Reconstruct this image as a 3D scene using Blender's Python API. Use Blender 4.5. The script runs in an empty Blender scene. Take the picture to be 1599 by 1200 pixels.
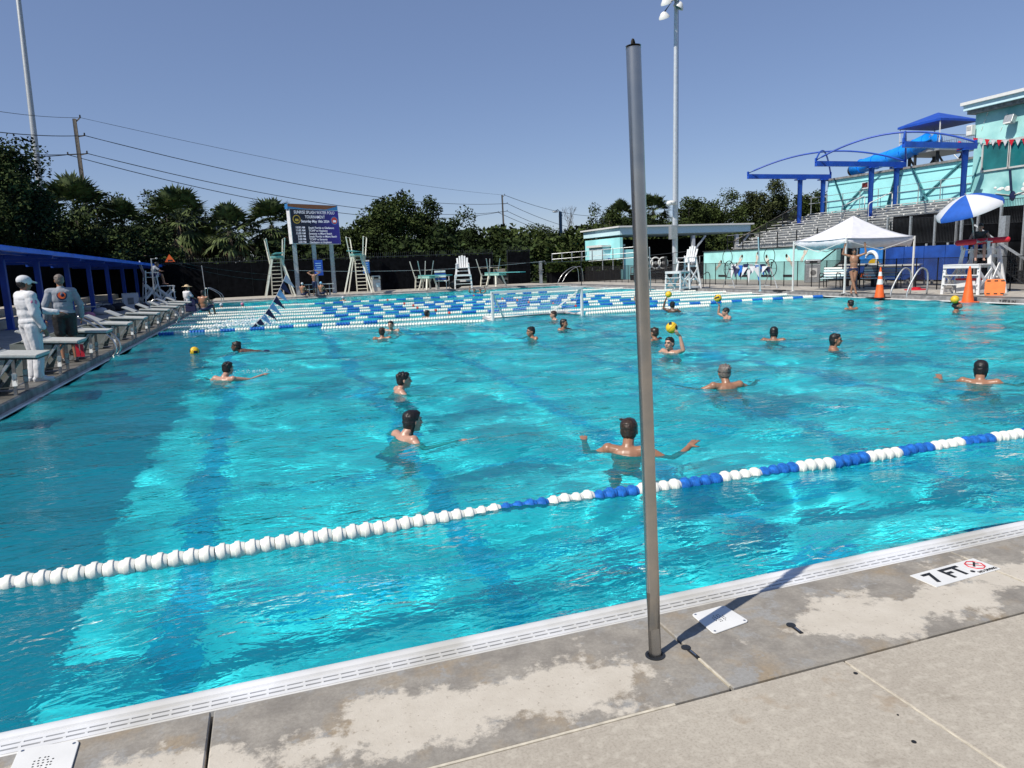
import bpy, math, random
import numpy as np
from mathutils import Matrix, Vector, Euler

sc = bpy.context.scene
col = sc.collection
R = math.radians
# ------------------------------------------------------------------ camera
FOC, CX, CY, EYE = 1112., 799.5, 600., 1.7          # focal length and centre in photo pixels, eye height in metres
HSLOPE, HORIZ, VPX = -.039, 414., 415.
_n = Vector((HSLOPE, -1, (HORIZ - CY) / FOC)).normalized()
_v = Vector((VPX - CX, HORIZ + HSLOPE * (VPX - CX) - CY, FOC)).normalized()
_x = _v.cross(_n)
def c2w(c):
    c = Vector(c)
    return Vector((_x.dot(c), _v.dot(c), _n.dot(c)))
cam = bpy.data.cameras.new('camera')
cam_o = bpy.data.objects.new('camera', cam)
col.objects.link(cam_o)
_r, _u, _b = c2w((1, 0, 0)), c2w((0, -1, 0)), c2w((0, 0, -1))
cam_o.matrix_world = Matrix(((_r.x, _u.x, _b.x, 0), (_r.y, _u.y, _b.y, 0), (_r.z, _u.z, _b.z, EYE), (0, 0, 0, 1)))
cam.sensor_width = 36
cam.lens = 36 * FOC / 1599
cam.clip_start = .05
cam.clip_end = 4000
sc.camera = cam_o
# ------------------------------------------------------------------ sky and sun
SUN_EL = R(48)
SUN_DIR = Vector((-.927 * math.cos(SUN_EL), -.375 * math.cos(SUN_EL), math.sin(SUN_EL)))
world = bpy.data.worlds.new('World')
sc.world = world
world.use_nodes = True
_nt = world.node_tree
_bg = _nt.nodes['Background']
_sky = _nt.nodes.new('ShaderNodeTexSky')
_sky.sky_type = 'NISHITA'
_sky.sun_disc = False
_sky.sun_elevation = SUN_EL
_sky.sun_rotation = math.atan2(SUN_DIR.x, SUN_DIR.y) % (2 * math.pi)
_sky.air_density = .9
_sky.dust_density = .0
_sky.ozone_density = 5.0
_mul = _nt.nodes.new('ShaderNodeMix'); _mul.data_type = 'RGBA'; _mul.blend_type = 'MULTIPLY'; _mul.inputs[0].default_value = 1
_mul.inputs[7].default_value = (1.07, .945, .92, 1)
_nt.links.new(_sky.outputs[0], _mul.inputs[6]); _hz = _nt.nodes.new('ShaderNodeMix'); _hz.data_type = 'RGBA'; _hz.inputs[0].default_value = .38; _hz.inputs[7].default_value = (1.80, 2.50, 4.55, 1)      # even morning haze
_nt.links.new(_mul.outputs[2], _hz.inputs[6]); _nt.links.new(_hz.outputs[2], _bg.inputs[0])
_bg.inputs[1].default_value = .10
sun = bpy.data.lights.new('sun', 'SUN')
sun.energy = 4.6
sun.angle = R(.5)
sun.color = (1, .94, .84)
sun_o = bpy.data.objects.new('sun', sun)
col.objects.link(sun_o)
sun_o.rotation_euler = SUN_DIR.to_track_quat('Z', 'Y').to_euler()
sun.cycles.is_caustics_light = True
sc.view_settings.view_transform = 'Standard'
sc.view_settings.look = 'None'
sc.view_settings.exposure = .2
sc.view_settings.gamma = 1
sc.render.engine = 'CYCLES'
sc.cycles.max_bounces = 8
sc.cycles.transparent_max_bounces = 16
sc.cycles.caustics_refractive = True
sc.cycles.caustics_reflective = False
sc.cycles.sample_clamp_indirect = 4

# ------------------------------------------------------------------ where a pixel of the photo lies in the place
def ray(px, py):
    return c2w((px - CX, py - CY, FOC))
def G(px, py, z=0.):
    d = ray(px, py); return Vector((0, 0, EYE)) + d * ((z - EYE) / d.z)
def AX(px, py, X):
    d = ray(px, py); return Vector((0, 0, EYE)) + d * (X / d.x)
def AY(px, py, Y):
    d = ray(px, py); return Vector((0, 0, EYE)) + d * (Y / d.y)
ZW = -.05            # water level
ZD = .10             # raised deck left, right and far
XL, XR, YN, YF = -3.45, 21.1, 3.09, 51.5

# ------------------------------------------------------------------ materials
def mat(name, c, rough=.6, metal=0., var=.12, scale=6., bump=0., c2=None, spec=.5, detail=4., coords='Object'):
    m = bpy.data.materials.new(name); m.use_nodes = True
    t = m.node_tree; p = t.nodes['Principled BSDF']
    p.inputs['Roughness'].default_value = rough
    p.inputs['Metallic'].default_value = metal
    p.inputs['Specular IOR Level'].default_value = spec
    tc = t.nodes.new('ShaderNodeTexCoord')
    no = t.nodes.new('ShaderNodeTexNoise'); no.inputs['Scale'].default_value = scale; no.inputs['Detail'].default_value = detail
    t.links.new(tc.outputs[coords], no.inputs['Vector'])
    ra = t.nodes.new('ShaderNodeValToRGB')
    a = [max(0, v * (1 - var)) for v in c]; b = list(c2) if c2 else [min(1, v * (1 + var)) for v in c]
    ra.color_ramp.elements[0].position = .35; ra.color_ramp.elements[1].position = .65
    ra.color_ramp.elements[0].color = (*a, 1); ra.color_ramp.elements[1].color = (*b, 1)
    t.links.new(no.outputs[0], ra.inputs[0]); t.links.new(ra.outputs[0], p.inputs['Base Color'])
    if bump:
        bu = t.nodes.new('ShaderNodeBump'); bu.inputs['Strength'].default_value = bump; bu.inputs['Distance'].default_value = .01
        t.links.new(no.outputs[0], bu.inputs['Height']); t.links.new(bu.outputs[0], p.inputs['Normal'])
    return m
M = {}
def mk(key, *a, **k):
    M[key] = mat(key, *a, **k); return M[key]
mk('white_plastic', (.70, .70, .68), .45, var=.04)
mk('rope_white', (.80, .79, .72), .4, var=.07, scale=30)
mk('rope_blue', (.018, .14, .50), .35, var=.25, scale=30)
mk('rope_red', (.55, .06, .04), .4)
mk('steel', (.55, .55, .54), .3, 1., var=.2, scale=9)
mk('galvanised', (.42, .44, .45), .5, .6, var=.15, scale=14)
mk('dark_metal', (.025, .027, .03), .45, .2)
mk('black', (.012, .012, .013), .6)
mk('blue_paint', (.012, .07, .42), .4, var=.15, scale=2)
mk('blue_roof', (.03, .18, .80), .4, var=.12, scale=1.2)
mk('aqua_paint', (.34, .76, .78), .7, var=.08, scale=.7, detail=8)
mk('aqua_wall', (.30, .70, .72), .8, var=.14, scale=1.6, detail=8, bump=.1)
mk('pale_blue_paint', (.55, .76, .82), .7, var=.05)
mk('aluminium', (.54, .54, .52), .5, .2, var=.15, scale=3, detail=6)
mk('cream_paint', (.72, .70, .60), .5, var=.06)
mk('teal_board', (.10, .36, .36), .6, var=.15, scale=10)
mk('concrete', (.40, .37, .32), .9, var=.2, scale=3.5, bump=.15, detail=9)
mk('grey_concrete', (.20, .20, .20), .9, var=.3, scale=5, bump=.15, detail=9)
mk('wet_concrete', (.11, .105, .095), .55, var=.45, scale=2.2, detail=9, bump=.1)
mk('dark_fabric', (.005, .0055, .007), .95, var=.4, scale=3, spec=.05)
mk('navy_fabric', (.012, .016, .07), .8)
mk('light_blue_fabric', (.28, .55, .80), .8)
mk('tent_fabric', (.66, .66, .70), .85, var=.05, scale=5)
mk('white_fabric', (.57, .58, .61), .8, var=.03, scale=3)
mk('grey_fabric', (.27, .29, .33), .85, var=.1)
mk('banner_blue', (.01, .06, .30), .6, var=.25, scale=2, bump=.3)
mk('orange', (.85, .13, .02), .5, var=.1)
mk('orange_board', (.85, .20, .04), .45, var=.08)
mk('red', (.55, .015, .03), .45)
mk('yellow_ball', (.75, .47, .02), .5, var=.08, scale=40)
mk('green_sign', (.0, .25, .16), .5)
mk('teal_bin', (.02, .35, .20), .5)
mk('bag_pink', (.55, .20, .32), .8, var=.3, scale=20)
mk('bag_dark', (.02, .02, .03), .8)
mk('straw', (.55, .42, .25), .8)
mk('wood', (.17, .15, .13), .85, var=.3, scale=12)
mk('bark', (.09, .075, .06), .95, var=.35, scale=8, bump=.4)
mk('slide_blue', (.01, .26, .85), .3, var=.12, scale=1)
mk('window_glass', (.015, .14, .15), .08, var=.25, scale=1)
mk('eye', (.02, .015, .012), .3)
mk('lip', (.35, .12, .10), .5)
mk('hair_black', (.008, .006, .006), .5, var=.5, scale=60)
mk('hair_brown', (.030, .017, .010), .4, var=.5, scale=60)
mk('hair_grey', (.14, .115, .10), .5, var=.4, scale=60)
mk('skin_light', (.44, .25, .18), .38, var=.07, scale=12)
mk('skin_tan', (.30, .15, .09), .38, var=.08, scale=12)
mk('skin_brown', (.23, .115, .07), .45, var=.1, scale=12)
mk('skin_dark', (.10, .05, .032), .42, var=.12, scale=12)
mk('swim_navy', (.01, .015, .06), .5)

# ------------------------------------------------------------------ mesh helpers
def tag(o, label=None, cat=None, group=None, kind=None):
    if label: o['label'] = label
    if cat: o['category'] = cat
    if group: o['group'] = group
    if kind: o['kind'] = kind
    return o
def thing(name, label, cat, loc=(0, 0, 0), rz=0., group=None):
    o = bpy.data.objects.new(name, None); o.empty_display_size = .2
    col.objects.link(o); o.location = loc; o.rotation_euler = (0, 0, rz)
    return tag(o, label, cat, group)
def basis(d):
    d = Vector(d).normalized()
    a = Vector((0, 0, 1)) if abs(d.z) < .95 else Vector((0, 1, 0))
    s = d.cross(a).normalized(); return s, s.cross(d).normalized(), d
class MB:
    def __init__(s): s.v, s.f = [], []
    def add(s, vs, fs):
        k = len(s.v); s.v += [tuple(p) for p in vs]; s.f += [tuple(i + k for i in f) for f in fs]; return s
    def box(s, c, d, rz=0., rx=0., ry=0.):
        m = Matrix.Rotation(rz, 3, 'Z') @ Matrix.Rotation(ry, 3, 'Y') @ Matrix.Rotation(rx, 3, 'X'); c = Vector(c)
        vs = [c + m @ Vector((x * d[0] / 2, y * d[1] / 2, z * d[2] / 2)) for x in (-1, 1) for y in (-1, 1) for z in (-1, 1)]
        return s.add(vs, [(0, 1, 3, 2), (4, 6, 7, 5), (0, 4, 5, 1), (2, 3, 7, 6), (0, 2, 6, 4), (1, 5, 7, 3)])
    def bar(s, a, b, w, h=None, up=None):
        a, b = Vector(a), Vector(b); h = h or w; d = (b - a).normalized()
        if up is None: x, y, d = basis(d)
        else:
            x = d.cross(Vector(up)).normalized(); y = x.cross(d)
        q = [x * (sx * w / 2) + y * (sy * h / 2) for sx, sy in ((-1, -1), (1, -1), (1, 1), (-1, 1))]
        return s.add([a + o for o in q] + [b + o for o in q], [(3, 2, 1, 0), (4, 5, 6, 7), (0, 1, 5, 4), (1, 2, 6, 5), (2, 3, 7, 6), (3, 0, 4, 7)])
    def tube(s, pts, r, n=8, cap=True):
        pts = [Vector(p) for p in pts]; rs = r if isinstance(r, (list, tuple)) else [r] * len(pts)
        vs, fs = [], []; x = None
        for i, p in enumerate(pts):
            d = (pts[min(i + 1, len(pts) - 1)] - pts[max(i - 1, 0)]).normalized()
            if x is None: x, y, _ = basis(d)
            else:
                x = (x - d * x.dot(d)).normalized(); y = d.cross(x)
            for k in range(n):
                t = 2 * math.pi * k / n; vs.append(p + (x * math.cos(t) + y * math.sin(t)) * rs[i])
        for i in range(len(pts) - 1):
            for k in range(n):
                a, b = i * n + k, i * n + (k + 1) % n; fs.append((a, b, b + n, a + n))
        if cap:
            fs.append(tuple(reversed(range(n)))); fs.append(tuple((len(pts) - 1) * n + k for k in range(n)))
        return s.add(vs, fs)
    def lathe(s, prof, o=(0, 0, 0), axis=(0, 0, 1), n=16):
        x, y, d = basis(axis); o = Vector(o); vs, fs = [], []
        for r, h in prof:
            for k in range(n):
                t = 2 * math.pi * k / n; vs.append(o + d * h + (x * math.cos(t) + y * math.sin(t)) * max(r, 1e-4))
        for i in range(len(prof) - 1):
            for k in range(n):
                a, b = i * n + k, i * n + (k + 1) % n; fs.append((a, b, b + n, a + n))
        fs.append(tuple(reversed(range(n)))); fs.append(tuple((len(prof) - 1) * n + k for k in range(n)))
        return s.add(vs, fs)
    def ell(s, c, r, n=12, m=8, rot=None):
        c = Vector(c); r = r if isinstance(r, (tuple, list)) else (r, r, r); vs, fs = [], []
        for i in range(m + 1):
            ph = math.pi * i / m
            for k in range(n):
                t = 2 * math.pi * k / n
                q = Vector((r[0] * math.sin(ph) * math.cos(t), r[1] * math.sin(ph) * math.sin(t), -r[2] * math.cos(ph)))
                if i in (0, m): q = Vector((1e-4 * math.cos(t), 1e-4 * math.sin(t), q.z))
                vs.append(c + (rot @ q if rot else q))
        for i in range(m):
            for k in range(n):
                a, b = i * n + k, i * n + (k + 1) % n; fs.append((a, b, b + n, a + n))
        fs.append(tuple(reversed(range(n)))); fs.append(tuple(m * n + k for k in range(n)))
        return s.add(vs, fs)
    def cap(s, a, b, ra, rb, n=10):
        a, b = Vector(a), Vector(b); d = b - a; L = d.length
        if L < 1e-6: return s.ell(a, ra)
        pr = [(ra * math.sin(t), -ra * math.cos(t)) for t in (.05, .5, 1.0, 1.4)] + [(rb * math.cos(t), L + rb * math.sin(t)) for t in (.17, .57, 1.07, 1.52)]
        return s.lathe(pr, a, d, n)
    def prism(s, poly, z0, z1):
        n = len(poly); vs = [(x, y, z0) for x, y in poly] + [(x, y, z1) for x, y in poly]
        return s.add(vs, [tuple(reversed(range(n))), tuple(range(n, 2 * n))] + [(i, (i + 1) % n, n + (i + 1) % n, n + i) for i in range(n)])
    def slab(s, pts, th, nrm=None):
        """a flat polygon in space with thickness"""
        pts = [Vector(p) for p in pts]; nn = Vector(nrm) if nrm else (pts[1] - pts[0]).cross(pts[2] - pts[0]); nn = nn.normalized() * th; n = len(pts)
        return s.add(pts + [p + nn for p in pts], [tuple(reversed(range(n))), tuple(range(n, 2 * n))] + [(i, (i + 1) % n, n + (i + 1) % n, n + i) for i in range(n)])
    def quad(s, a, b, c, d): return s.add([a, b, c, d], [(0, 1, 2, 3)])
    def build(s, name, m, parent=None, smooth=False, world=False, kind=None, bevel=0.):
        me = bpy.data.meshes.new(name)
        vs = s.v
        if parent is not None and world:
            iv = Matrix.LocRotScale(parent.location, parent.rotation_euler, None).inverted(); vs = [tuple(iv @ Vector(p)) for p in vs]
        me.from_pydata(vs, [], s.f); me.materials.append(M[m] if isinstance(m, str) else m)
        if smooth is True: me.shade_smooth()
        elif smooth: 
            me.shade_smooth()
            try: me.set_sharp_from_angle(angle=R(smooth))
            except Exception: pass
        o = bpy.data.objects.new(name, me); col.objects.link(o)
        if parent is not None: o.parent = parent
        if kind: o['kind'] = kind
        if bevel:
            b = o.modifiers.new('bevel', 'BEVEL'); b.width = bevel; b.segments = 2; b.limit_method = 'ANGLE'
        return o
def one(mb, name, m, label, cat, group=None, smooth=False, loc=None, bevel=0.):
    """a thing that is one mesh, its origin at loc"""
    if loc is not None:
        mb.v = [(x - loc[0], y - loc[1], z - loc[2]) for x, y, z in mb.v]
    o = mb.build(name, m, None, smooth, bevel=bevel)
    if loc is not None: o.location = loc
    return tag(o, label, cat, group)
def text(name, body, size, m, parent, loc, rot, align='CENTER', ext=.002, world=True, sx=1., bold=0.):
    """lettering as real mesh"""
    cu = bpy.data.curves.new(name, 'FONT'); cu.body = body; cu.size = size; cu.extrude = ext; cu.resolution_u = 4
    cu.align_x = align; cu.align_y = 'CENTER'; cu.offset = bold
    tmp = bpy.data.objects.new('tmp', cu); me = bpy.data.meshes.new_from_object(tmp); bpy.data.objects.remove(tmp); bpy.data.curves.remove(cu)
    me.name = name; me.materials.clear(); me.materials.append(M[m]); me.transform(Matrix.Diagonal((sx, 1, 1, 1)))
    o = bpy.data.objects.new(name, me); col.objects.link(o)
    r = rot if isinstance(rot, Euler) else Euler(rot)
    if parent is not None:
        o.parent = parent
        if world:
            o.matrix_local = Matrix.LocRotScale(parent.location, parent.rotation_euler, None).inverted() @ Matrix.LocRotScale(Vector(loc), r, None); return o
    o.location = loc; o.rotation_euler = r
    return o
def copy_tree(o, parent=None):
    c = o.copy(); col.objects.link(c)
    if parent is not None: c.parent = parent
    for ch in [q for q in o.children]: copy_tree(ch, c)
    return c
def struct(mb, name, m, smooth=False): return mb.build(name, m, None, smooth, kind='structure')
def facing_rot(nx, ny):
    """rotation that stands lettering upright, its face towards (nx, ny)"""
    return Euler((R(90), 0, math.atan2(ny, nx) + R(90)))
# ================================================================== the setting: ground, deck, pool, water
XS, XE, YE = -3.56, 21.4, 51.8         # step faces of the raised deck: left, right, far
mk('earth', (.06, .075, .035), .95, var=.4, scale=.6, detail=8)
g = MB()
BIG = 1500
for a, b, c, d in ((-BIG, -BIG, BIG, 1.5), (-BIG, 53.5, BIG, BIG), (-BIG, 1.5, -5, 53.5), (23, 1.5, BIG, 53.5)):
    g.quad((a, b, -.06), (c, b, -.06), (c, d, -.06), (a, d, -.06))
struct(g, 'ground', 'earth')
# --- deck material: weathered concrete, and the stained strip beside the gutter
def deck_mat():
    m = bpy.data.materials.new('stained_deck'); m.use_nodes = True; t = m.node_tree; p = t.nodes['Principled BSDF']; N = t.nodes.new; L = t.links.new
    tc = N('ShaderNodeTexCoord'); sp = N('ShaderNodeSeparateXYZ'); L(tc.outputs['Object'], sp.inputs[0])
    def noise(s, d=6., rough=.6, vec=None):
        n = N('ShaderNodeTexNoise'); n.inputs['Scale'].default_value = s; n.inputs['Detail'].default_value = d; n.inputs['Roughness'].default_value = rough
        L(vec or tc.outputs['Object'], n.inputs['Vector']); return n.outputs[0]
    def math_(op, a, b=None):
        n = N('ShaderNodeMath'); n.operation = op
        for i, q in enumerate((a, b)):
            if q is None: continue
            if isinstance(q, (int, float)): n.inputs[i].default_value = q
            else: L(q, n.inputs[i])
        return n.outputs[0]
    def step(v, lo, hi):
        n = N('ShaderNodeMapRange'); n.inputs['From Min'].default_value = lo; n.inputs['From Max'].default_value = hi; L(v, n.inputs[0]); return n.outputs[0]
    def mix(f, a, b):
        n = N('ShaderNodeMix'); n.data_type = 'RGBA'
        if isinstance(f, (int, float)): n.inputs[0].default_value = f
        else: L(f, n.inputs[0])
        for i, q in ((6, a), (7, b)):
            if isinstance(q, tuple): n.inputs[i].default_value = (*q, 1)
            else: L(q, n.inputs[i])
        return n.outputs[2]
    big = noise(2.2, 3); mid = noise(7., 8, .65); fine = noise(60., 5, .7); sm = noise(18., 8, .7)
    wet = mix(step(mid, .35, .65), (.220, .203, .178), (.335, .31, .268))
    wet = mix(step(noise(3.1, 5, .6), .52, .66), wet, (.31, .25, .175))
    wet = mix(step(noise(4.3, 8, .7), .53, .6), wet, (.30, .295, .28))
    wet = mix(math_('MULTIPLY', step(fine, .4, .7), .35), wet, (.13, .11, .09))
    # bare pale coating: a band along the middle of the strip with a torn edge
    dy = math_('ABSOLUTE', math_('SUBTRACT', sp.outputs[1], 2.47))
    v = math_('ADD', math_('MULTIPLY', math_('SUBTRACT', big, .5), 1.5), math_('MULTIPLY', math_('SUBTRACT', sm, .5), .75))
    v = math_('SUBTRACT', math_('ADD', v, math_('SUBTRACT', math_('ADD', .24, math_('MULTIPLY', sp.outputs[0], .01)), math_('DIVIDE', .55, math_('ADD', 1., math_('POWER', math_('ABSOLUTE', math_('MULTIPLY', math_('SUBTRACT', sp.outputs[0], 1.88), 2.9)), 4.))))), math_('MULTIPLY', dy, 1.55))
    mask = step(v, -.055, .06)
    dry = mix(step(mid, .3, .7), (.47, .425, .355), (.55, .505, .43))
    dry = mix(math_('MULTIPLY', step(noise(46., 4, .75), .60, .66), .75), dry, (.27, .23, .185))
    c = mix(mask, wet, dry)
    L(c, p.inputs['Base Color']); p.inputs['Roughness'].default_value = .85; p.inputs['Specular IOR Level'].default_value = .3
    bu = N('ShaderNodeBump'); bu.inputs['Strength'].default_value = .35; bu.inputs['Distance'].default_value = .004
    L(math_('ADD', math_('MULTIPLY', mask, .5), fine), bu.inputs['Height']); L(bu.outputs[0], p.inputs['Normal'])
    return m
M['stained_deck'] = deck_mat()
def inner_deck_mat():
    m = bpy.data.materials.new('weathered_concrete'); m.use_nodes = True; t = m.node_tree; p = t.nodes['Principled BSDF']; N = t.nodes.new; L = t.links.new
    tc = N('ShaderNodeTexCoord')
    prev = None
    for s, d, lo, hi, ca in ((1.6, 6, .35, .65, (.36, .32, .265)), (9., 8, .54, .66, (.46, .415, .345)), (4., 8, .58, .7, (.27, .235, .19)), (95., 4, .46, .7, (.27, .24, .195)), (23., 8, .5, .68, (.50, .46, .385)), (2.7, 4, .62, .72, (.31, .235, .16))):
        n = N('ShaderNodeTexNoise'); n.inputs['Scale'].default_value = s; n.inputs['Detail'].default_value = d; n.inputs['Roughness'].default_value = .65
        L(tc.outputs['Object'], n.inputs['Vector'])
        r = N('ShaderNodeMapRange'); r.inputs['From Min'].default_value = lo; r.inputs['From Max'].default_value = hi; r.inputs['To Max'].default_value = .75; L(n.outputs[0], r.inputs[0])
        x = N('ShaderNodeMix'); x.data_type = 'RGBA'; L(r.outputs[0], x.inputs[0])
        if prev is None: x.inputs[6].default_value = (.43, .39, .325, 1)
        else: L(prev, x.inputs[6])
        x.inputs[7].default_value = (*ca, 1); prev = x.outputs[2]; last = n.outputs[0]
    L(prev, p.inputs['Base Color']); p.inputs['Roughness'].default_value = .9; p.inputs['Specular IOR Level'].default_value = .25
    bu = N('ShaderNodeBump'); bu.inputs['Strength'].default_value = .25; bu.inputs['Distance'].default_value = .003; L(last, bu.inputs['Height']); L(bu.outputs[0], p.inputs['Normal'])
    return m
M['weathered'] = inner_deck_mat()
mk('caulk', (.55, .50, .40), .8, var=.2, scale=20)
mk('rusty_gap', (.035, .028, .022), .9, var=.5, scale=25)
mk('gutter_white', (.58, .57, .53), .35, scale=2.2, detail=9, c2=(.74, .75, .76))
d = MB(); jx = [-8.2, -6.2, -4.25, -2.3, -.355, 1.615, 3.53, 5.5, 7.45, 9.4, 11.3, 13.2, 16, 19, 24, 30]
for a, b in zip(jx[:-1], jx[1:]):
    d.box(((a + b) / 2, (2.205 + 2.845) / 2, -.1), (b - a - .012, 2.845 - 2.205, .2))
struct(d, 'deck_strip', 'stained_deck').modifiers.new('bevel', 'BEVEL').width = .005
d = MB(); jx2 = [-12, -7.0, -3.9, -.87, 2.16, 5.2, 8.2, 11.2, 16, 30]
for a, b in zip(jx2[:-1], jx2[1:]):
    for y0, y1 in ((2.19, -.9), (-.912, -4), (-4.012, -9)):
        d.box(((a + b) / 2, (y0 + y1) / 2, -.1), (b - a - .007, y0 - y1, .2))
struct(d, 'pool_deck', 'weathered').modifiers.new('bevel', 'BEVEL').width = .004
d = MB(); d.box((9, 2.5, -.17), (42, .9, .2)); d.box((9, 0, -.14), (42, 5, .2)); struct(d, 'deck_base', 'rusty_gap')
d = MB(); d.box((-.75, 2.1975, -.008), (4.2, .011, .016)); d.box((1.618, 2.34, -.008), (.009, .24, .013)); d.box((2.16, 1.2, -.006), (.006, 1.9, .01)); d.box((3.532, 2.5, -.006), (.009, .5, .012))
struct(d, 'joint_sealant', 'caulk')
# raised deck left, right and far, the step face in dark wet concrete
d = MB()
d.box(((XS - 60) / 2, 24, ZD - .15), (60 + XS, 60, .3)); d.box(((XE + 33) / 2, 29, ZD - .15), (33 - XE, 52, .3)); d.box((8.9, (YE + 58) / 2, ZD - .15), (25.2, 58 - YE, .3))
struct(d, 'raised_deck', 'concrete')
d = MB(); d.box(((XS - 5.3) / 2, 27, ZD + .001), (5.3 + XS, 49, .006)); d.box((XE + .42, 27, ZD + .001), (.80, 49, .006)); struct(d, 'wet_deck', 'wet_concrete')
d = MB(); d.box((65.5, 30, ZD - .2), (65, 70, .3)); struct(d, 'walkway', 'grey_concrete')
d = MB()
d.box((XS - .10, 27.3, ZD - .137), (.24, 49, .28)); d.box((XE + .10, 27.3, ZD - .137), (.24, 49, .28)); d.box((8.9, YE + .1, ZD - .133), (25, .24, .27))
struct(d, 'deck_edge', 'grey_concrete').modifiers.new('bevel', 'BEVEL').width = .02
d = MB()
d.box(((XS + XL) / 2, 27.3, -.12), (XL - XS, 48.4, .2)); d.box(((XE + XR) / 2, 27.3, -.12), (XE - XR, 48.4, .2)); d.box((8.9, (YE + YF) / 2, -.12), (24.6, YE - YF, .2))
struct(d, 'gutter_ledge', 'gutter_white').modifiers.new('bevel', 'BEVEL').width = .015
# near gutter: rounded white nosing and a slotted grating over the dark channel
prof = [(3.092, -.30), (3.092, -.062), (3.084, -.042), (3.066, -.032), (3.035, -.030), (3.022, -.034), (3.016, -.046), (3.010, -.052), (3.006, -.046), (3.003, -.040), (2.925, -.040), (2.918, -.046), (2.918, -.30)]
vs, fs = [], []
for X in (-9, 24): vs += [(X, y, z) for y, z in prof]
k = len(prof)
for i in range(k - 1):
    if i == 9: continue
    fs.append((i, i + 1, i + 1 + k, i + k))
gut = MB().add(vs, fs); struct(gut, 'pool_gutter', 'gutter_white', smooth=40)
gr = MB()
for y, w in ((2.996, .020), (2.966, .021), (2.934, .022)): gr.box((7.5, y, -.047), (33, w, .014))
for i in range(440): gr.box((-9 + i * .075, 2.965, -.0475), (.010, .076, .012))
struct(gr, 'gutter_grating', 'gutter_white')
d = MB(); d.box((7.5, 2.94, -.13), (33, .18, .06)); struct(d, 'gutter_channel', 'rusty_gap')
# pool basin
def basin_mat():
    m = mat('pool_plaster', (.84, .95, .95), .9, var=.05, scale=1.5, spec=.2); return m
M['plaster'] = basin_mat()
mk('tile_blue', (.12, .44, .70), .6, var=.15, scale=3)
ZB = -2.25
b = MB(); b.quad((XL, YN, ZB), (XR, YN, ZB), (XR, YF, ZB), (XL, YF, ZB)); struct(b, 'pool_floor', 'plaster')
b = MB()
b.quad((XL, YN, ZB), (XL, YF, ZB), (XL, YF, -.03), (XL, YN, -.03)); b.quad((XR, YN, ZB), (XR, YF, ZB), (XR, YF, -.03), (XR, YN, -.03))
b.quad((XL, YF, ZB), (XR, YF, ZB), (XR, YF, -.03), (XL, YF, -.03)); b.quad((XL, YN + .003, ZB), (XR, YN + .003, ZB), (XR, YN + .003, -.07), (XL, YN + .003, -.07))
struct(b, 'pool_wall', 'plaster')
b = MB()
for i in range(9):
    X = -.85 + i * 2.5
    b.box((X, 27, ZB + .006), (.28, 44, .008)); b.box((X, 4.7, ZB + .008), (1.1, .25, .008))
for i in range(18):
    Y = 5.9 + i * 2.4
    b.box((9, Y, ZB + .004), (20, .20, .006))
struct(b, 'lane_marking', 'tile_blue')
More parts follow.
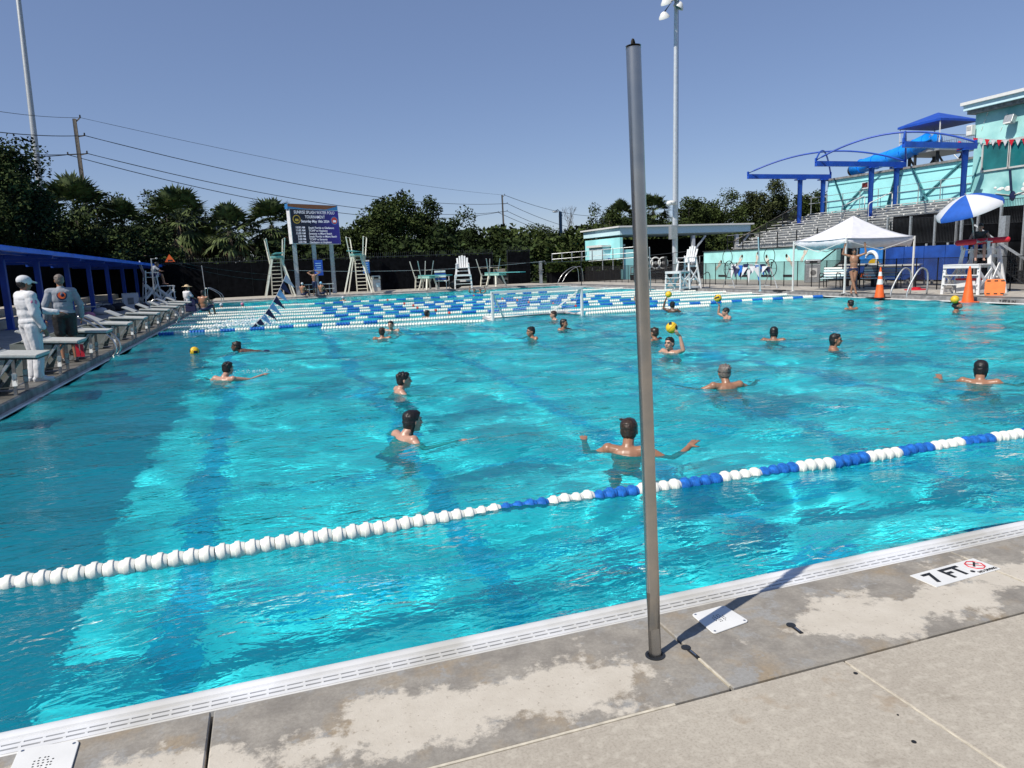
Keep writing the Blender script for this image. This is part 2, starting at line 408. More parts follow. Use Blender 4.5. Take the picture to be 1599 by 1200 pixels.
# water: a mesh of real waves, finer near the camera
def grid(name, X, Y, Z, m):
    ny, nx = Z.shape
    co = np.stack([np.broadcast_to(X, (ny, nx)), np.broadcast_to(Y, (ny, nx)), Z], -1).reshape(-1, 3)
    i = np.arange(ny * nx).reshape(ny, nx); q = np.stack([i[:-1, :-1], i[:-1, 1:], i[1:, 1:], i[1:, :-1]], -1).reshape(-1, 4)
    me = bpy.data.meshes.new(name); me.vertices.add(len(co)); me.vertices.foreach_set('co', co.ravel().astype(np.float32))
    me.loops.add(q.size); me.loops.foreach_set('vertex_index', q.ravel().astype(np.int32))
    me.polygons.add(len(q)); me.polygons.foreach_set('loop_start', (np.arange(len(q)) * 4).astype(np.int32)); me.update(calc_edges=True); me.shade_smooth()
    me.materials.append(m); o = bpy.data.objects.new(name, me); col.objects.link(o); return o
def water_mat():
    m = bpy.data.materials.new('pool_water'); m.use_nodes = True; t = m.node_tree; N = t.nodes.new; L = t.links.new
    t.nodes.remove(t.nodes['Principled BSDF']); out = t.nodes['Material Output']
    tc = N('ShaderNodeTexCoord'); hs = []
    for sc_, rot, dist, a in (((3.2, 6.5, 1), .25, .0, 1.), ((9., 18., 1), -.2, 0, .6), ((1.1, 2.0, 1), .1, 0, 1.1)):
        mp = N('ShaderNodeMapping'); mp.inputs['Scale'].default_value = sc_; mp.inputs['Rotation'].default_value = (0, 0, rot)
        no = N('ShaderNodeTexNoise'); no.inputs['Scale'].default_value = 1; no.inputs['Detail'].default_value = 2.5; no.inputs['Distortion'].default_value = .6
        L(tc.outputs['Object'], mp.inputs[0]); L(mp.outputs[0], no.inputs[0])
        mu = N('ShaderNodeMath'); mu.operation = 'MULTIPLY'; mu.inputs[1].default_value = a; L(no.outputs[0], mu.inputs[0]); hs.append(mu.outputs[0])
    ad = N('ShaderNodeMath'); L(hs[0], ad.inputs[0]); L(hs[1], ad.inputs[1])
    ad2 = N('ShaderNodeMath'); L(ad.outputs[0], ad2.inputs[0]); L(hs[2], ad2.inputs[1])
    pn = N('ShaderNodeTexNoise'); pn.inputs['Scale'].default_value = .33; pn.inputs['Detail'].default_value = 3; L(tc.outputs['Object'], pn.inputs[0])      # calmer and busier patches
    pr = N('ShaderNodeMapRange'); pr.inputs['From Min'].default_value = .35; pr.inputs['From Max'].default_value = .65; pr.inputs['To Min'].default_value = .35; pr.inputs['To Max'].default_value = 1.5; L(pn.outputs[0], pr.inputs[0])
    ad3 = N('ShaderNodeMath'); ad3.operation = 'MULTIPLY'; L(ad2.outputs[0], ad3.inputs[0]); L(pr.outputs[0], ad3.inputs[1]); ad2 = ad3
    bu = N('ShaderNodeBump'); bu.inputs['Strength'].default_value = 1.; bu.inputs['Distance'].default_value = WBUMP
    L(ad2.outputs[0], bu.inputs['Height'])
    bu2 = N('ShaderNodeBump'); bu2.inputs['Strength'].default_value = 1.; bu2.inputs['Distance'].default_value = WBUMP * .3; L(ad2.outputs[0], bu2.inputs['Height'])
    fr = N('ShaderNodeFresnel'); fr.inputs[0].default_value = 1.33; L(bu.outputs[0], fr.inputs['Normal'])
    gl = N('ShaderNodeBsdfGlossy'); gl.inputs['Roughness'].default_value = .02; L(bu.outputs[0], gl.inputs['Normal'])
    rf = N('ShaderNodeBsdfRefraction'); rf.inputs['IOR'].default_value = 1.33; rf.inputs['Roughness'].default_value = 0; L(bu2.outputs[0], rf.inputs['Normal'])
    tr = N('ShaderNodeBsdfTransparent')
    rf.inputs[0].default_value = (*WTINT_R, 1); tr.inputs[0].default_value = (*WTINT_T, 1)
    df = N('ShaderNodeBsdfDiffuse'); df.inputs[0].default_value = (*WBODY, 1); L(bu.outputs[0], df.inputs['Normal'])
    mi0 = N('ShaderNodeMixShader'); mi0.inputs[0].default_value = WTR; L(rf.outputs[0], mi0.inputs[1]); L(tr.outputs[0], mi0.inputs[2])
    mi = N('ShaderNodeMixShader'); mi.inputs[0].default_value = WDIFF; L(mi0.outputs[0], mi.inputs[1]); L(df.outputs[0], mi.inputs[2])
    mx = N('ShaderNodeMixShader'); L(fr.outputs[0], mx.inputs[0]); L(mi.outputs[0], mx.inputs[1]); L(gl.outputs[0], mx.inputs[2]); L(mx.outputs[0], out.inputs[0])
    return m
WBUMP, WTR, WTINT_R, WTINT_T = .036, .0, (.24, .95, .99), (.3, 1., 1.)
WDIFF, WBODY = .15, (.006, .66, .81)           # light scattered back by the treated water itself
ys = [3.088]
while ys[-1] < YF: ys.append(ys[-1] + max(.022, ys[-1] * .0052))
Yg = np.array(ys)[:, None]; Xg = np.linspace(XL, XR, 640)[None, :]
rng = np.random.default_rng(7); Zg = np.zeros((len(ys), 640))
for i in range(80):
    lam = .4 * (3. / .4) ** rng.random(); th = rng.normal(R(82), .75); kk = 2 * math.pi / lam
    fade = np.clip((lam / np.maximum(.022, Yg * .0052) - 3) / 3, 0, 1)
    Zg = Zg + fade * ((.0108 + .005 * np.clip((Yg - 5) / 15, 0, 1)) / kk) * np.sin(kk * (Xg * math.cos(th) + Yg * math.sin(th)) + rng.random() * 6.28)
for px_, py_, am in ((352, 592, 1.3), (372, 553, 1.2), (597, 529, 1), (611, 517, 1), (667, 497, 1), (627, 612, .9), (636, 684, .9), (830, 529, 1), (865, 500, 1), (880, 515, 1), (981, 702, .9), (1022, 532, 1), (1046, 553, 1), (1050, 487, 1.2), (1134, 497, 1.2), (1133, 602, .9), (1208, 532, 1), (1303, 545, 1), (1328, 483, 1), (1494, 487, 1.2), (1530, 597, .9)):
    q_ = G(px_, py_, ZW); rr_ = np.sqrt((Xg - q_.x) ** 2 + (Yg - q_.y) ** 2)      # rings spreading from the swimmers
    Zg = Zg + .0075 * am * np.exp(-rr_ / .75) * np.sin(rr_ * 2 * math.pi / .42 + px_)
wat = grid('pool_water', Xg, Yg, Zg + ZW, water_mat()); wat['kind'] = 'structure'
wat.cycles.is_caustics_caster = True
for o in col.objects:
    if o.name in ('pool_floor', 'pool_wall', 'lane_marking'): o.cycles.is_caustics_receiver = True
# ================================================================== people
def rotm(yaw=0., pitch=0., roll=0.):
    """head turn: yaw to the person's left is positive, pitch up is positive"""
    return Matrix.Rotation(yaw, 3, 'Z') @ Matrix.Rotation(pitch, 3, 'X') @ Matrix.Rotation(roll, 3, 'Y')
def remesh(o, vox, smooth=2):
    r = o.modifiers.new('remesh', 'REMESH'); r.mode = 'VOXEL'; r.voxel_size = vox; r.use_smooth_shade = True
    if smooth:
        s = o.modifiers.new('smooth', 'SMOOTH'); s.iterations = smooth; s.factor = .5
    return o
def rough(o, strength, size):
    tx = bpy.data.textures.new('clumps', 'CLOUDS'); tx.noise_scale = size; tx.noise_depth = 2
    d = o.modifiers.new('displace', 'DISPLACE'); d.texture = tx; d.strength = strength; d.mid_level = .5; d.texture_coords = 'LOCAL'
STAND = dict(pelvis=(0, 0, .95), chest=(0, .0, 1.28), neck=(0, -.02, 1.46), head=(0, .01, 1.60),
             sr=(.18, -.01, 1.41), sl=(-.18, -.01, 1.41), er=(.235, -.03, 1.12), el=(-.235, -.03, 1.12), wr=(.245, .06, .88), wl=(-.245, .06, .88),
             hr=(.09, 0, .90), hl=(-.09, 0, .90), kr=(.10, .02, .49), kl=(-.10, .02, .49), ar=(.10, -.02, .085), al=(-.10, -.02, .085),
             tr=(.125, .15, .03), tl=(-.125, .15, .03))
def hand(b, w, d, nrm, s=1., curl=.4, side=1, spread=.12):
    """palm, four unequal bent fingers and a thumb; d points from the wrist along the hand, nrm out of the palm"""
    d = Vector(d).normalized(); nrm = Vector(nrm); nrm = (nrm - d * nrm.dot(d)).normalized(); x = d.cross(nrm) * side; w = Vector(w)
    m = Matrix((x, nrm, d)).transposed()
    b.ell(w + d * .045 * s, (.040 * s, .017 * s, .052 * s), 10, 8, m)
    for i, (off, L) in enumerate(((-.030, .066), (-.010, .078), (.011, .073), (.030, .056))):
        r0 = w + d * .085 * s + x * off * s; L *= s
        d1 = (d + x * (off / .03) * spread + nrm * curl * .5).normalized(); p1 = r0 + d1 * L * .55
        d2 = (d1 + nrm * curl * 1.1).normalized(); p2 = p1 + d2 * L * .5
        b.cap(r0 - d * .01, p1, .0092 * s, .0085 * s, 6); b.cap(p1, p2, .0085 * s, .007 * s, 6)
    t0 = w + d * .028 * s - x * .034 * s; t1 = t0 + (d * .5 - x * .75 + nrm * .35).normalized() * .038 * s; t2 = t1 + (d * .85 - x * .25 + nrm * .5 * (1 + curl)).normalized() * .032 * s
    b.cap(t0, t1, .012 * s, .0105 * s, 6); b.cap(t1, t2, .0105 * s, .008 * s, 6)
def head_prims(b, c, m, k=1., face=True):
    P = lambda x, y, z: c + m @ (Vector((x, y, z)) * k)
    b.ell(P(0, -.012, .030), (.076 * k, .096 * k, .088 * k), 14, 10, m)
    b.ell(P(0, .022, -.030), (.060 * k, .066 * k, .078 * k), 12, 10, m)
    b.ell(P(0, .052, -.085), (.030 * k, .030 * k, .026 * k), 10, 8, m)
    if face:
        b.cap(P(0, .083, .018), P(0, .105, -.022), .010 * k, .014 * k, 8); b.ell(P(0, .098, -.027), (.018 * k, .012 * k, .010 * k), 8, 6, m)
        for sx in (-1, 1):
            b.cap(P(.012 * sx, .083, .030), P(.050 * sx, .066, .030), .011 * k, .009 * k, 6)
            b.ell(P(.038 * sx, .062, -.022), (.022 * k, .018 * k, .020 * k), 8, 6, m)
            b.ell(P(.077 * sx, -.012, -.005), (.010 * k, .019 * k, .031 * k), 8, 6, m)
        b.cap(P(-.016, .084, -.055), P(.016, .084, -.055), .008 * k, .008 * k, 6)
def hair_mesh(style, c, m, k=1., seed=0, caps=()):
    b = MB(); rr = random.Random(seed); P = lambda x, y, z: c + m @ (Vector((x, y, z)) * k)
    b.ell(P(0, -.024, .048), (.085 * k, .096 * k, .083 * k), 14, 10, m)
    b.ell(P(0, -.048, .004), (.080 * k, .070 * k, .082 * k), 12, 10, m)
    b.ell(P(0, .030, .088), (.062 * k, .052 * k, .034 * k), 12, 8, m)
    if style in ('long', 'slick'):
        b.cap(P(0, -.060, .0), P(0, -.058, -.085), .066 * k, .040 * k)
        for sx in (-1, 1): b.cap(P(.060 * sx, -.030, .0), P(.052 * sx, -.045, -.085), .030 * k, .018 * k, 8)
    if style == 'long':
        for i in range(9):
            a = (i - 4) / 4; b.cap(P(.055 * a, -.065 + .02 * abs(a), -.06), P(.050 * a + rr.uniform(-.01, .01), -.060 + .02 * abs(a), -.125 - rr.random() * .03), .016 * k, .004 * k, 6)
    if style == 'short' and not any(q[2] in ('cap', 'straw_hat', 'visor', 'swim_cap') for q in caps):
        for i in range(16):
            t = rr.uniform(0, 6.28); e = rr.uniform(.5, 1.4)
            dv = Vector((math.cos(t) * math.cos(e), math.sin(t) * math.cos(e) - .1, math.sin(e)))
            b.cap(P(0, -.02, .04) + m @ Vector((dv.x * .07, dv.y * .08, dv.z * .07)) * k, P(0, -.02, .045) + m @ Vector((dv.x * .095 + .01, dv.y * .106, dv.z * .092)) * k, .022 * k, .008 * k, 6)
    if style == 'tuft': b.cap(P(-.04, .03, .09), P(-.092, .055, .098), .026 * k, .012 * k, 6); b.cap(P(0, -.06, -.0), P(0, -.066, -.07), .06 * k, .03 * k)
    return b
def person(name, label, loc, rz, J, skin='skin_tan', hair='hair_black', style='short', g=1., hd=(0, 0, 0), vox=.012, hk=1.0, curl=(.4, .4),
           palm=((0, 0, -1), (0, 0, -1)), hdir=(None, None), feet=True, legs=True, group=None, hair_seed=0, face=True, clothes=(), scale=1.):
    j = {k_: Vector(v) for k_, v in {**STAND, **J}.items()}
    o = thing(name, label, 'person', loc, rz, group); b = MB()
    right = (j['sr'] - j['sl']).normalized(); up = (j['neck'] - j['pelvis']).normalized(); up = (up - right * up.dot(right)).normalized(); fw = up.cross(right)
    tm = Matrix((right, fw, up)).transposed()
    mid = (j['pelvis'] + j['chest']) / 2
    b.ell(j['pelvis'], (.158 * g, .115 * g, .125), 14, 10, tm); b.ell(mid, (.142 * g, .108 * g, .19), 14, 10, tm)
    b.ell(j['chest'], (.168 * g, .115 * g, .19), 14, 10, tm); b.ell(j['chest'] + up * .09 - fw * .01, (.165 * g, .095 * g, .10), 14, 10, tm)
    b.cap(j['neck'] - up * .10, j['neck'] + up * .0, .075 * g, .056); b.cap(j['neck'], j['head'] - Vector((0, 0, .03)), .056, .054)
    hm = tm if False else rotm(*[R(a) for a in hd])
    head_prims(b, j['head'], hm, hk, face)
    for s, sd in (('r', 1), ('l', -1)):
        S, E_, W_ = j['s' + s], j['e' + s], j['w' + s]; i = 0 if s == 'r' else 1
        b.cap(j['neck'] - up * .06, S, .055 * g, .058 * g); b.ell(S, .062 * g); b.cap(S, E_, .052 * g, .040); b.cap(E_, E_.lerp(W_, .35), .040, .041); b.cap(E_.lerp(W_, .35), W_, .041, .027)
        hd_ = hdir[i] or (W_ - E_); hand(b, W_, hd_, palm[i], 1., curl[i], sd)
        if legs:
            Hh, K, A, T = j['h' + s], j['k' + s], j['a' + s], j['t' + s]
            b.cap(Hh, K, .088 * g, .056); b.cap(K, K.lerp(A, .35), .054, .056); b.cap(K.lerp(A, .35), A, .056, .036)
            if feet:
                hl = A + (A - T).normalized() * .05; hl.z = A.z - .045; b.cap(hl, T, .036, .026); b.cap(A, hl.lerp(T, .45), .036, .03)
                fd = (T - hl).normalized(); fx = Vector((fd.y, -fd.x, 0)).normalized()
                for q in range(5): b.cap(T + fx * (q - 2) * .013, T + fx * (q - 2) * .015 + fd * (.034 - .004 * abs(q - (1 if sd < 0 else 3))), .011, .009, 6)
    bo = b.build('body', skin, o, True); remesh(bo, vox, 2)
    P = lambda x, y, z: j['head'] + hm @ (Vector((x, y, z)) * hk)
    if face:
        for sx in (-1, 1):
            MB().ell(P(.031 * sx, .078, .008), (.012 * hk, .007 * hk, .0065 * hk), 8, 6, hm).build('eye', 'eye', o, True)
            MB().cap(P(.014 * sx, .094, .034), P(.052 * sx, .074, .034), .0055 * hk, .004 * hk, 6).build('eyebrow', hair if hair else 'hair_black', o, True)
        e = MB(); e.ell(P(0, .087, -.056), (.022 * hk, .010 * hk, .007 * hk), 8, 6, hm); e.build('lips', 'lip', o, True)
    if style:
        ho = hair_mesh(style, j['head'], hm, hk, hair_seed, clothes).build('hair', hair, o, True); remesh(ho, min(vox, .010), 1); rough(ho, .012, .03)
    for nm, mt, kind, ex in clothes:
        c = MB()
        if kind in ('shirt', 'tee', 'tank'):
            c.ell(j['pelvis'] + up * .03, (.165 * g + ex, .122 * g + ex, .12), 16, 10, tm); c.ell(mid, (.150 * g + ex, .115 * g + ex, .20), 16, 10, tm)
            c.ell(j['chest'], (.172 * g + ex, .12 * g + ex, .195), 16, 10, tm); c.ell(j['chest'] + up * .09 - fw * .01, (.168 * g + ex, .10 * g + ex, .105), 16, 10, tm)
            c.cap(j['neck'] - up * .10, j['neck'] - up * .01, .08 * g + ex, .060 + ex * .6)
            for s in 'rl':
                S, E_, W_ = j['s' + s], j['e' + s], j['w' + s]
                c.cap(j['neck'] - up * .06, S, .058 * g + ex, .062 * g + ex)
                if kind == 'shirt': c.cap(S, E_, .060 * g + ex, .055 + ex); c.cap(E_, E_.lerp(W_, .93), .055 + ex, .040 + ex)
                elif kind == 'tee': c.cap(S, S.lerp(E_, .6), .062 * g + ex, .056 + ex)
        elif kind in ('trousers', 'shorts', 'briefs'):
            c.ell(j['pelvis'] - up * .005, (.162 * g + ex, .120 * g + ex, .115 if kind != 'briefs' else .075), 16, 10, tm)
            for s in 'rl':
                Hh, K, A = j['h' + s], j['k' + s], j['a' + s]
                if kind == 'trousers': c.cap(Hh, K, .094 * g + ex, .072 + ex); c.cap(K, A + (K - A) * .03, .072 + ex, .066 + ex)
                elif kind == 'shorts': c.cap(Hh, Hh.lerp(K, .75), .094 * g + ex, .080 + ex)
                else: c.cap(Hh - right * 0, Hh.lerp(K, .06), .084 * g + ex, .080 * g + ex)
        elif kind == 'shoes':
            for s in 'rl':
                A, T = j['a' + s], j['t' + s]; hl = A + (A - T).normalized() * .055; hl.z = A.z - .04
                c.cap(hl, T, .044, .038); c.cap(A - Vector((0, 0, .01)), hl.lerp(T, .5), .044, .042); q = (hl + T) / 2; c.cap((hl.x, hl.y, q.z - .025), (T.x, T.y, q.z - .025), .036, .036)
        elif kind == 'cap':
            c.ell(P(0, -.012, .052), (.098 * hk, .116 * hk, .090 * hk), 16, 10, hm); c.ell(P(0, .115, .045), (.076 * hk, .085 * hk, .013 * hk), 14, 8, hm @ Matrix.Rotation(R(-10), 3, 'X'))
        elif kind == 'visor':
            c.ell(P(0, -.010, .045), (.090 * hk, .108 * hk, .030 * hk), 16, 10, hm); c.ell(P(0, .11, .040), (.075 * hk, .075 * hk, .012 * hk), 14, 8, hm)
        elif kind == 'straw_hat':
            c.ell(P(0, -.01, .075), (.092 * hk, .105 * hk, .075 * hk), 16, 10, hm); c.lathe([(.05, -.006), (.21, -.012), (.215, 0), (.09, .012)], P(0, 0, .065), hm @ Vector((0, .05, 1)), 24)
        elif kind == 'swim_cap':
            c.ell(P(0, -.016, .036), (.084 * hk, .104 * hk, .093 * hk), 16, 10, hm)
        elif kind == 'goggles':
            pts = [P(.083 * math.cos(t), -.01 + .104 * math.sin(t), .022) for t in np.linspace(0, 6.28, 25)]; c.tube(pts, .006, 6, False)
        co = c.build(nm, mt, o, True)
        if kind != 'goggles': remesh(co, .011, 3)
        if kind in ('shirt', 'trousers', 'shorts', 'tee'): rough(co, .022, .11)
    if scale != 1.: o.scale = (scale,) * 3
    return o
def heading(p, yaw):
    """turn for a figure at p: 0 looks away from the photographer, 90 to the right of the photo, 180 back, -90 left"""
    return math.atan2(p[1], p[0]) - R(yaw) - R(90)
def swimmer(px, py, yaw, label, skin, hair, style, arms='scull', lean=0., hd=(0, 0, 0), dz=0., vox=.014, g=.95, seed=1, clothes=(), hk=1.0, flat=False):
    p = G(px, py, ZW); z = dz + .035
    if flat:   # stretched out, swimming
        J = dict(head=(0, .05, .115 + z), neck=(0, -.06, .02 + z), chest=(0, -.26, -.06 + z), pelvis=(0, -.60, -.10 + z), sr=(.18, -.10, -.02 + z), sl=(-.18, -.10, -.02 + z),
                 hr=(.09, -.66, -.12 + z), hl=(-.09, -.66, -.12 + z), kr=(.1, -1.06, -.2 + z), kl=(-.1, -1.02, -.14 + z), ar=(.1, -1.45, -.14 + z), al=(-.1, -1.42, -.22 + z), tr=(.1, -1.58, -.2 + z), tl=(-.1, -1.55, -.28 + z))
    else:
        J = dict(head=(0, .02 + lean * .3, .125 + z), neck=(0, -.02, .0 + z), chest=(0, -.01 - lean * .3, -.17 + z), pelvis=(0, -.03 - lean, -.48 + z), sr=(.185, -.03, -.03 + z), sl=(-.185, -.03, -.03 + z),
                 hr=(.09, -.03 - lean, -.54 + z), hl=(-.09, -.03 - lean, -.54 + z), kr=(.17, .18 - lean, -.85 + z), kl=(-.17, .15 - lean, -.83 + z), ar=(.15, -.05 - lean, -1.2 + z), al=(-.15, .0 - lean, -1.2 + z), tr=(.17, .08 - lean, -1.28 + z), tl=(-.17, .12 - lean, -1.28 + z))
    aset = {'scull': dict(er=(.40, .06, -.10), wr=(.55, .26, -.085), el=(-.40, .06, -.10), wl=(-.55, .26, -.085)),
            'wide': dict(er=(.41, -.02, -.12), wr=(.54, .22, -.015), el=(-.40, .0, -.12), wl=(-.47, .26, -.02)),
            'reach': dict(er=(.34, .24, -.06), wr=(.36, .52, -.012), el=(-.38, .02, -.08), wl=(-.56, .12, -.06)),
            'forward': dict(er=(.30, .26, -.07), wr=(.20, .52, -.03), el=(-.30, .26, -.08), wl=(-.16, .50, -.035)),
            'ball_r': dict(er=(.36, .10, .10), wr=(.30, .10, .36), el=(-.40, .1, -.12), wl=(-.5, .3, -.1)),
            'ball_l': dict(el=(-.36, .06, .10), wl=(-.30, .08, .36), er=(.40, .1, -.12), wr=(.5, .3, -.1)),
            'low': dict(er=(.34, .12, -.22), wr=(.42, .34, -.16), el=(-.34, .12, -.22), wl=(-.42, .34, -.16))}[arms]
    J.update(aset); hdir = [None, None]; palm = [(0, 0, -1), (0, 0, -1)]; curl = [.25, .25]
    if arms == 'ball_r': palm[0] = (-.15, .3, 1); hdir[0] = (-.1, .75, .6); curl[0] = .7
    if arms == 'ball_l': palm[1] = (.15, .3, 1); hdir[1] = (.1, .75, .6); curl[1] = .7
    if dz:
        for q in ('sr', 'sl'): pass
    o = person('person', label, p, heading(p, yaw), J, skin, hair, style, g, hd, vox, hk, curl, palm, hdir, feet=False, group='swimmers in the pool', hair_seed=seed, clothes=(('swim_trunks', 'swim_navy', 'shorts', .004),) + tuple(clothes))
    return o
def ball(p, label, rot=(0, 0, 0), dark=True):
    o = thing('ball', label, 'ball', p, 0, 'yellow water polo balls'); o.rotation_euler = rot
    MB().ell((0, 0, 0), .108, 24, 16).build('cover', 'yellow_ball', o, True)
    s = MB()
    def patch(u0, u1, v0, v1):
        n = 8; vs = [];
        for a in range(n + 1):
            for b_ in range(n + 1):
                u = R(u0 + (u1 - u0) * a / n); v = R(v0 + (v1 - v0) * b_ / n); vs.append(Vector((math.cos(v) * math.cos(u), math.cos(v) * math.sin(u), math.sin(v))) * .1095)
        s.add(vs, [(a * (n + 1) + b_, (a + 1) * (n + 1) + b_, (a + 1) * (n + 1) + b_ + 1, a * (n + 1) + b_ + 1) for a in range(n) for b_ in range(n)])
    if dark:
        patch(0, 60, 15, 48); patch(70, 100, -20, 60); patch(140, 200, -48, -15); patch(220, 250, -60, 20); patch(280, 330, 10, 35)
        s.build('panel', 'black', o, True)
    for ax in ((1, 0, 0), (0, 1, 0), (0, 0, 1), (1, 1, 1)):
        x, y, _ = basis(ax); pts = [(x * math.cos(t) + y * math.sin(t)) * .108 for t in np.linspace(0, 6.283, 29)]
        s2 = MB().tube(pts, .0022, 5, False)
    s2.build('seam', 'black', o)
    return o
_sw0 = swimmer
def T_(*a, **k):
    o = _sw0(*a, **k)
    for c in o.children: c.cycles.is_caustics_receiver = True      # sunlight reaches the body through the water
    return o
T_(352, 592, 42, 'swimmer with pale back and short dark hair reaching forward, nearest the starting blocks', 'skin_light', 'hair_black', 'short', 'reach', .25, vox=.011)
T_(373, 552, -75, 'dark skinned swimmer stretched out on the water just behind the floating ball', 'skin_dark', 'hair_black', 'short', 'low', flat=True)
T_(597, 529, 10, 'brown haired head seen from behind, close beside a swimmer facing back', 'skin_tan', 'hair_brown', 'short', 'low')
T_(611, 517, -160, 'smiling swimmer facing the camera beside a brown haired head', 'skin_light', 'hair_black', 'short', 'low')
T_(667, 497, 60, 'long haired swimmer among the blue and white lane ropes left of the goal', 'skin_tan', 'hair_black', 'long', 'low')
T_(627, 612, 80, 'boy with short dark hair in profile looking right, straight behind a long haired swimmer', 'skin_light', 'hair_black', 'short', 'scull', .1, vox=.010)
T_(636, 684, 62, 'swimmer with long wet dark hair and one arm stretched right over the water', 'skin_light', 'hair_black', 'long', 'wide', .2, vox=.008, seed=4)
T_(830, 529, -115, 'black haired swimmer facing left with body stretched out, alone in front of the goal', 'skin_tan', 'hair_black', 'short', 'low', flat=False)
T_(865, 500, -100, 'short haired swimmer in profile just under the crossbar of the goal', 'skin_light', 'hair_brown', 'short', 'low')
T_(880, 515, 115, 'swimmer with dark hair reaching both arms to the right, near the right goal post', 'skin_tan', 'hair_black', 'slick', 'forward')
T_(981, 702, 8, 'dark haired swimmer seen from behind with both arms spread, half behind the steel post', 'skin_tan', 'hair_brown', 'tuft', 'wide', .2, vox=.008, seed=9)
T_(1022, 532, -60, 'brown haired swimmer half hidden on the right edge of the steel post', 'skin_tan', 'hair_brown', 'short', 'low')
T_(1046, 553, -140, 'pale boy lifting a yellow and black ball beside his head', 'skin_light', 'hair_black', 'short', 'ball_l', vox=.010, dz=.03, hd=(10, 5, 0))
T_(1050, 487, 25, 'dark skinned player seen from behind raising a plain yellow ball', 'skin_dark', 'hair_black', 'short', 'ball_l', dz=.05)
T_(1134, 497, -110, 'player in a dark cap facing left with a ball held high on a bent arm', 'skin_light', 'hair_black', None, 'ball_r', dz=.02, clothes=(('swim_cap', 'black', 'swim_cap', .0),))
T_(1133, 602, -22, 'grey haired man seen from behind with a black goggle strap', 'skin_tan', 'hair_grey', 'short', 'scull', .15, vox=.009, clothes=(('goggle_strap', 'black', 'goggles', 0),))
T_(1208, 532, 5, 'long haired swimmer seen from behind, alone right of the raised balls', 'skin_brown', 'hair_black', 'long', 'scull', .1)
T_(1303, 545, 88, 'swimmer with wet slicked hair in profile looking right', 'skin_tan', 'hair_black', 'slick', 'scull', vox=.010)
T_(1328, 483, -40, 'short haired swimmer near the pool edge below the white tent', 'skin_tan', 'hair_black', 'short', 'low')
T_(1494, 487, 92, 'swimmer with head tipped back under a yellow ball near orange cone', 'skin_brown', 'hair_black', 'short', 'low', hd=(0, 42, 0))
T_(1530, 597, 2, 'dark wet haired swimmer with broad back and spread arms, far right', 'skin_tan', 'hair_black', 'long', 'wide', .2, vox=.009, seed=6)
T_(994, 472, -110, 'swimmer with a red face at the far lane ropes, left of the steel post', 'skin_light', 'hair_brown', 'short', 'low')
ball(G(304, 551, ZW) + Vector((0, 0, .03)), 'yellow and black ball floating in front of the starting blocks', (.3, .4, 2.2))
def held(px, py, ref): 
    q = G(*ref, ZW); return AY(px, py, q.y)
ball(held(1048, 512, (1046, 553)) + Vector((0, -.02, 0)), 'yellow and black ball in the raised hand of a pale boy', (1.0, .2, 2.6))
ball(held(1044, 460, (1050, 487)), 'plain yellow ball raised by a player seen from behind', (0, 0, 0), False)
ball(held(1121, 466, (1134, 497)), 'striped yellow and black ball held high by a player in a dark cap', (.9, 1.2, .4))
ball(held(1491, 468, (1494, 487)), 'plain yellow ball resting over the face of a swimmer by the orange cone', (.4, 0, 0), False)
# ================================================================== near deck: post, lids, anchors, depth tile
pb = G(1023, 1024); pt_ = AY(989, 75, pb.y + .03)
t = thing('steel_post', 'tall leaning stainless steel post standing in a deck sleeve by the near pool edge', 'post', pb)
M['post_steel'] = mat('post_steel', (.52, .52, .51), .27, .95, var=.3, scale=9, detail=9, bump=.04, c2=(.47, .44, .40))
ax = (pt_ - pb).normalized(); MB().tube([pb - ax * .06, pb + ax * .3, pt_], .0285, 32).build('shaft', 'post_steel', t, 40, world=True)
MB().tube([pt_ + ax * -.002, pt_ + ax * .007], .0295, 32).build('end_cap', 'post_steel', t, 40, world=True)
h = [pt_ + ax * .005 + Vector((.0, .012 * math.cos(a), .0)) + ax * (.024 * math.sin(a)) + Vector((.012 * math.cos(a), 0, 0)) for a in np.linspace(0, math.pi, 11)]
MB().tube(h, .0045, 8).build('eye_loop', 'rusty_gap', t, True, world=True)
s = MB(); s.lathe([(.033, .0), (.033, .004), (.043, .004), (.043, -.02), (.033, -.02)], pb, (0, 0, 1), 32); s.build('sleeve', 'dark_metal', t, 40, world=True)
def lid(pts, lab):
    P = [G(*p) for p in pts]; c = sum(P, Vector()) / 4; t = thing('skimmer_lid', lab, 'lid', c, 0, 'white skimmer lids in the deck')
    poly = []
    for i in range(4):
        a, b, d = P[i - 1] - c, P[i] - c, P[(i + 1) % 4] - c
        for f in (0, .25, .5, .75, 1.):
            e0 = b + (a - b).normalized() * .022; e1 = b + (d - b).normalized() * .022; q = e0.lerp(b, f).lerp(b.lerp(e1, f), f); poly.append((q.x, q.y))
    MB().prism(poly, .001, .007).build('cover', 'white_plastic', t, bevel=.002)
    for i in range(4):
        q = (P[i] - c) * .84; MB().lathe([(.006, .0068), (.006, .0078), (.003, .0082)], (q.x, q.y, 0), (0, 0, 1), 10).build('screw', 'steel', t)
    u = (P[1] - P[0]) * .07; w = (P[3] - P[0]) * .07; hb = MB(); rr = random.Random(4)
    for i in range(-2, 3):
        for j in range(-2, 3):
            if abs(i) + abs(j) < 4: q = u * i + w * j + u * rr.uniform(-.2, .2); hb.lathe([(.0035, .0072), (.0035, .0076)], (q.x, q.y, 0), (0, 0, 1), 8)
    hb.build('drain_holes', 'black', t)['kind'] = 'stuff'
lid([(1079, 961), (1130, 947), (1170, 972), (1115, 992)], 'white square skimmer lid beside the steel post, crossed by its shadow')
lid([(30, 1172), (125, 1158), (108, 1216), (2, 1236)], 'white square skimmer lid at the lower left corner of the deck')
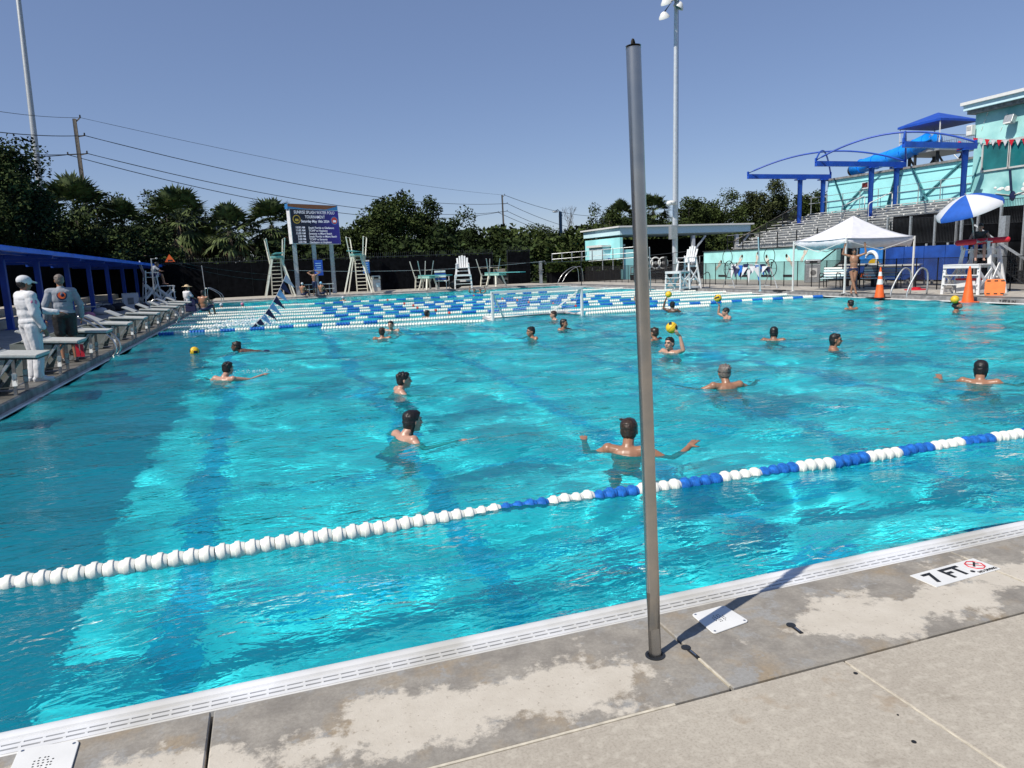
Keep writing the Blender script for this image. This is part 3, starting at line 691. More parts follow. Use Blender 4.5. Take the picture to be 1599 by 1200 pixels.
def anchor(px, py, qx, qy, lab):
    a, b = G(px, py), G(qx, qy); t = thing('deck_anchor', lab, 'anchor', a, 0, 'round anchor caps in the deck')
    MB().lathe([(.021, .0), (.021, .004), (.014, .0055)], (0, 0, 0), (0, 0, 1), 20).build('cap', 'dark_metal', t, 40)
    MB().bar((b - a) * .25 + Vector((0, 0, .002)), (b - a) + Vector((0, 0, .002)), .018, .004, (0, 0, 1)).build('slot', 'black', t)
    MB().bar((b - a) * .35 + Vector((0, 0, .005)), (b - a) * .85 + Vector((0, 0, .005)), .005, .003, (0, 0, 1)).build('latch', 'steel', t)
anchor(1071, 1012, 1090, 1028, 'dark round anchor cap at the end of the cream deck joint')
anchor(1235, 977, 1252, 990, 'dark round anchor cap alone in the deck, right of the skimmer lid')
for (px, py), lab in zip(((1336, 1052), (1427, 1159), (1427 - 25, 1117)), ('small black deck plug beside the diagonal joint', 'small black deck plug lowest in the photo', 'tiny dark deck plug between two larger ones')):
    q = G(px, py); one(MB().lathe([(.0085 if 'tiny' not in lab else .004, .0), (.0085 if 'tiny' not in lab else .004, .002)], q, (0, 0, 1), 14), 'deck_plug', 'black', lab, 'plug', 'black plugs in the deck', loc=q)
# depth tile: 7 FT. and the no diving mark
a, b, c_ = G(1420, 900), G(1519, 873), G(1463, 917); u = (b - a); ux = u.normalized(); uy = Vector((-ux.y, ux.x, 0)); ctr = (a + b) / 2 - uy * .078
t = thing('depth_tile', 'white deck tile lettered 7 FT. with a red no diving mark', 'depth marker', ctr, math.atan2(ux.y, ux.x))
W2 = u.length / 2
MB().box((-W2 / 3, 0, .0025), (W2 * 4 / 3 - .003, .152, .005)).build('tile', 'white_plastic', t, bevel=.001); MB().box((W2 * 2 / 3, 0, .0025), (W2 * 2 / 3 - .003, .152, .005)).build('tile', 'white_plastic', t, bevel=.001)
for bd, x, sz in (('7', -.165, .135), ('FT.', .01, .135)): 
    text('lettering', bd, sz, 'black', t, (x, -.002, .0058), (0, 0, 0), ext=.0006, world=False, bold=.004)
text('lettering', 'NO DIVING', .026, 'black', t, (W2 * .68, -.058, .0058), (0, 0, 0), ext=.0005, world=False, bold=.001)
MB().tube([(W2 * .68 + .048 * math.cos(q), .012 + .048 * math.sin(q), .0052) for q in np.linspace(0, 6.2832, 9)], .0035, 6, False).build('prohibition_ring', 'red', t)
MB().bar((W2 * .68 - .034, .046, .0054), (W2 * .68 + .034, -.022, .0054), .006, .002, (0, 0, 1)).build('prohibition_bar', 'red', t)
f = MB(); f.bar((W2 * .68 - .022, .0, .006), (W2 * .68 + .018, .03, .006), .011, .001, (0, 0, 1)); f.bar((W2 * .68 + .012, .026, .0063), (W2 * .68 + .03, .012, .0063), .006, .001, (0, 0, 1)); f.ell((W2 * .68 + .026, .036, .006), (.007, .007, .0012), 10, 6)
f.build('diver_mark', 'black', t)
# ================================================================== lane ropes
def run_mesh(name, n, pitch, r, m, seg=10):
    pr = []
    for i in range(n):
        z = i * pitch
        if n == 1: pr += [(r * .40, z), (r * .74, z + .001), (r * .78, z + pitch * .08), (r * .88, z + pitch * .33), (r * 1.0, z + pitch * .335), (r * 1.02, z + pitch * .38), (r * 1.02, z + pitch * .62), (r * 1.0, z + pitch * .665), (r * .88, z + pitch * .67), (r * .78, z + pitch * .91), (r * .74, z + pitch * .985), (r * .40, z + pitch * .99)]
        else: pr += [(r * .62, z + .002), (r * .70, z + pitch * .28), (r, z + pitch * .34), (r, z + pitch * .60), (r * .72, z + pitch * .66), (r * .62, z + pitch - .002)]
    mb = MB().lathe(pr, (0, 0, 0), (1, 0, 0), seg)
    me = bpy.data.meshes.new(name); me.from_pydata(mb.v, [], mb.f); me.materials.append(M[m]); me.shade_smooth(); me.set_sharp_from_angle(angle=R(35)); return me
NP = .0905; fw, fb = run_mesh('float_white', 1, NP, .058, 'rope_white', 24), run_mesh('float_blue', 1, NP, .058, 'rope_blue', 24)
rope = thing('lane_rope', 'nearest lane rope, long white stretch then blue and white floats, crossing the foreground', 'lane rope', (0, 4.66, ZW), 0, 'floating lane ropes')
MB().tube([(XL, .02, .02)] + [(x, 0, .012 + .004 * math.sin(x * 3)) for x in np.linspace(-2.4, 8.5, 12)] + [(XR, -.1, .02)], .006, 6).build('cable', 'steel', rope)
X0 = 1.44; rr = random.Random(5)
for i in range(-41, 58):
    x = X0 + i * NP; blue = i >= 0 and (i // 4) % 2 == 0
    o = bpy.data.objects.new('float', fb if blue else fw); col.objects.link(o); o.parent = rope
    o.location = (x, -.016 * (x - 1.4) + rr.uniform(-.004, .004) + .012 * math.sin(x * 1.3), .014 + rr.uniform(-.004, .004)); o.rotation_euler = (rr.uniform(0, 6.28), rr.uniform(-.04, .04), -.016 + rr.uniform(-.05, .05))
rest = MB()      # the floats beyond the hundred that show largest
for i in list(range(-53, -41)) + list(range(58, 216)):
    x = X0 + i * NP
    if XL + .15 < x < XR - .2:
        k0 = len(rest.v); me_ = fb if i >= 0 and (i // 4) % 2 == 0 else fw; dx_ = Vector((x, -.016 * (x - 1.4) + .012 * math.sin(x * 1.3), .014)); rest.add([v.co + dx_ for v in me_.vertices], [tuple(p.vertices) for p in me_.polygons])
cols_ = [1 if i >= 0 and (i // 4) % 2 == 0 else 0 for i in list(range(-53, -41)) + list(range(58, 216)) if XL + .15 < X0 + i * NP < XR - .2]
ro = rest.build('float_rest', 'rope_white', rope, 35, kind='stuff'); ro.data.materials.append(M['rope_blue']); npoly = len(fw.polygons)
for p in ro.data.polygons: p.material_index = cols_[p.index // npoly]
RP = .0905; meshes = {}
def runm(c, n):
    if (c, n) not in meshes: meshes[c, n] = run_mesh('float_run', n, RP, .074, 'rope_' + c, 8)
    return meshes[c, n]
def far_rope(a, b, label, plan, z=ZW + .028):
    a, b = Vector(a), Vector(b); L = (b - a).length; o = thing('lane_rope', label, 'lane rope', (a.x, a.y, z), math.atan2(b.y - a.y, b.x - a.x), 'floating lane ropes')
    MB().tube([(0, 0, 0), (L, 0, 0)], .006, 5).build('cable', 'steel', o); x = .05; k = 0
    while x < L - .2:
        c, n = plan(x, L, k); q = bpy.data.objects.new('float_run', runm(c, n)); col.objects.link(q); q.parent = o
        q.location = (x, .03 * math.sin(x * .7 + a.y), .006 * math.sin(x * 2.1)); x += n * RP; k += 1
def std(off):
    def f(x, L, k):
        if x < 4.9 + off or x > L - 5.2: return 'white', 8
        if k % 11 == 5: return 'red', 1
        return ('blue', 6) if k % 2 == 0 else ('white', 5)
    return f
def first(x, L, k):
    if x > 7.2 and x < 16.5: return 'white', 4
    return ('blue', 5) if k % 2 == 0 else ('white', 5)
nm = ['first of the far lane ropes, blue and white at both ends, behind the goal', 'second far lane rope behind the goal, starting in a long white stretch', 'third far lane rope behind the goal, crossed by the fallen pennants', 'fourth far lane rope behind the goal, among tight blue and white bands', 'fifth far lane rope behind the goal, with open water on its far side',
      'sixth far lane rope behind the goal, the last of the tight group']
for i in range(6):
    ya = 24.7 + i * 2.36; yb = 23.1 + i * 2.3
    far_rope((XL + .05, ya, 0), (XR - .05, yb, 0), nm[i], first if i == 0 else std(.22 * (i % 3)))
far_rope((XL + .05, 41.5, 0), (XR - .05, 40.5, 0), 'farthest lane rope, alone in front of the diving boards', std(.4))
far_rope(G(500, 515, ZW), G(766, 503, ZW), 'thin white goal line rope left of the goal', lambda x, L, k: ('white', 2))
far_rope(G(913, 492, ZW), G(1110, 479, ZW), 'thin white goal line rope right of the goal', lambda x, L, k: ('white', 2))
# ================================================================== goal
gl_, gr_ = G(770, 502, ZW), G(909, 492, ZW); gt = AY(770, 457, gl_.y); hgt = gt.z
t = thing('water_polo_goal', 'floating white water polo goal with a slack net', 'goal', (gl_ + gr_) / 2, math.atan2((gr_ - gl_).y, (gr_ - gl_).x)); w = (gr_ - gl_).length / 2; hz = hgt - ZW
for sx in (-1, 1):
    MB().box((sx * w, 0, hz / 2 - .1), (.075, .075, hz + .2)).build('post', 'white_plastic', t, bevel=.008)
    MB().bar((sx * (w - .06), .03, hz - .08), (sx * (w - .75), .95, .05), .045).build('strut', 'white_plastic', t)
    MB().tube([(sx * (w - .02), .05, .02), (sx * (w - .1), 1.0, .02)], .09, 10).build('side_float', 'white_plastic', t, True)
MB().box((0, 0, hz - .01), (w * 2 + .08, .075, .085)).build('crossbar', 'white_plastic', t, bevel=.008)
MB().tube([(-w + .1, 1.0, .02), (w - .1, 1.0, .02)], .09, 10).build('rear_float', 'white_plastic', t, True)
n = MB(); NXg = 34
def netp(u, v): x = -w + 2 * w * u; return Vector((x, .04 + .95 * v + .0 * u, (hz - .05) * (1 - v) ** 1.0 - .10 * math.sin(v * math.pi) * (1 + .3 * math.sin(u * 9)) + .02))
for i in range(NXg + 1): n.tube([netp(i / NXg, v) for v in np.linspace(0, 1, 8)], .0035, 3, False)
for j in range(1, 12): n.tube([netp(u, j / 12) for u in np.linspace(0, 1, 16)], .0035, 3, False)
n.build('net', 'white_plastic', t)
# ================================================================== fallen backstroke pennants with spray where they hit the water
fa, fb_ = AY(447, 428, 30), G(392, 512, ZW + .04); t = thing('pennant_string', 'sagging string of dark and pale blue pennants dipping into the water', 'pennants', (fa + fb_) / 2)
def sag(a, b, n_, s): return [a.lerp(b, i / n_) - Vector((0, 0, s * math.sin(math.pi * i / n_))) for i in range(n_ + 1)]
line = sag(fa, fb_, 9, .25); MB().tube(line, .008, 5).build('cord', 'white_fabric', t, world=True)
for i in range(9):
    a, b = line[i], line[i + 1]; m_ = (a + b) / 2 + Vector((.35, .1, -.42)); MB().slab([a.lerp(b, .04), a.lerp(b, .96), m_], .004).build('pennant', ('white_fabric', 'light_blue_fabric', 'navy_fabric')[(0, 2, 1, 2, 1, 2, 1, 2, 2)[i]], t, world=True)
rr = random.Random(8); sp = MB(); c0 = G(385, 509, ZW)
for i in range(800):
    r_ = abs(rr.gauss(0, 1)); x = rr.gauss(0, .75); y = rr.gauss(0, .5); z = abs(rr.gauss(0, .16)) * max(.1, 1 - abs(x) * .5); s_ = rr.uniform(.008, .026); sp.ell(c0 + Vector((x, y, z)), (s_ * 1.5, s_, s_ * .8), 5, 3)
c1 = G(398, 583, ZW)
for i in range(160): sp.ell(c1 + Vector((rr.gauss(0, .22), rr.gauss(0, .1), abs(rr.gauss(0, .035)))), rr.uniform(.003, .010), 5, 3)
M['spray'] = mat('spray', (.8, .85, .88), .3, var=.02); sp.build('water_spray', 'spray', None, True, kind='stuff')
tag(bpy.data.objects['water_spray'], 'white spray thrown up by swimmers')
# ================================================================== left deck: starting blocks
mk('block_top', (.42, .43, .41), .7, var=.1, scale=30, bump=.2)
mk('block_panel', (.20, .215, .195), .6, var=.12, scale=4)
def starting_block():
    t = thing('starting_block', 'starting block', 'starting block', (0, 0, 0), 0, 'starting blocks along the left edge')
    b = MB(); tilt = R(-5); b.box((-.17, 0, .555), (.62, .56, .05), 0, 0, R(6)); b.build('platform', 'block_top', t, bevel=.012)
    MB().box((-.17, 0, .523), (.60, .50, .03), 0, 0, R(6)).build('platform_frame', 'dark_metal', t)
    MB().box((-.40, 0, .665), (.34, .48, .035), 0, 0, R(33)).build('kick_plate', 'block_top', t, bevel=.01)
    MB().box((-.34, 0, .60), (.10, .44, .06), 0, 0, R(6)).build('plate_rail', 'black', t)
    for s in (-1, 1):
        MB().tube([(-.12, .21 * s, 0), (-.10, .21 * s, .51)], .019, 10).build('leg', 'steel', t, 40)
        MB().tube([(-.116, .21 * s, .13), (-.108, .21 * s, .30)], .025, 10).build('leg_sleeve', 'white_plastic', t, 40)
        MB().bar((-.40, .22 * s, .02), (-.10, .22 * s, .51), .05, .03).build('strut', 'galvanised', t)
    MB().tube([(-.115, -.21, .12), (-.115, .21, .12)], .013, 8).build('crossbar', 'steel', t, 40); MB().tube([(-.45, -.235, .115), (-.115, -.235, .115)], .013, 8).build('side_bar', 'steel', t, 40)
    b = MB(); pts = [(-.62, -.245, .02), (-.30, -.245, .02), (-.16, -.245, .50), (-.62, -.245, .55)]; b.slab(pts, .02, (0, 1, 0)); b.build('side_panel', 'block_panel', t)
    b = MB(); pts = [(-.62, .245, .02), (-.30, .245, .02), (-.16, .245, .50), (-.62, .245, .55)]; b.slab(pts, -.02, (0, 1, 0)); b.build('side_panel', 'block_panel', t)
    MB().box((-.60, 0, .30), (.03, .46, .5)).build('rear_panel', 'block_panel', t); MB().box((-.78, 0, .27), (.34, .42, .04), 0, 0, R(4)).build('rear_step', 'block_top', t, bevel=.01); MB().box((-.80, 0, .13), (.04, .38, .25)).build('step_support', 'galvanised', t)
    t.scale = (1.38, 1.22, 1.06); return t
blk0 = starting_block()
blab = ['starting block numbered 4, nearest on the left deck, before the man in white', 'starting block numbered 5, just behind the man in white', 'third starting block from the front, red tags under its platform', 'fourth starting block from the front, before the first curved handrail', 'fifth starting block from the front, right behind the curved handrail',
        'sixth starting block from the front, in the middle of the row', 'seventh starting block from the front, ahead of the steel pole', 'eighth starting block from the front, by the left lifeguard chair', 'second last starting block at the far end of the row', 'last and farthest starting block of the row, by the far handrail']
for i in range(10):
    o = blk0 if i == 0 else copy_tree(blk0); o.location = (XS + .12 + .012 * i, 12.3 + i * 2.36, ZD); o['label'] = blab[i]
blks = [o for o in col.objects if o.name.startswith('starting_block')]
for o, nb in zip(blks[:3], '456'): text('number', nb, .17, 'black', o, (-.36, -.248, .17), (R(90), 0, 0), world=False, bold=.004, ext=.001)
o = copy_tree(blk0); o.location = (XS + .12, 9.94, ZD); o['label'] = 'starting block cut off by the left picture edge'
for c in list(o.children):
    if c.name.startswith('number'): bpy.data.objects.remove(c)
for q, dy in enumerate((0, .1)):
    one(MB().slab([(0, 0, 0), (.05, 0, 0), (.06, 0, -.22), (.0, 0, -.22)], .02, (0, 1, 0)), 'red_tag', 'red', ('red hanging tag under the third starting block, left of two', 'red hanging tag under the third starting block, right of two')[q], 'tag', 'red tags under a block').location = AY(117 + q * 7, 538, 14.2)
def handrail(pts, label, cat='handrail', group='curved steel handrails', both=.5, m='steel', r=.021):
    """a pair of bent tubes"""
    t = thing('handrail', label, cat, pts[0], 0, group)
    def smooth_pts(ps):
        out = []
        for i in range(len(ps) - 1):
            p0, p1, p2, p3 = [Vector(ps[max(0, min(len(ps) - 1, i + q))]) for q in (-1, 0, 1, 2)]
            for k_ in range(6):
                u = k_ / 6; out.append(.5 * ((2 * p1) + (p2 - p0) * u + (2 * p0 - 5 * p1 + 4 * p2 - p3) * u * u + (3 * p1 - p0 - 3 * p2 + p3) * u ** 3))
        return out + [Vector(ps[-1])]
    base = smooth_pts(pts)
    for s in (0, 1):
        MB().tube([p + Vector(both) * s for p in base], r, 8).build('rail', m, t, True, world=True)
    return t
for Y, lab in ((18.3, 'curved steel handrail between the fourth and fifth starting blocks'), (30.6, 'curved steel handrail at the far end of the starting blocks')):
    handrail([(XS - .75, Y, ZD), (XS - .75, Y, ZD + .62), (XS - .62, Y, ZD + .80), (XS - .40, Y, ZD + .76), (XS + .05, Y, ZD + .35), (XS + .17, Y, ZD + .08), (XS + .10, Y, ZD - .1), (XS - .05, Y, ZD - .13)], lab, both=(0, .5, 0))
handrail([(XS - .1, YE - 3.4, ZD), (XS - .1, YE - 3.4, .85), (XS + .1, YE - 3.4, 1.0), (XS + .7, YE - 3.4, .6), (XS + .8, YE - 3.4, .2)], 'bent steel handrail in the far left corner of the pool', both=(.1, .5, 0))
# the man in white and the man in grey
p = G(60, 595, ZD)
man = person('person', 'heavy man in white shirt, white trousers and white cap pointing beside the starting blocks', p, heading(p, 68),
   dict(er=(.255, -.02, 1.11), wr=(.24, .09, .88), el=(-.27, .22, 1.16), wl=(-.10, .50, 1.10), sr=(.20, -.01, 1.40), sl=(-.20, -.01, 1.40), pelvis=(0, .02, .96), tr=(.15, .16, .03), tl=(-.14, .17, .03)),
   'skin_brown', 'hair_black', 'short', 1.28, hd=(6, -8, 0), vox=.010, hdir=(None, (.2, 1, -.2)), palm=((-1, 0, 0), (0, 0, -1)), curl=(.5, .3),
   clothes=(('shirt', 'white_fabric', 'shirt', .012), ('trousers', 'white_fabric', 'trousers', .012), ('shoes', 'white_fabric', 'shoes', .0), ('cap', 'white_fabric', 'cap', .0)))
b = MB().tube([(.10, .0, 1.47), (.085, .12, 1.40), (.03, .19, 1.25), (0, .205, 1.10), (-.03, .195, 1.25), (-.085, .12, 1.40), (-.10, .0, 1.47)], .008, 5); b.build('lanyard', 'navy_fabric', man)
MB().ell((.285, -.01, 1.30), (.012, .05, .05), 12, 8).build('sleeve_patch', 'bag_pink', man, True)
p = AY(101, 500, 16.4); p.z = ZD
man2 = person('person', 'man in grey long sleeved shirt with a round orange emblem on his back', p, heading(p, -4), dict(er=(.30, -.01, 1.13), wr=(.30, .10, .88), el=(-.30, -.01, 1.13), wl=(-.30, .10, .88), sr=(.19, -.01, 1.39), sl=(-.19, -.01, 1.39)),
   'skin_tan', 'hair_grey', 'short', 1.15, hd=(0, -5, 0), vox=.011, palm=((-1, 0, 0), (1, 0, 0)), clothes=(('shirt', 'grey_fabric', 'shirt', .010), ('shorts', 'black', 'shorts', .02), ('shoes', 'dark_metal', 'shoes', 0), ('visor', 'grey_fabric', 'visor', 0)), scale=1.02)
e = MB().lathe([(.088, 0), (.088, .012), (.07, .016)], (0, -.124, 1.32), (0, -1, .12), 24).build('emblem', 'navy_fabric', man2); MB().lathe([(.068, 0), (.066, .006)], (0, -.138, 1.322), (0, -1, .12), 24).build('emblem_disc', 'orange', e)
MB().ell((.012, -.146, 1.325), (.028, .006, .036), 10, 8, rotm(0, 0, .5)).build('emblem_figure', 'navy_fabric', e); MB().box((0, -.142, 1.205), (.13, .006, .012)).build('emblem_band', 'navy_fabric', man2)
# ================================================================== blue shade canopy with its columns
CXF, CXB = -7.1, -11.6; ya, yb = 9.0, 62.5
def cz(y): return 2.76 - (y - 24) * .0045
t = thing('shade_canopy', 'long blue metal shade canopy on blue columns along the left deck', 'canopy', (-9, 35, ZD))
b = MB(); N_ = 100
for i in range(N_):
    y0, y1 = ya + (yb - ya) * i / N_, ya + (yb - ya) * (i + 1) / N_
    b.add([(CXF, y0, cz(y0)), (CXF, y1, cz(y1)), (CXB, y1, cz(y1) + .06), (CXB, y0, cz(y0) + .06), (CXF, y0, cz(y0) + .05), (CXF, y1, cz(y1) + .05), (CXB, y1, cz(y1) + .11), (CXB, y0, cz(y0) + .11)], [(0, 3, 2, 1), (4, 5, 6, 7), (0, 1, 5, 4), (2, 3, 7, 6), (1, 2, 6, 5), (0, 4, 7, 3)])
b.build('roof', 'blue_roof', t, world=True)
b = MB()
for i in range(N_ * 3): 
    y = ya + (yb - ya) * (i + .5) / (N_ * 3); b.bar((CXF + .01, y, cz(y) + .055), (CXB, y, cz(y) + .115), .04, .03)
b.build('roof_ribs', 'blue_roof', t, world=True)['kind'] = 'stuff'
MB().bar((CXF - .012, ya, cz(ya) + .0), (CXF - .012, yb, cz(yb) + .0), .02, .15, (0, 0, 1)).build('fascia', 'blue_roof', t, world=True)
for y in [14.5 + 4.5 * q for q in range(3)] + [AX(x_, 450, -8.8).y for x_ in (8, 62, 108, 142, 170, 194)] + [57.5, 62]:
    c = MB().bar((-8.8, y, ZD), (-8.8, y, cz(y) + .0), .20, .20).build('column', 'blue_paint', t, world=True, bevel=.01)
    MB().bar((CXF - .1, y, cz(y) - .09), (CXB, y, cz(y) - .03), .10, .16, (0, 0, 1)).build('beam', 'blue_paint', t, world=True)
    MB().box((-8.8, y, ZD + .012), (.3, .3, .024)).build('base_plate', 'blue_paint', t, world=True)
for x in (-8.0, -10.2): MB().bar((x, ya, cz(ya) - .03), (x, yb, cz(yb) - .03), .06, .07).build('purlin', 'blue_paint', t, world=True)
# concrete seating step under it, sunlit at its near end
t = thing('seating_step', 'low pale concrete seating step behind the canopy columns', 'step', (-10.5, 34, ZD)); d = MB(); d.box((-10.2, 34, ZD + .16), (2.0, 50, .32)); d.build('lower_step', 'concrete', t, world=True); d = MB(); d.box((-10.7, 34, ZD + .48), (1.0, 50, .32)); d.build('upper_step', 'concrete', t, world=True)
# ================================================================== lifeguard chairs
def guard_chair(label, loc, rz, scale=1., back=True, group='white lifeguard chairs'):
    t = thing('lifeguard_chair', label, 'lifeguard chair', loc, rz, group); w = .48
    for s in (-1, 1):
        MB().bar((s * .62, -.62, 0), (s * .40, -.42, 1.75 if back else 1.5), .11, .055).build('leg', 'cream_white', t); MB().bar((s * .60, .16, 0), (s * .40, .05, 1.5), .11, .055).build('leg', 'cream_white', t)
        MB().bar((s * .585, -.55, .35), (s * .47, .08, 1.05), .03, .10).build('brace', 'cream_white', t); MB().bar((s * .50, -.48, 1.05), (s * .575, .12, .35), .03, .10).build('brace', 'cream_white', t)
        MB().bar((s * .58, .80, 0), (s * .54, .76, .92), .09, .05).build('leg', 'cream_white', t); MB().bar((s * .56, .10, .80), (s * .56, .82, .15), .03, .09).build('brace', 'cream_white', t); MB().bar((s * .56, .80, .78), (s * .57, .12, .12), .03, .09).build('brace', 'cream_white', t)
        MB().bar((s * .44, -.46, 1.66), (s * .44, .18, 1.66), .10, .035, (0, 0, 1)).build('armrest', 'cream_white', t); MB().bar((s * .42, .12, 1.42), (s * .43, .13, 1.66), .07, .05).build('arm_post', 'cream_white', t)
        MB().bar((s * .59, -.60, .10), (s * .59, .80, .10), .04, .10).build('skid', 'cream_white', t)
    for i in range(4): MB().box((0, -.34 + i * .13, 1.42), (.86, .115, .03)).build('seat_slat', 'cream_white', t)
    for i in range(6): MB().box((0, .22 + i * .115, .95), (1.12, .10, .03)).build('footrest_slat', 'cream_white', t)
    MB().box((0, .82, .90), (1.14, .03, .11)).build('front_rail', 'cream_white', t); MB().box((0, .12, .90), (1.10, .04, .12)).build('cross_rail', 'cream_white', t)
    for z in (.32, .62): MB().box((0, .81, z), (1.12, .09, .03)).build('step', 'cream_white', t)
    for z in (.5, 1.2): MB().box((0, -.52 + z * .06, z), (1.0, .03, .10)).build('rear_rail', 'cream_white', t)
    if back:
        for i in range(5):
            x = (i - 2) * .155; h_ = 2.28 - .045 * abs(i - 2) ** 2; MB().bar((x, -.42, 1.42), (x * 1.12, -.60, h_), .13, .025, (0, 1, 0)).build('back_slat', 'cream_white', t, bevel=.01)
    t.scale = (scale,) * 3; return t
mk('cream_white', (.70, .70, .70), .5, var=.05, scale=8)
gc = AY(246, 476, 42.5); gc = G(246, 476, ZD); gc.z = ZD
lg = guard_chair('white lifeguard chair on the left deck with a guard in it', (gc.x, gc.y, ZD), R(-75), 1.2)
fwd = Matrix.Rotation(R(-75), 3, 'Z')
SIT = dict(pelvis=(0, -.10, .10), chest=(0, -.14, .44), neck=(0, -.12, .62), head=(0, -.08, .76), sr=(.18, -.13, .57), sl=(-.18, -.13, .57), er=(.26, .02, .32), el=(-.26, .02, .32), wr=(.14, .22, .26), wl=(-.14, .22, .26),
           hr=(.09, -.06, .08), hl=(-.09, -.06, .08), kr=(.12, .38, .10), kl=(-.12, .38, .10), ar=(.12, .46, -.34), al=(-.12, .44, -.34), tr=(.13, .62, -.40), tl=(-.13, .60, -.40))
person('person', 'lifeguard in dark clothes resting on the arm of the left lifeguard chair', Vector((gc.x, gc.y, ZD + 1.435 * 1.2)), R(-75), {**SIT, 'chest': (0, .02, .40), 'neck': (0, .12, .55), 'head': (0, .2, .66), 'sr': (.18, .08, .50), 'sl': (-.18, .08, .50), 'er': (.3, .3, .3), 'wr': (.1, .42, .3)}, 'skin_tan', 'hair_black', 'long', vox=.014, clothes=(('top', 'grey_fabric', 'tee', .008), ('shorts', 'navy_fabric', 'shorts', .01)), scale=1.15)
# posts with the false start rope along the left and far deck
def deck_pole(px, py, top, lab, r=.03, m='galvanised', group='slim steel rope poles'):
    q = G(px, py, ZD); tp = AY(*top, q.y); t = thing('rope_pole', lab, 'pole', q, 0, group)
    MB().tube([q, tp], r, 10).build('shaft', m, t, 40, world=True); MB().lathe([(.07, 0), (.07, .02)], (0, 0, 0), (0, 0, 1), 14).build('base_plate', m, t); MB().ell(tp - q, .035, 8, 6).build('finial', m, t, True)
    return q, tp
q1, t1 = deck_pole(243, 483, (236, 405), 'steel rope pole in front of the left lifeguard chair, topped by a short arm', .035)
q2, t2 = deck_pole(294, 462, (288, 411), 'steel rope pole behind the person in a straw hat')
q3, t3 = deck_pole(322, 467, (315, 416), 'steel rope pole right of the straw hat, by the far left corner')
q4, t4 = deck_pole(908, 446, (907, 397), 'dark rope pole beyond the right goal post, before the hedge', m='dark_metal')
q5, t5 = deck_pole(1016, 456, (1014, 387), 'steel rope pole just right of the big steel post')
q6, t6 = deck_pole(1187, 455, (1184, 372), 'pale rope pole between the wheels of the flag reel', m='pale_blue_paint')
tp_ = [o for o in col.objects if o.name == 'rope_pole'][0]; arm_ = MB().tube([t1, AY(246, 404, t1.y)], .03, 8).build('arm', 'galvanised', tp_, 40, world=True); MB().ell(AY(244, 404, t1.y) - t1 + (t1 - q1), .05, 8, 6).build('pulley', 'galvanised', tp_, True)
def rope_line(a, b, s, r, lab, m='dark_metal', n=24): 
    pts = [a.lerp(b, i / n) - Vector((0, 0, s * 4 * (i / n) * (1 - i / n))) for i in range(n + 1)]; return one(MB().tube(pts, r, 5), 'rope', m, lab, 'rope', 'ropes strung over the pool deck', loc=a)
fl = AY(265, 405, t1.y + 1.5)
rope_line(AY(246, 404, t1.y), AY(440, 430, 52), .15, .007, 'thin rope sagging from the left pole past the diving stands, upper of two', 'dark_metal')
rope_line(AY(246, 404, t1.y), AY(440, 438, 50), .3, .007, 'thin rope sagging from the left pole past the diving stands, lower of two', 'dark_metal')
rope_line(AY(440, 422, 52), AY(850, 408, 52), .35, .010, 'thin rope strung across the far fence past both diving stands', 'galvanised')
rope_line(AY(780, 411, 52), AY(1090, 391, 36), .2, .016, 'dark rope running over the hedge toward the bleachers')
t = thing('warning_flag', 'small orange triangular flag on the rope over the left deck', 'flag', fl); MB().slab([(-.26, 0, -.15), (.26, 0, -.15), (0, 0, .27)], .01, (0, 1, 0)).build('cloth', 'orange', t); MB().box((.02, -.004, -.07), (.24, .004, .09)).build('dark_mark', 'black', t)
# people at the far end of the left deck
p = G(299, 487, ZD); SITG = {**SIT, 'kr': (.14, .36, .22), 'kl': (-.14, .36, .22), 'ar': (.12, .5, -.12), 'al': (-.12, .5, -.12), 'tr': (.13, .66, -.17), 'tl': (-.13, .66, -.17)}
person('person', 'person in a straw hat and white shirt sitting at the pool edge', p + Vector((0, 0, .28)), heading(p, 60), SITG, 'skin_dark', 'hair_black', 'short', vox=.014, clothes=(('shirt', 'white_fabric', 'tee', .01), ('shorts', 'navy_fabric', 'shorts', .01), ('hat', 'straw', 'straw_hat', 0)), scale=1.1)
one(MB().box((0, 0, .14), (.45, .4, .27)).box((0, -.18, .45), (.45, .04, .36)), 'low_chair', 'navy_fabric', 'low dark seat under the person in a straw hat', 'seat', bevel=.02).location = (p.x, p.y, ZD)
p = G(322, 489, ZD)
person('person', 'bare backed swimmer sitting on the far corner of the pool edge', p + Vector((0, 0, .09)), heading(p, 30), SITG, 'skin_tan', 'hair_black', 'slick', vox=.014, clothes=(('swim_trunks', 'swim_navy', 'shorts', .006),), scale=1.05)
for px, py, lab, cap_ in ((346, 482, 'swimmer in a pale cap leaning on the pool edge beside the far left corner', 'white_fabric'), (379, 481, 'swimmer in a pinkish cap at the white far lane rope', 'bag_pink'), (536, 470, 'lone swimmer in a white cap before the people at the far bench', 'white_fabric')):
    swimmer(px, py, 40, lab, 'skin_tan', 'hair_black', None, 'low', clothes=(('swim_cap', cap_, 'swim_cap', .0),))
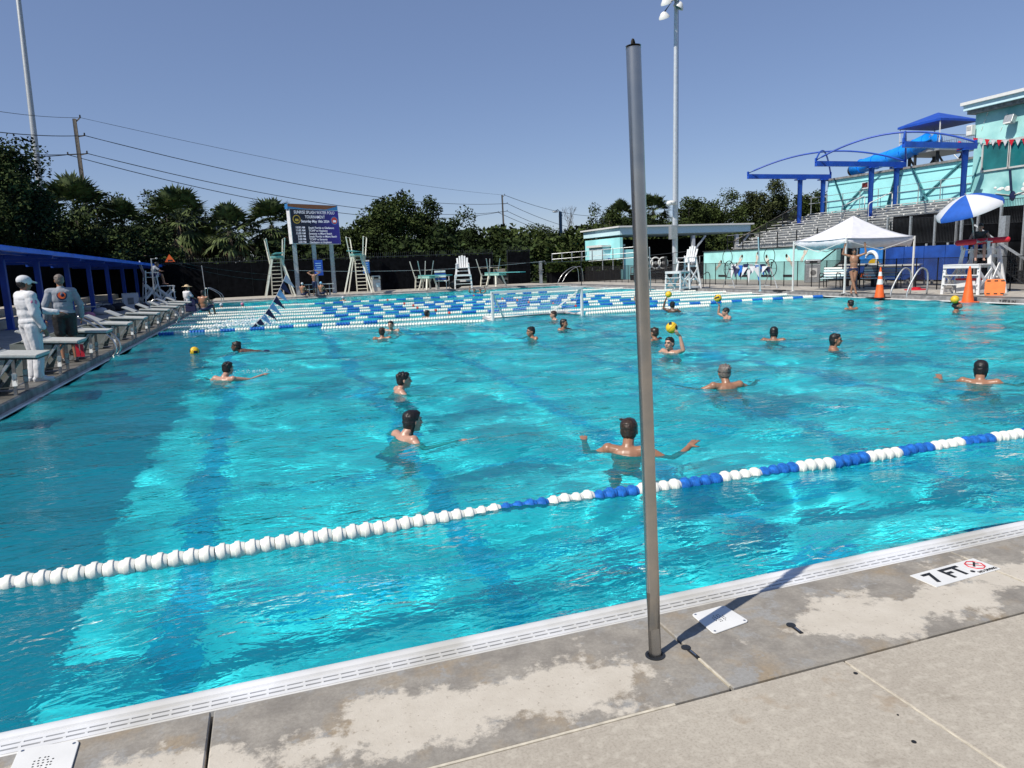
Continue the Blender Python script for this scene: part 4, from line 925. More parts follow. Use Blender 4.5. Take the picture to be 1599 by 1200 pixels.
# loungers, bags and bins in the shade
def lounger(loc, rz, lab):
    t = thing('lounge_chair', lab, 'lounge chair', loc, rz, 'white lounge chairs under the canopy')
    for s in (-1, 1):
        MB().bar((s * .3, -.9, .3), (s * .3, .3, .3), .04).build('side_rail', 'white_plastic', t); MB().bar((s * .3, .3, .3), (s * .3, .85, .85), .04).build('back_rail', 'white_plastic', t)
        for y in (-.8, .35): MB().bar((s * .3, y, 0), (s * .3, y, .3), .04).build('leg', 'white_plastic', t)
    for y in np.linspace(-.85, .25, 9): MB().box((0, y, .31), (.6, .09, .015)).build('slat', 'light_blue_fabric' if False else 'white_plastic', t)
    for u in np.linspace(.1, 1, 6): MB().box((0, .3 + .55 * u, .3 + .55 * u), (.6, .10, .015), 0, R(45)).build('back_slat', 'white_plastic', t)
    return t
for i, (px, py, lab) in enumerate(((130, 489, 'white lounge chair under the canopy, nearest of three'), (146, 485, 'white lounge chair under the canopy, between two others'), (168, 476, 'white lounge chair under the canopy, farthest back of three'))):
    q = G(px, py, ZD); lounger((q.x, q.y, ZD), R(100), lab)
def bag(px, py, s, m, lab, name='gym_bag'):
    q = G(px, py, ZD); t = thing(name, lab, 'bag', (q.x, q.y, ZD), R(20), 'bags left on the shaded deck'); b = MB().ell((0, 0, .20), (.34, .2, .2), 12, 8); o = b.build('sack', m, t, True); rough(o, .1, .2)
    MB().tube([(-.2, 0, .3), (-.14, 0, .48), (.14, 0, .48), (.2, 0, .3)], .015, 6).build('handle', 'bag_dark', t); t.scale = (s,) * 3
bag(139, 499, .8, 'bag_pink', 'pink gym bag under the canopy, nearest the man in grey'); bag(168, 490, 1.1, 'bag_dark', 'large dark bag in the shade behind the starting blocks'); bag(158, 492, .9, 'white_fabric', 'white towel bundle slung among dark bags'); bag(186, 486, 1.1, 'bag_dark', 'dark bag beside the green bin'); bag(222, 485, 1.0, 'bag_dark', 'small dark bag by the left lifeguard chair')
for px, py, m, lab in ((200, 479, 'teal_bin', 'small green bin in the shade'), (217, 480, 'grey_concrete', 'small grey bin left of the lifeguard chair')):
    q = G(px, py, ZD); t = thing('bin', lab, 'bin', (q.x, q.y, ZD), 0, 'bins on the left deck'); MB().lathe([(.16, 0), (.22, .55), (.20, .55), (.15, .05)], (0, 0, 0), (0, 0, 1), 16).build('bucket', m, t, 40); MB().lathe([(.225, .53), (.235, .56), (.21, .57)], (0, 0, 0), (0, 0, 1), 16).build('rim', m, t, 40)
q = G(206, 484, ZD); t = thing('notice_board', 'small framed white notice board leaning in the shade', 'notice board', (q.x, q.y, ZD), R(10)); MB().box((0, 0, .45), (.8, .03, .9), 0, R(-8)).build('frame', 'galvanised', t); MB().box((0, -.02, .45), (.68, .02, .76), 0, R(-8)).build('sheet', 'white_fabric', t); MB().box((0, -.033, .47), (.3, .01, .36), 0, R(-8)).build('picture', 'grey_concrete', t)
# ================================================================== vegetation
mk('leaf_dark', (.012, .022, .008), .8, var=.5, scale=.9, c2=(.045, .070, .022), detail=6, spec=.1)
mk('leaf_mid', (.018, .032, .010), .8, var=.5, scale=1.1, c2=(.070, .098, .028), detail=6, spec=.1)
mk('leaf_olive', (.024, .034, .014), .8, var=.5, scale=1.0, c2=(.08, .095, .036), detail=6, spec=.1)
mk('leaf_hedge', (.020, .036, .009), .8, var=.5, scale=1.6, c2=(.05, .075, .018), detail=6, spec=.1)
mk('palm_leaf', (.030, .050, .018), .5, var=.4, scale=2., c2=(.13, .17, .06), spec=.3)
mk('palm_dead', (.17, .12, .07), .9, var=.4, scale=3.)
def leaf_mesh(name, P, S, m, seed, parent, up=.4, aspect=.62):
    """one small bent leaf clump (two triangles) per point"""
    r = np.random.default_rng(seed); n = len(P); d = r.normal(size=(n, 3)); d[:, 2] *= .6; d /= np.linalg.norm(d, axis=1)[:, None]
    nn = r.normal(size=(n, 3)); nn[:, 2] += up * 2; s = np.cross(d, nn); s /= np.linalg.norm(s, axis=1)[:, None] + 1e-9
    S = (S * r.uniform(.6, 1.4, n))[:, None]; nv = np.cross(s, d) * S * .22
    V = np.stack([P - d * S * .5, P + s * S * aspect * .5 - nv, P + d * S * .5, P - s * S * aspect * .5 - nv], 1).reshape(-1, 3).astype(np.float32)
    me = bpy.data.meshes.new(name); me.vertices.add(4 * n); me.vertices.foreach_set('co', V.ravel()); me.loops.add(4 * n); me.loops.foreach_set('vertex_index', np.arange(4 * n, dtype=np.int32))
    me.polygons.add(n); me.polygons.foreach_set('loop_start', np.arange(n, dtype=np.int32) * 4); me.update(calc_edges=True); me.materials.append(M[m])
    o = bpy.data.objects.new(name, me); col.objects.link(o)
    if parent is not None: o.parent = parent
    return o
def crown_points(rad, n, seed, clumps=46, cs=.30):
    r = np.random.default_rng(seed); rad = np.array(rad); c = r.normal(size=(clumps, 3)); c /= np.linalg.norm(c, axis=1)[:, None]; c *= (r.random(clumps) ** .38)[:, None] * .86
    lump = 1 + .16 * np.sin(3.1 * c[:, :1] + seed) + .12 * np.sin(4.3 * c[:, 1:2] + 2 * seed); c = c * lump
    k = r.integers(0, clumps, n); q = r.normal(size=(n, 3)); q /= np.linalg.norm(q, axis=1)[:, None]; q *= (r.random(n) ** .5)[:, None] * cs * r.uniform(.6, 1.25, clumps)[k][:, None]
    return (c[k] + q) * rad, c * rad
def tree(px, py, rx, rz, Y, label, m='leaf_dark', n=5200, seed=1, leaf=.36, depth=None, group='trees beyond the fence', name='broadleaf_tree', clumps=46, zb=0):
    """crown centre at a pixel of the photo and a distance; radii in photo pixels"""
    c = AY(px, py, Y); s = Vector((c.x, c.y, c.z - EYE)).length / FOC; RX, RZ = rx * s, rz * s
    t = thing(name, label, 'tree', (c.x, c.y, zb), 0, group); P, C = crown_points((RX, depth or RX * .85, RZ), int(n * 2.1), seed, clumps); P += np.array((0, 0, c.z - zb))
    leaf_mesh('crown', P, leaf * .68, m, seed, t)
    b = MB(); top = Vector((0, 0, c.z - zb)); r0 = .12 + .035 * RX; rr = random.Random(seed)
    b.tube([(0, 0, -.1), (.05 * RX, 0, (c.z - zb - RZ) * .6 + .2), top * .8, top + Vector((0, 0, RZ * .3))], [r0 * 1.25, r0, r0 * .7, r0 * .25], 9)
    for i in range(0, clumps, 3):
        e = Vector(C[i]) + top; b.tube([top * rr.uniform(.5, .85), top * .85 * .5 + e * .5, e], [r0 * .45, r0 * .25, .02], 6)
    b.build('trunk', 'bark', t, True); return t
def palm(px, py, rpx, Y, label, seed=1, dead=0, n=62):
    c = AY(px, py, Y); s = Vector((c.x, c.y, c.z - EYE)).length / FOC; rad = rpx * s
    t = thing('palm_tree', label, 'palm tree', (c.x, c.y, 0), 0, 'palm trees beyond the fence'); rr = random.Random(seed)
    def fronds(n_, e0, e1, scale, nm, m):
        V, Fc = [], []
        for i in range(n_):
            az = rr.uniform(0, 6.283); el = R(rr.uniform(e0, e1)); d = Vector((math.cos(az) * math.cos(el), math.sin(az) * math.cos(el), math.sin(el))); L = rad * rr.uniform(.42, .60) * scale
            x, y, _ = basis(d); a = d * L - Vector((0, 0, L * .12)); w = .025
            k = len(V); V += [x * w, -x * w, a - x * w, a + x * w]; Fc.append((k, k + 1, k + 2, k + 3))
            roll = rr.uniform(-.5, .5); sx = (x * math.cos(roll) + y * math.sin(roll))
            for j in range(17):
                an = R(-82 + 164 * j / 16 + rr.uniform(-4, 4)); ld = (d * math.cos(an) + sx * math.sin(an)).normalized(); ll = rad * .52 * scale * (1 - .25 * abs(an) / 1.5) * rr.uniform(.85, 1.1)
                side = ld.cross(y).normalized() * .075 * rad / 2.4; md = a + ld * ll * .55 - Vector((0, 0, ll * .05)); tp = a + ld * ll - Vector((0, 0, ll * rr.uniform(.15, .38)))
                k = len(V); V += [a, md - side, md + side, tp]; Fc += [(k, k + 1, k + 2), (k + 1, k + 3, k + 2)]
        me = bpy.data.meshes.new(nm); me.from_pydata([tuple(v + Vector((0, 0, c.z))) for v in V], [], Fc); me.materials.append(M[m]); o = bpy.data.objects.new(nm, me); col.objects.link(o); o.parent = t
    fronds(n, -48, 88, 1., 'crown', 'palm_leaf')
    if dead: fronds(dead, -85, -35, .95, 'dead_fronds', 'palm_dead')
    MB().tube([(0, 0, -.1), (.05, 0, c.z * .5), (0, 0, c.z)], [.22, .17, .19], 10).build('trunk', 'bark', t, True); return t
tree(-5, 315, 82, 88, 50, 'large dark tree at the left edge, partly in front of the leaning light pole', 'leaf_dark', 8500, 3, .34, clumps=60)
palm(118, 335, 62, 62, 'tall dark palm right of the left light pole', 5, 8); palm(192, 352, 42, 63, 'short palm between a tall dark palm and a leafy tree', 8, 6); palm(278, 345, 58, 64, 'palm with a skirt of dead brown fronds', 11, 26)
tree(262, 352, 62, 50, 70, 'leafy tree rising behind the palm with dead fronds', 'leaf_dark', 5000, 4)
palm(358, 362, 48, 63, 'bright fan palm left of the scoreboard, first of two', 13, 10); palm(424, 352, 50, 65, 'fan palm just left of the scoreboard, its crown touching it', 17, 12)
palm(480, 400, 40, 66, 'low palm behind the scoreboard posts', 19, 14)
tree(70, 370, 60, 45, 58, 'dark bushy tree low behind the canopy, by the left light pole', 'leaf_dark', 4200, 23); tree(185, 390, 75, 42, 60, 'dark bushy tree low behind the canopy, under the short palm', 'leaf_dark', 4200, 24)
tree(603, 362, 74, 58, 66, 'large rounded tree right of the scoreboard', 'leaf_mid', 7500, 6, clumps=60); tree(688, 362, 52, 50, 70, 'tree with a ragged top between the large rounded tree and the utility pole', 'leaf_dark', 5600, 7, clumps=40); tree(738, 392, 32, 42, 74, 'small rounded tree left of the far utility pole', 'leaf_dark', 3000, 9)
tree(640, 398, 60, 40, 64, 'low dark tree above the fence between the diving stands', 'leaf_dark', 4200, 10)
tree(846, 384, 62, 40, 85, 'broad tree behind the hedge, right of the far utility pole', 'leaf_mid', 5600, 12); tree(780, 395, 36, 38, 88, 'rounded tree behind the far utility pole', 'leaf_dark', 3200, 14); tree(905, 392, 34, 30, 95, 'distant tree between the street light and the traffic signal', 'leaf_dark', 2600, 15)
tree(952, 358, 36, 40, 84, 'tree left of the steel post over the small blue building', 'leaf_mid', 4000, 16)
palm(968, 338, 30, 88, 'pale palm top left of the steel post', 21, 0); palm(1020, 330, 32, 88, 'pale palm top right of the steel post', 22, 0)
tree(1000, 362, 40, 40, 82, 'dark tree directly behind the steel post', 'leaf_dark', 4000, 18)
for i, (px, py, rx, rz, m, lab) in enumerate(((1075, 340, 50, 46, 'leaf_mid', 'tree behind the main light pole'), (1125, 332, 54, 48, 'leaf_mid', 'tree between the main light pole and the blue shade frames'), (1182, 320, 54, 48, 'leaf_olive', 'tall greyish tree under the left end of the first blue beam'), (1228, 328, 48, 42, 'leaf_mid', 'tree left of the first blue column'), (1272, 330, 46, 46, 'leaf_mid', 'tree between the first two blue columns'))):
    tree(px, py + 12, rx, rz - 4, 80, lab, m, 5200, 30 + i, .38)
for px, py, rx, rz, lab, sd in ((150, 365, 72, 46, 'dark leafy tree filling the gap behind the two left palms', 51), (332, 385, 50, 38, 'dark leafy tree behind the bright fan palm', 52), (456, 382, 46, 36, 'dark leafy tree half hidden behind the left edge of the scoreboard', 53), (548, 388, 44, 34, 'dark leafy tree behind the right edge of the scoreboard', 54), (722, 400, 60, 32, 'low dark tree above the far white lifeguard chair', 55)):
    tree(px, py, rx, rz, 74, lab, 'leaf_dark', 4200, sd)
t = thing('bare_tree', 'leafless small tree beyond the street light', 'tree', AY(892, 400, 92)); b = MB(); rr = random.Random(2); h0 = AY(892, 342, 92).z - t.location.z
def branch(p, d, L, r, lv):
    q = p + d * L; b.tube([p, q], [r, r * .6], 5)
    if lv:
        for _ in range(3): branch(q, (d + Vector((rr.uniform(-.7, .7), rr.uniform(-.7, .7), rr.uniform(-.1, .5)))).normalized(), L * .62, r * .6, lv - 1)
branch(Vector((0, 0, -2)), Vector((0, 0, 1)), h0 * .5 + 1.2, .10, 4); b.build('trunk', 'bark', t)
# thick undergrowth beyond the fence
r = np.random.default_rng(77); n = 30000; x = r.uniform(-34, 40, n); P = np.stack([x, 64 + r.normal(0, 2.2, n) + .02 * x, r.random(n) ** .8 * (3.6 + 1.1 * np.sin(x * .55) + .8 * np.sin(x * 1.7 + 1))], 1)
P2 = np.stack([-16.5 + r.normal(0, 1.6, 12000), r.uniform(4, 64, 12000), r.random(12000) ** .8 * 4.9], 1)
P = P[(P[:, 1] > 59.6) & (P[:, 0] < 23)]; P2 = P2[P2[:, 0] < -14.2]; o = leaf_mesh('undergrowth', np.concatenate([P, P2]), .5, 'leaf_dark', 5, None); o['kind'] = 'stuff'; tag(o, 'thick dark undergrowth behind the black fence')
r = np.random.default_rng(79); n = 14000; x = r.uniform(22, 62, n); P = np.stack([x, 73 + r.normal(0, 2, n), r.random(n) ** .8 * (5 + .8 * np.sin(x * .6))], 1)
o = leaf_mesh('undergrowth', P, .5, 'leaf_mid', 15, None); o['kind'] = 'stuff'; tag(o, 'bushes beyond the pavilion and the bleachers')
r = np.random.default_rng(78); n = 16000; x = r.uniform(-70, 190, n); P = np.stack([x, 120 + r.normal(0, 4, n), r.random(n) ** .8 * (6. + 1.6 * np.sin(x * .21) + 1.2 * np.sin(x * .6 + 1))], 1)
o = leaf_mesh('far_woods', P, 1.2, 'leaf_dark', 6, None); o['kind'] = 'stuff'; tag(o, 'distant line of woods beyond the pool grounds')
# clipped hedge
ha, hb = AY(858, 440, 56), AY(968, 438, 54); t = thing('hedge', 'clipped green hedge on top of a dark wall beyond the goal', 'hedge', (ha + hb) / 2); zt = AY(905, 406, 55).z; r = np.random.default_rng(9); n = 9000; L = (hb - ha).length / 2 + .3
P = np.stack([r.uniform(-L, L, n), r.uniform(-.8, .8, n), r.uniform(1.0, zt - .15, n)], 1); leaf_mesh('foliage', P - np.array((0, 0, t.location.z)), .22, 'leaf_hedge', 3, t); MB().box((0, .1, .75 - t.location.z), (2 * L - .2, 1.2, 1.5)).build('stem_wall', 'dark_fabric', t)
# ================================================================== fences
def screen_fence(a, b, h, label, step=2.4, pick=True):
    a, b = Vector(a), Vector(b); L = (b - a).length; n = max(1, round(L / step)); t = thing('screen_fence', label, 'fence', a, math.atan2((b - a).y, (b - a).x), 'black fences round the pool')
    for i in range(n): MB().box(((i + .5) * L / n, .0, h * .48 + .05), (L / n - .02, .02, h * .92)).build('screen', 'dark_fabric', t)
    for i in range(n + 1): MB().box((i * L / n, .06, h / 2 + .04), (.07, .07, h + .08)).build('post', 'dark_metal', t)
    for z in (.15, h): MB().box((L / 2, .06, z), (L, .04, .05)).build('rail', 'dark_metal', t)
    if pick:
        p = MB()
        for i in range(int(L / .16)): p.box((i * .16 + .08, .06, h + .02), (.018, .018, .5)).ell((i * .16 + .08, .06, h + .28), (.02, .02, .05), 5, 3)
        p.build('pickets', 'dark_metal', t)['kind'] = 'stuff'
    return t
screen_fence((-13, 58.2, 0), (18.2, 58.2, 0), 2.75, 'tall black screened fence behind the diving stands'); screen_fence((-13.2, 6, 0), (-13.2, 58.2, 0), 2.9, 'tall black screened fence behind the blue canopy')
screen_fence((19.6, 58.4, 0), (21.6, 58.4, 0), 2.9, 'short tall piece of black fence between the gate and the hedge')
def mesh_fence(pts, h, label, step=1.0, m='black'):
    t = thing('mesh_fence', label, 'fence', pts[0], 0, 'low black mesh fences')
    M.setdefault('mesh_screen', mesh_mat()); pts = [Vector(p) for p in pts]
    for a, b in zip(pts[:-1], pts[1:]):
        L = (b - a).length; n = max(1, round(L / step)); d = (b - a) / n
        for i in range(n):
            q = a + d * i; MB().tube([q, q + Vector((0, 0, h))], .024, 6).build('post', m, t, 40, world=True); MB().quad(q + Vector((0, 0, .05)), q + d + Vector((0, 0, .05)), q + d + Vector((0, 0, h - .03)), q + Vector((0, 0, h - .03))).build('mesh_panel', 'mesh_screen', t, world=True)
        MB().tube([a + Vector((0, 0, h - .02)), b + Vector((0, 0, h - .02))], .018, 6).build('top_rail', m, t, 40, world=True); MB().tube([a + Vector((0, 0, .06)), b + Vector((0, 0, .06))], .02, 6).build('bottom_rail', m, t, 40, world=True)
    return t
def mesh_mat():
    """see-through woven fence mesh"""
    m = bpy.data.materials.new('mesh_screen'); m.use_nodes = True; t = m.node_tree; p = t.nodes['Principled BSDF']; p.inputs['Base Color'].default_value = (.012, .012, .014, 1); p.inputs['Roughness'].default_value = .8
    tr = t.nodes.new('ShaderNodeBsdfTransparent'); mx = t.nodes.new('ShaderNodeMixShader'); mx.inputs[0].default_value = .42
    t.links.new(tr.outputs[0], mx.inputs[1]); t.links.new(p.outputs[0], mx.inputs[2]); t.links.new(mx.outputs[0], t.nodes['Material Output'].inputs[0]); return m
mesh_fence([(24.9, 57.5, ZD), (24.9, 40, ZD), (24.9, 12.5, ZD)], 1.25, 'low black mesh fence along the right deck, behind the tent')
# ================================================================== poles, wires, lights
def pole_rig(px, py0, py1, X=None, Y=None, tip=None): 
    a = AX(px, py0, X) if X else AY(px, py0, Y); return a
# left leaning light pole
lp0, lp1 = AX(74, 390, -18), AX(24, -40, -18); t = thing('light_pole', 'tall leaning grey light pole at the left edge with a white box', 'light pole', (lp0.x, lp0.y, 0)); d = (lp1 - lp0).normalized()
MB().tube([lp0 - d * (lp0.z / d.z), lp0, lp1], [.30, .28, .19], 14).build('shaft', 'galvanised', t, 40, world=True)
q = AY(79, 318, lp0.y - .4); MB().box(q, (.55, .4, .6)).build('speaker_box', 'white_plastic', t, world=True, bevel=.03); q = AY(82, 372, lp0.y - .4); MB().box(q, (.45, .4, .6)).build('control_box', 'grey_fabric', t, world=True, bevel=.03)
# main light pole with its lamps
m0, m1 = AY(1054, 395, 46.5), AY(1055.5, 8, 46.5); t = thing('light_pole', 'tall pale light pole behind the white chair, topped with floodlights', 'light pole', (m0.x, m0.y, 0))
MB().tube([(m0.x, m0.y, 0), m0, m1, m1 + Vector((0, 0, 3))], [.21, .20, .13, .12], 16).build('shaft', 'pole_white', t, 40, world=True) if 'pole_white' in M else (mk('pole_white', (.55, .58, .62), .45, .3, var=.06), MB().tube([(m0.x, m0.y, 0), m0, m1, m1 + Vector((0, 0, 3))], [.21, .20, .13, .12], 16).build('shaft', 'pole_white', t, 40, world=True))
for zf in np.linspace(5, m1.z, 26): pass
MB().tube([m1 + Vector((.19, 0, 0)), (m0.x + .26, m0.y, 4)], .018, 6).build('conduit', 'dark_metal', t, world=True)
MB().box(AY(1051, 363, 46.2), (.55, .35, 1.0)).build('control_box', 'galvanised', t, world=True, bevel=.03); MB().box(AY(1049, 317, 46.2), (.5, .4, .28)).ell(AY(1045, 318, 46.1), (.22, .2, .18), 10, 8).build('camera_box', 'white_plastic', t, True, world=True)
for px, py in ((1037, 26), (1060, 10), (1040, 4), (1052, -4), (1046, -2)):
    q = AY(px, py, 46.1); o = MB().lathe([(.06, .30), (.20, .22), (.36, -.02), (.38, -.12), (.34, -.10), (.05, -.05)], q, (.35 if px > 1050 else -.35, -.25, .8), 20).build('floodlight', 'white_plastic', t, 50, world=True)
    MB().lathe([(.33, -.09), (.01, -.075)], q, (.35 if px > 1050 else -.35, -.25, .8), 20).build('lens', 'window_glass', o); b = MB().tube([q + Vector((0, 0, .25)), m1 + Vector((0, 0, .6))], .05, 8).build('lamp_arm', 'dark_metal', t, world=True)
for o in list(col.objects):
    if o.name.startswith('lens') and o.parent and o.parent.name.startswith('floodlight'): o.data.transform(Matrix.Translation(-o.parent.parent.location))
# utility poles with wires
def upole(pb, pt, Y, arms, lab):
    a, b = AY(*pb, Y), AY(*pt, Y); d = (b - a).normalized(); t = thing('utility_pole', lab, 'utility pole', (a.x, a.y, 0), 0, 'wooden utility poles'); MB().tube([a - d * (a.z / d.z), b], [.24, .17], 12).build('shaft', 'wood', t, 40, world=True); ends = []
    for (x0, y0), (x1, y1) in arms:
        p, q = AY(x0, y0, Y), AY(x1, y1, Y); MB().bar(p, q, .10).build('crossarm', 'wood', t, world=True); MB().lathe([(.05, 0), (.09, .08), (.05, .12), (.08, .2), (.04, .26)], q, (0, 0, 1), 10).build('insulator', 'dark_metal', t, 40, world=True); ends.append(q)
    return ends
A = upole((131, 300), (116, 186), 80, (((117, 192), (125, 184)), ((120, 214), (132, 212)), ((122, 243), (136, 240)), ((123, 241), (106, 242))), 'wooden utility pole above the palms at the left')
B = upole((790, 430), (784, 305), 150, (((784, 309), (788, 305)), ((785, 319), (792, 318)), ((785, 331), (792, 330)), ((785, 331), (778, 332)), ((787, 366), (793, 365))), 'distant wooden utility pole in the middle, beyond the fence')
def wire(a, b, s, lab, r=.035): 
    n = 30; pts = [a.lerp(b, i / n) - Vector((0, 0, s * 4 * (i / n) * (1 - i / n))) for i in range(n + 1)]; one(MB().tube(pts, r, 5), 'power_line', 'black', lab, 'power line', 'overhead power lines', loc=a)
for i, (a, b, s, lab) in enumerate(((A[0], B[0], 1.0, 'faint topmost power line between the two utility poles'), (A[1], B[1], 2.2, 'upper dark power line between the two utility poles'), (A[2], B[2], 2.6, 'middle dark power line between the two utility poles'), (A[3], B[3], 3.2, 'lowest dark power line between the two utility poles'))): wire(a, b, s, lab, .02 if i == 0 else .04)
for i, (e, (px, py), lab) in enumerate(((A[0], (-40, 168), 'topmost power line running left from the near utility pole'), (A[1], (-40, 202), 'upper power line running left from the near utility pole'), (A[2], (-40, 236), 'middle power line running left from the near utility pole'), (A[3], (-40, 240), 'lowest power line running left from the near utility pole'))): wire(e, AY(px, py, 62), .2, lab, .02 if i == 0 else .035)
for i, (e, (px, py), lab) in enumerate(((B[0], (940, 338), 'faint topmost power line running right from the distant utility pole'), (B[1], (940, 364), 'upper power line running right from the distant utility pole'), (B[2], (930, 372), 'middle power line running right from the distant utility pole'), (B[3], (925, 376), 'lowest power line running right from the distant utility pole'))): wire(e, AY(px, py, 190), 1.2, lab, .05)
# street light and traffic signal beyond the hedge
q = AY(876, 402, 84); e = AY(875, 331, 84); mk('pole_blue', (.01, .04, .09), .4, .3); t = thing('street_light', 'dark blue street light with a curved arm beyond the hedge', 'street light', (q.x, q.y, 0)); MB().tube([(q.x, q.y, 0), e], [.24, .2], 12).build('pole', 'pole_blue', t, 40, world=True); MB().tube([e, AY(871, 328, 84), AY(867, 330, 84)], .07, 8).build('arm', 'pole_blue', t, True, world=True); MB().ell(AY(867, 331, 84), (.4, .2, .1), 10, 8).build('lamp_head', 'galvanised', t, True, world=True)
a, b = AY(880, 383, 86), AY(926, 377, 86); t = thing('traffic_signal', 'traffic signal on a dark arm with a green street sign', 'traffic signal', (q.x + .5, q.y + 1.5, 0)); MB().tube([(a.x, a.y, 0), a, b], .12, 8).build('mast_arm', 'pole_blue', t, 40, world=True)
MB().box(AY(908, 383, 85.8), (2.3, .06, .45)).build('street_sign', 'green_sign', t, world=True); o = MB().box(AY(925, 381, 85.8), (.45, .3, 1.4)).build('signal_head', 'orange', t, world=True, bevel=.04)
# ================================================================== scoreboard
Y0, Y1 = 54.6, 56.4
def bp(px, py, f): return AY(px, py, Y0 + (Y1 - Y0) * f)
tl, tr_, br, bl = bp(451.4, 326, 0), bp(527.6, 329, 1), bp(532.4, 381.8, 1), bp(457, 381, 0); base = bp(497, 470, .5); base.z = 0
t = thing('scoreboard', 'large scoreboard on three grey posts showing a match schedule', 'scoreboard', base); ux = (br - bl); Wd = ux.length; ux.normalize(); nrm = Vector((ux.y, -ux.x, 0)).normalized(); up = ((tl - bl) + (tr_ - br)) / 2; Hh = up.length; up.normalize()
mk('screen_case', (.65, .65, .66), .4)
b = MB(); o4 = [bl - nrm * .45, br - nrm * .45, tr_ - nrm * .45, tl - nrm * .45]; b.add([bl, br, tr_, tl] + o4, [(0, 1, 2, 3), (7, 6, 5, 4), (0, 3, 7, 4), (1, 5, 6, 2), (3, 2, 6, 7), (0, 4, 5, 1)]); b.build('case', 'screen_case', t, world=True)
def screen_mat():
    m = bpy.data.materials.new('led_screen'); m.use_nodes = True; n = m.node_tree; p = n.nodes['Principled BSDF']; tc = n.nodes.new('ShaderNodeTexCoord'); ra = n.nodes.new('ShaderNodeValToRGB'); sp = n.nodes.new('ShaderNodeSeparateXYZ')
    n.links.new(tc.outputs['Generated'], sp.inputs[0]); n.links.new(sp.outputs[0], ra.inputs[0]); e = ra.color_ramp.elements; e[0].position = .35; e[0].color = (.006, .006, .016, 1); e[1].position = 1; e[1].color = (.02, .014, .16, 1)
    n.links.new(ra.outputs[0], p.inputs['Base Color']); n.links.new(ra.outputs[0], p.inputs['Emission Color']); p.inputs['Emission Strength'].default_value = .5; p.inputs['Roughness'].default_value = .5; return m
M['led_screen'] = screen_mat()
def led(name, c):
    m = mat(name, c, .5); p = m.node_tree.nodes['Principled BSDF']; p.inputs['Emission Color'].default_value = (*c, 1); p.inputs['Emission Strength'].default_value = .5; M[name] = m
led('led_white', (.55, .55, .62)); led('led_gold', (.28, .2, .03)); led('led_red', (.3, .03, .03)); led('led_orange', (.11, .045, .02)); led('led_cyan', (.02, .11, .26))
def on(u, v, d=.012): return bl + ux * Wd * u + up * Hh * v + nrm * d
scr = MB().slab([on(.012, .015, .004), on(.995, .015, .004), on(.995, .985, .004), on(.012, .985, .004)], .006, nrm).build('screen', 'led_screen', t, world=True)
rot = Euler((R(90), 0, math.atan2(ux.y, ux.x)))
def line_(s, u, v, size, al='LEFT', m='led_white', sx=1., bold=.004): text('lettering', s, size, m, t, on(u, v, .016), rot, al, .002, True, sx, bold)
line_('SUNRISE SPLASH WATER POLO', .5, .91, .30, 'CENTER', sx=.80, bold=.002); line_('TOURNAMENT', .5, .78, .30, 'CENTER', sx=.8, bold=.002); line_('Saturday May 18th 2024', .5, .655, .25, 'CENTER', sx=.95, bold=.006)
for i, (a, b_) in enumerate((('10:00 AM', 'South Florida vs Gladiators'), ('11:00 AM', 'TCWP vs Hopisson'), ('12:00 AM', 'Sarasota vs Miami Beach'), ('2:00 PM', 'South Florida vs Miami Beach'), ('3:00 PM', 'TCWP vs Sarasota'), ('4:00 PM', 'Gladiators vs Hopisson'))):
    line_(a, .085 if len(a) > 7 else .115, .465 - i * .084, .205, sx=.95, bold=.004); line_(b_, .345, .465 - i * .084, .205, sx=.95, bold=.004)
for (u, m1_, m2_) in ((.125, 'led_gold', 'black'), (.90, 'led_cyan', 'led_red')):
    c = on(u, .70, .014); d_ = MB().lathe([(.31, 0), (.30, .006)], c, nrm, 24).build('logo', m1_, t, world=True); MB().lathe([(.25, .006), (.24, .012)], c, nrm, 24).build('logo_disc', m2_, t, world=True); MB().box(c + nrm * .014 - up * .05, (.26, .02, .16), rot.z).build('logo_figure', 'led_gold' if u < .5 else 'led_white', t, world=True)
h0, h1, h2, h3 = bp(449, 326.3, -.02), bp(527.2, 329.2, 1), bp(526.6, 321.6, 1), bp(448.6, 318, -.02); MB().add([h0, h1, h2, h3] + [q - nrm * .4 for q in (h0, h1, h2, h3)], [(0, 1, 2, 3), (7, 6, 5, 4), (0, 3, 7, 4), (1, 5, 6, 2), (3, 2, 6, 7), (0, 4, 5, 1)]).build('header', 'led_cyan', t, world=True)
def hp(u, v): return h0.lerp(h1, u).lerp(h3.lerp(h2, u), v) + nrm * .01
MB().slab([hp(0, .45), hp(.35, .15), hp(.75, .12), hp(.97, .75), hp(.97, .97), hp(0, .97)], .006, nrm).build('header_swoosh', 'led_orange', t, world=True)
MB().slab([hp(.28, .35), hp(.7, .2), hp(.82, .45), hp(.6, .7), hp(.3, .72)], .009, nrm).build('header_patch', 'led_orange', t, world=True)
for u, px in ((.06, 460), (.45, 491), (.82, 520)):
    q = bl + ux * Wd * u - nrm * .22; MB().tube([(q.x, q.y, 0), (q.x, q.y, q.z + .3)], .16, 12).build('post', 'galvanised', t, 40, world=True)
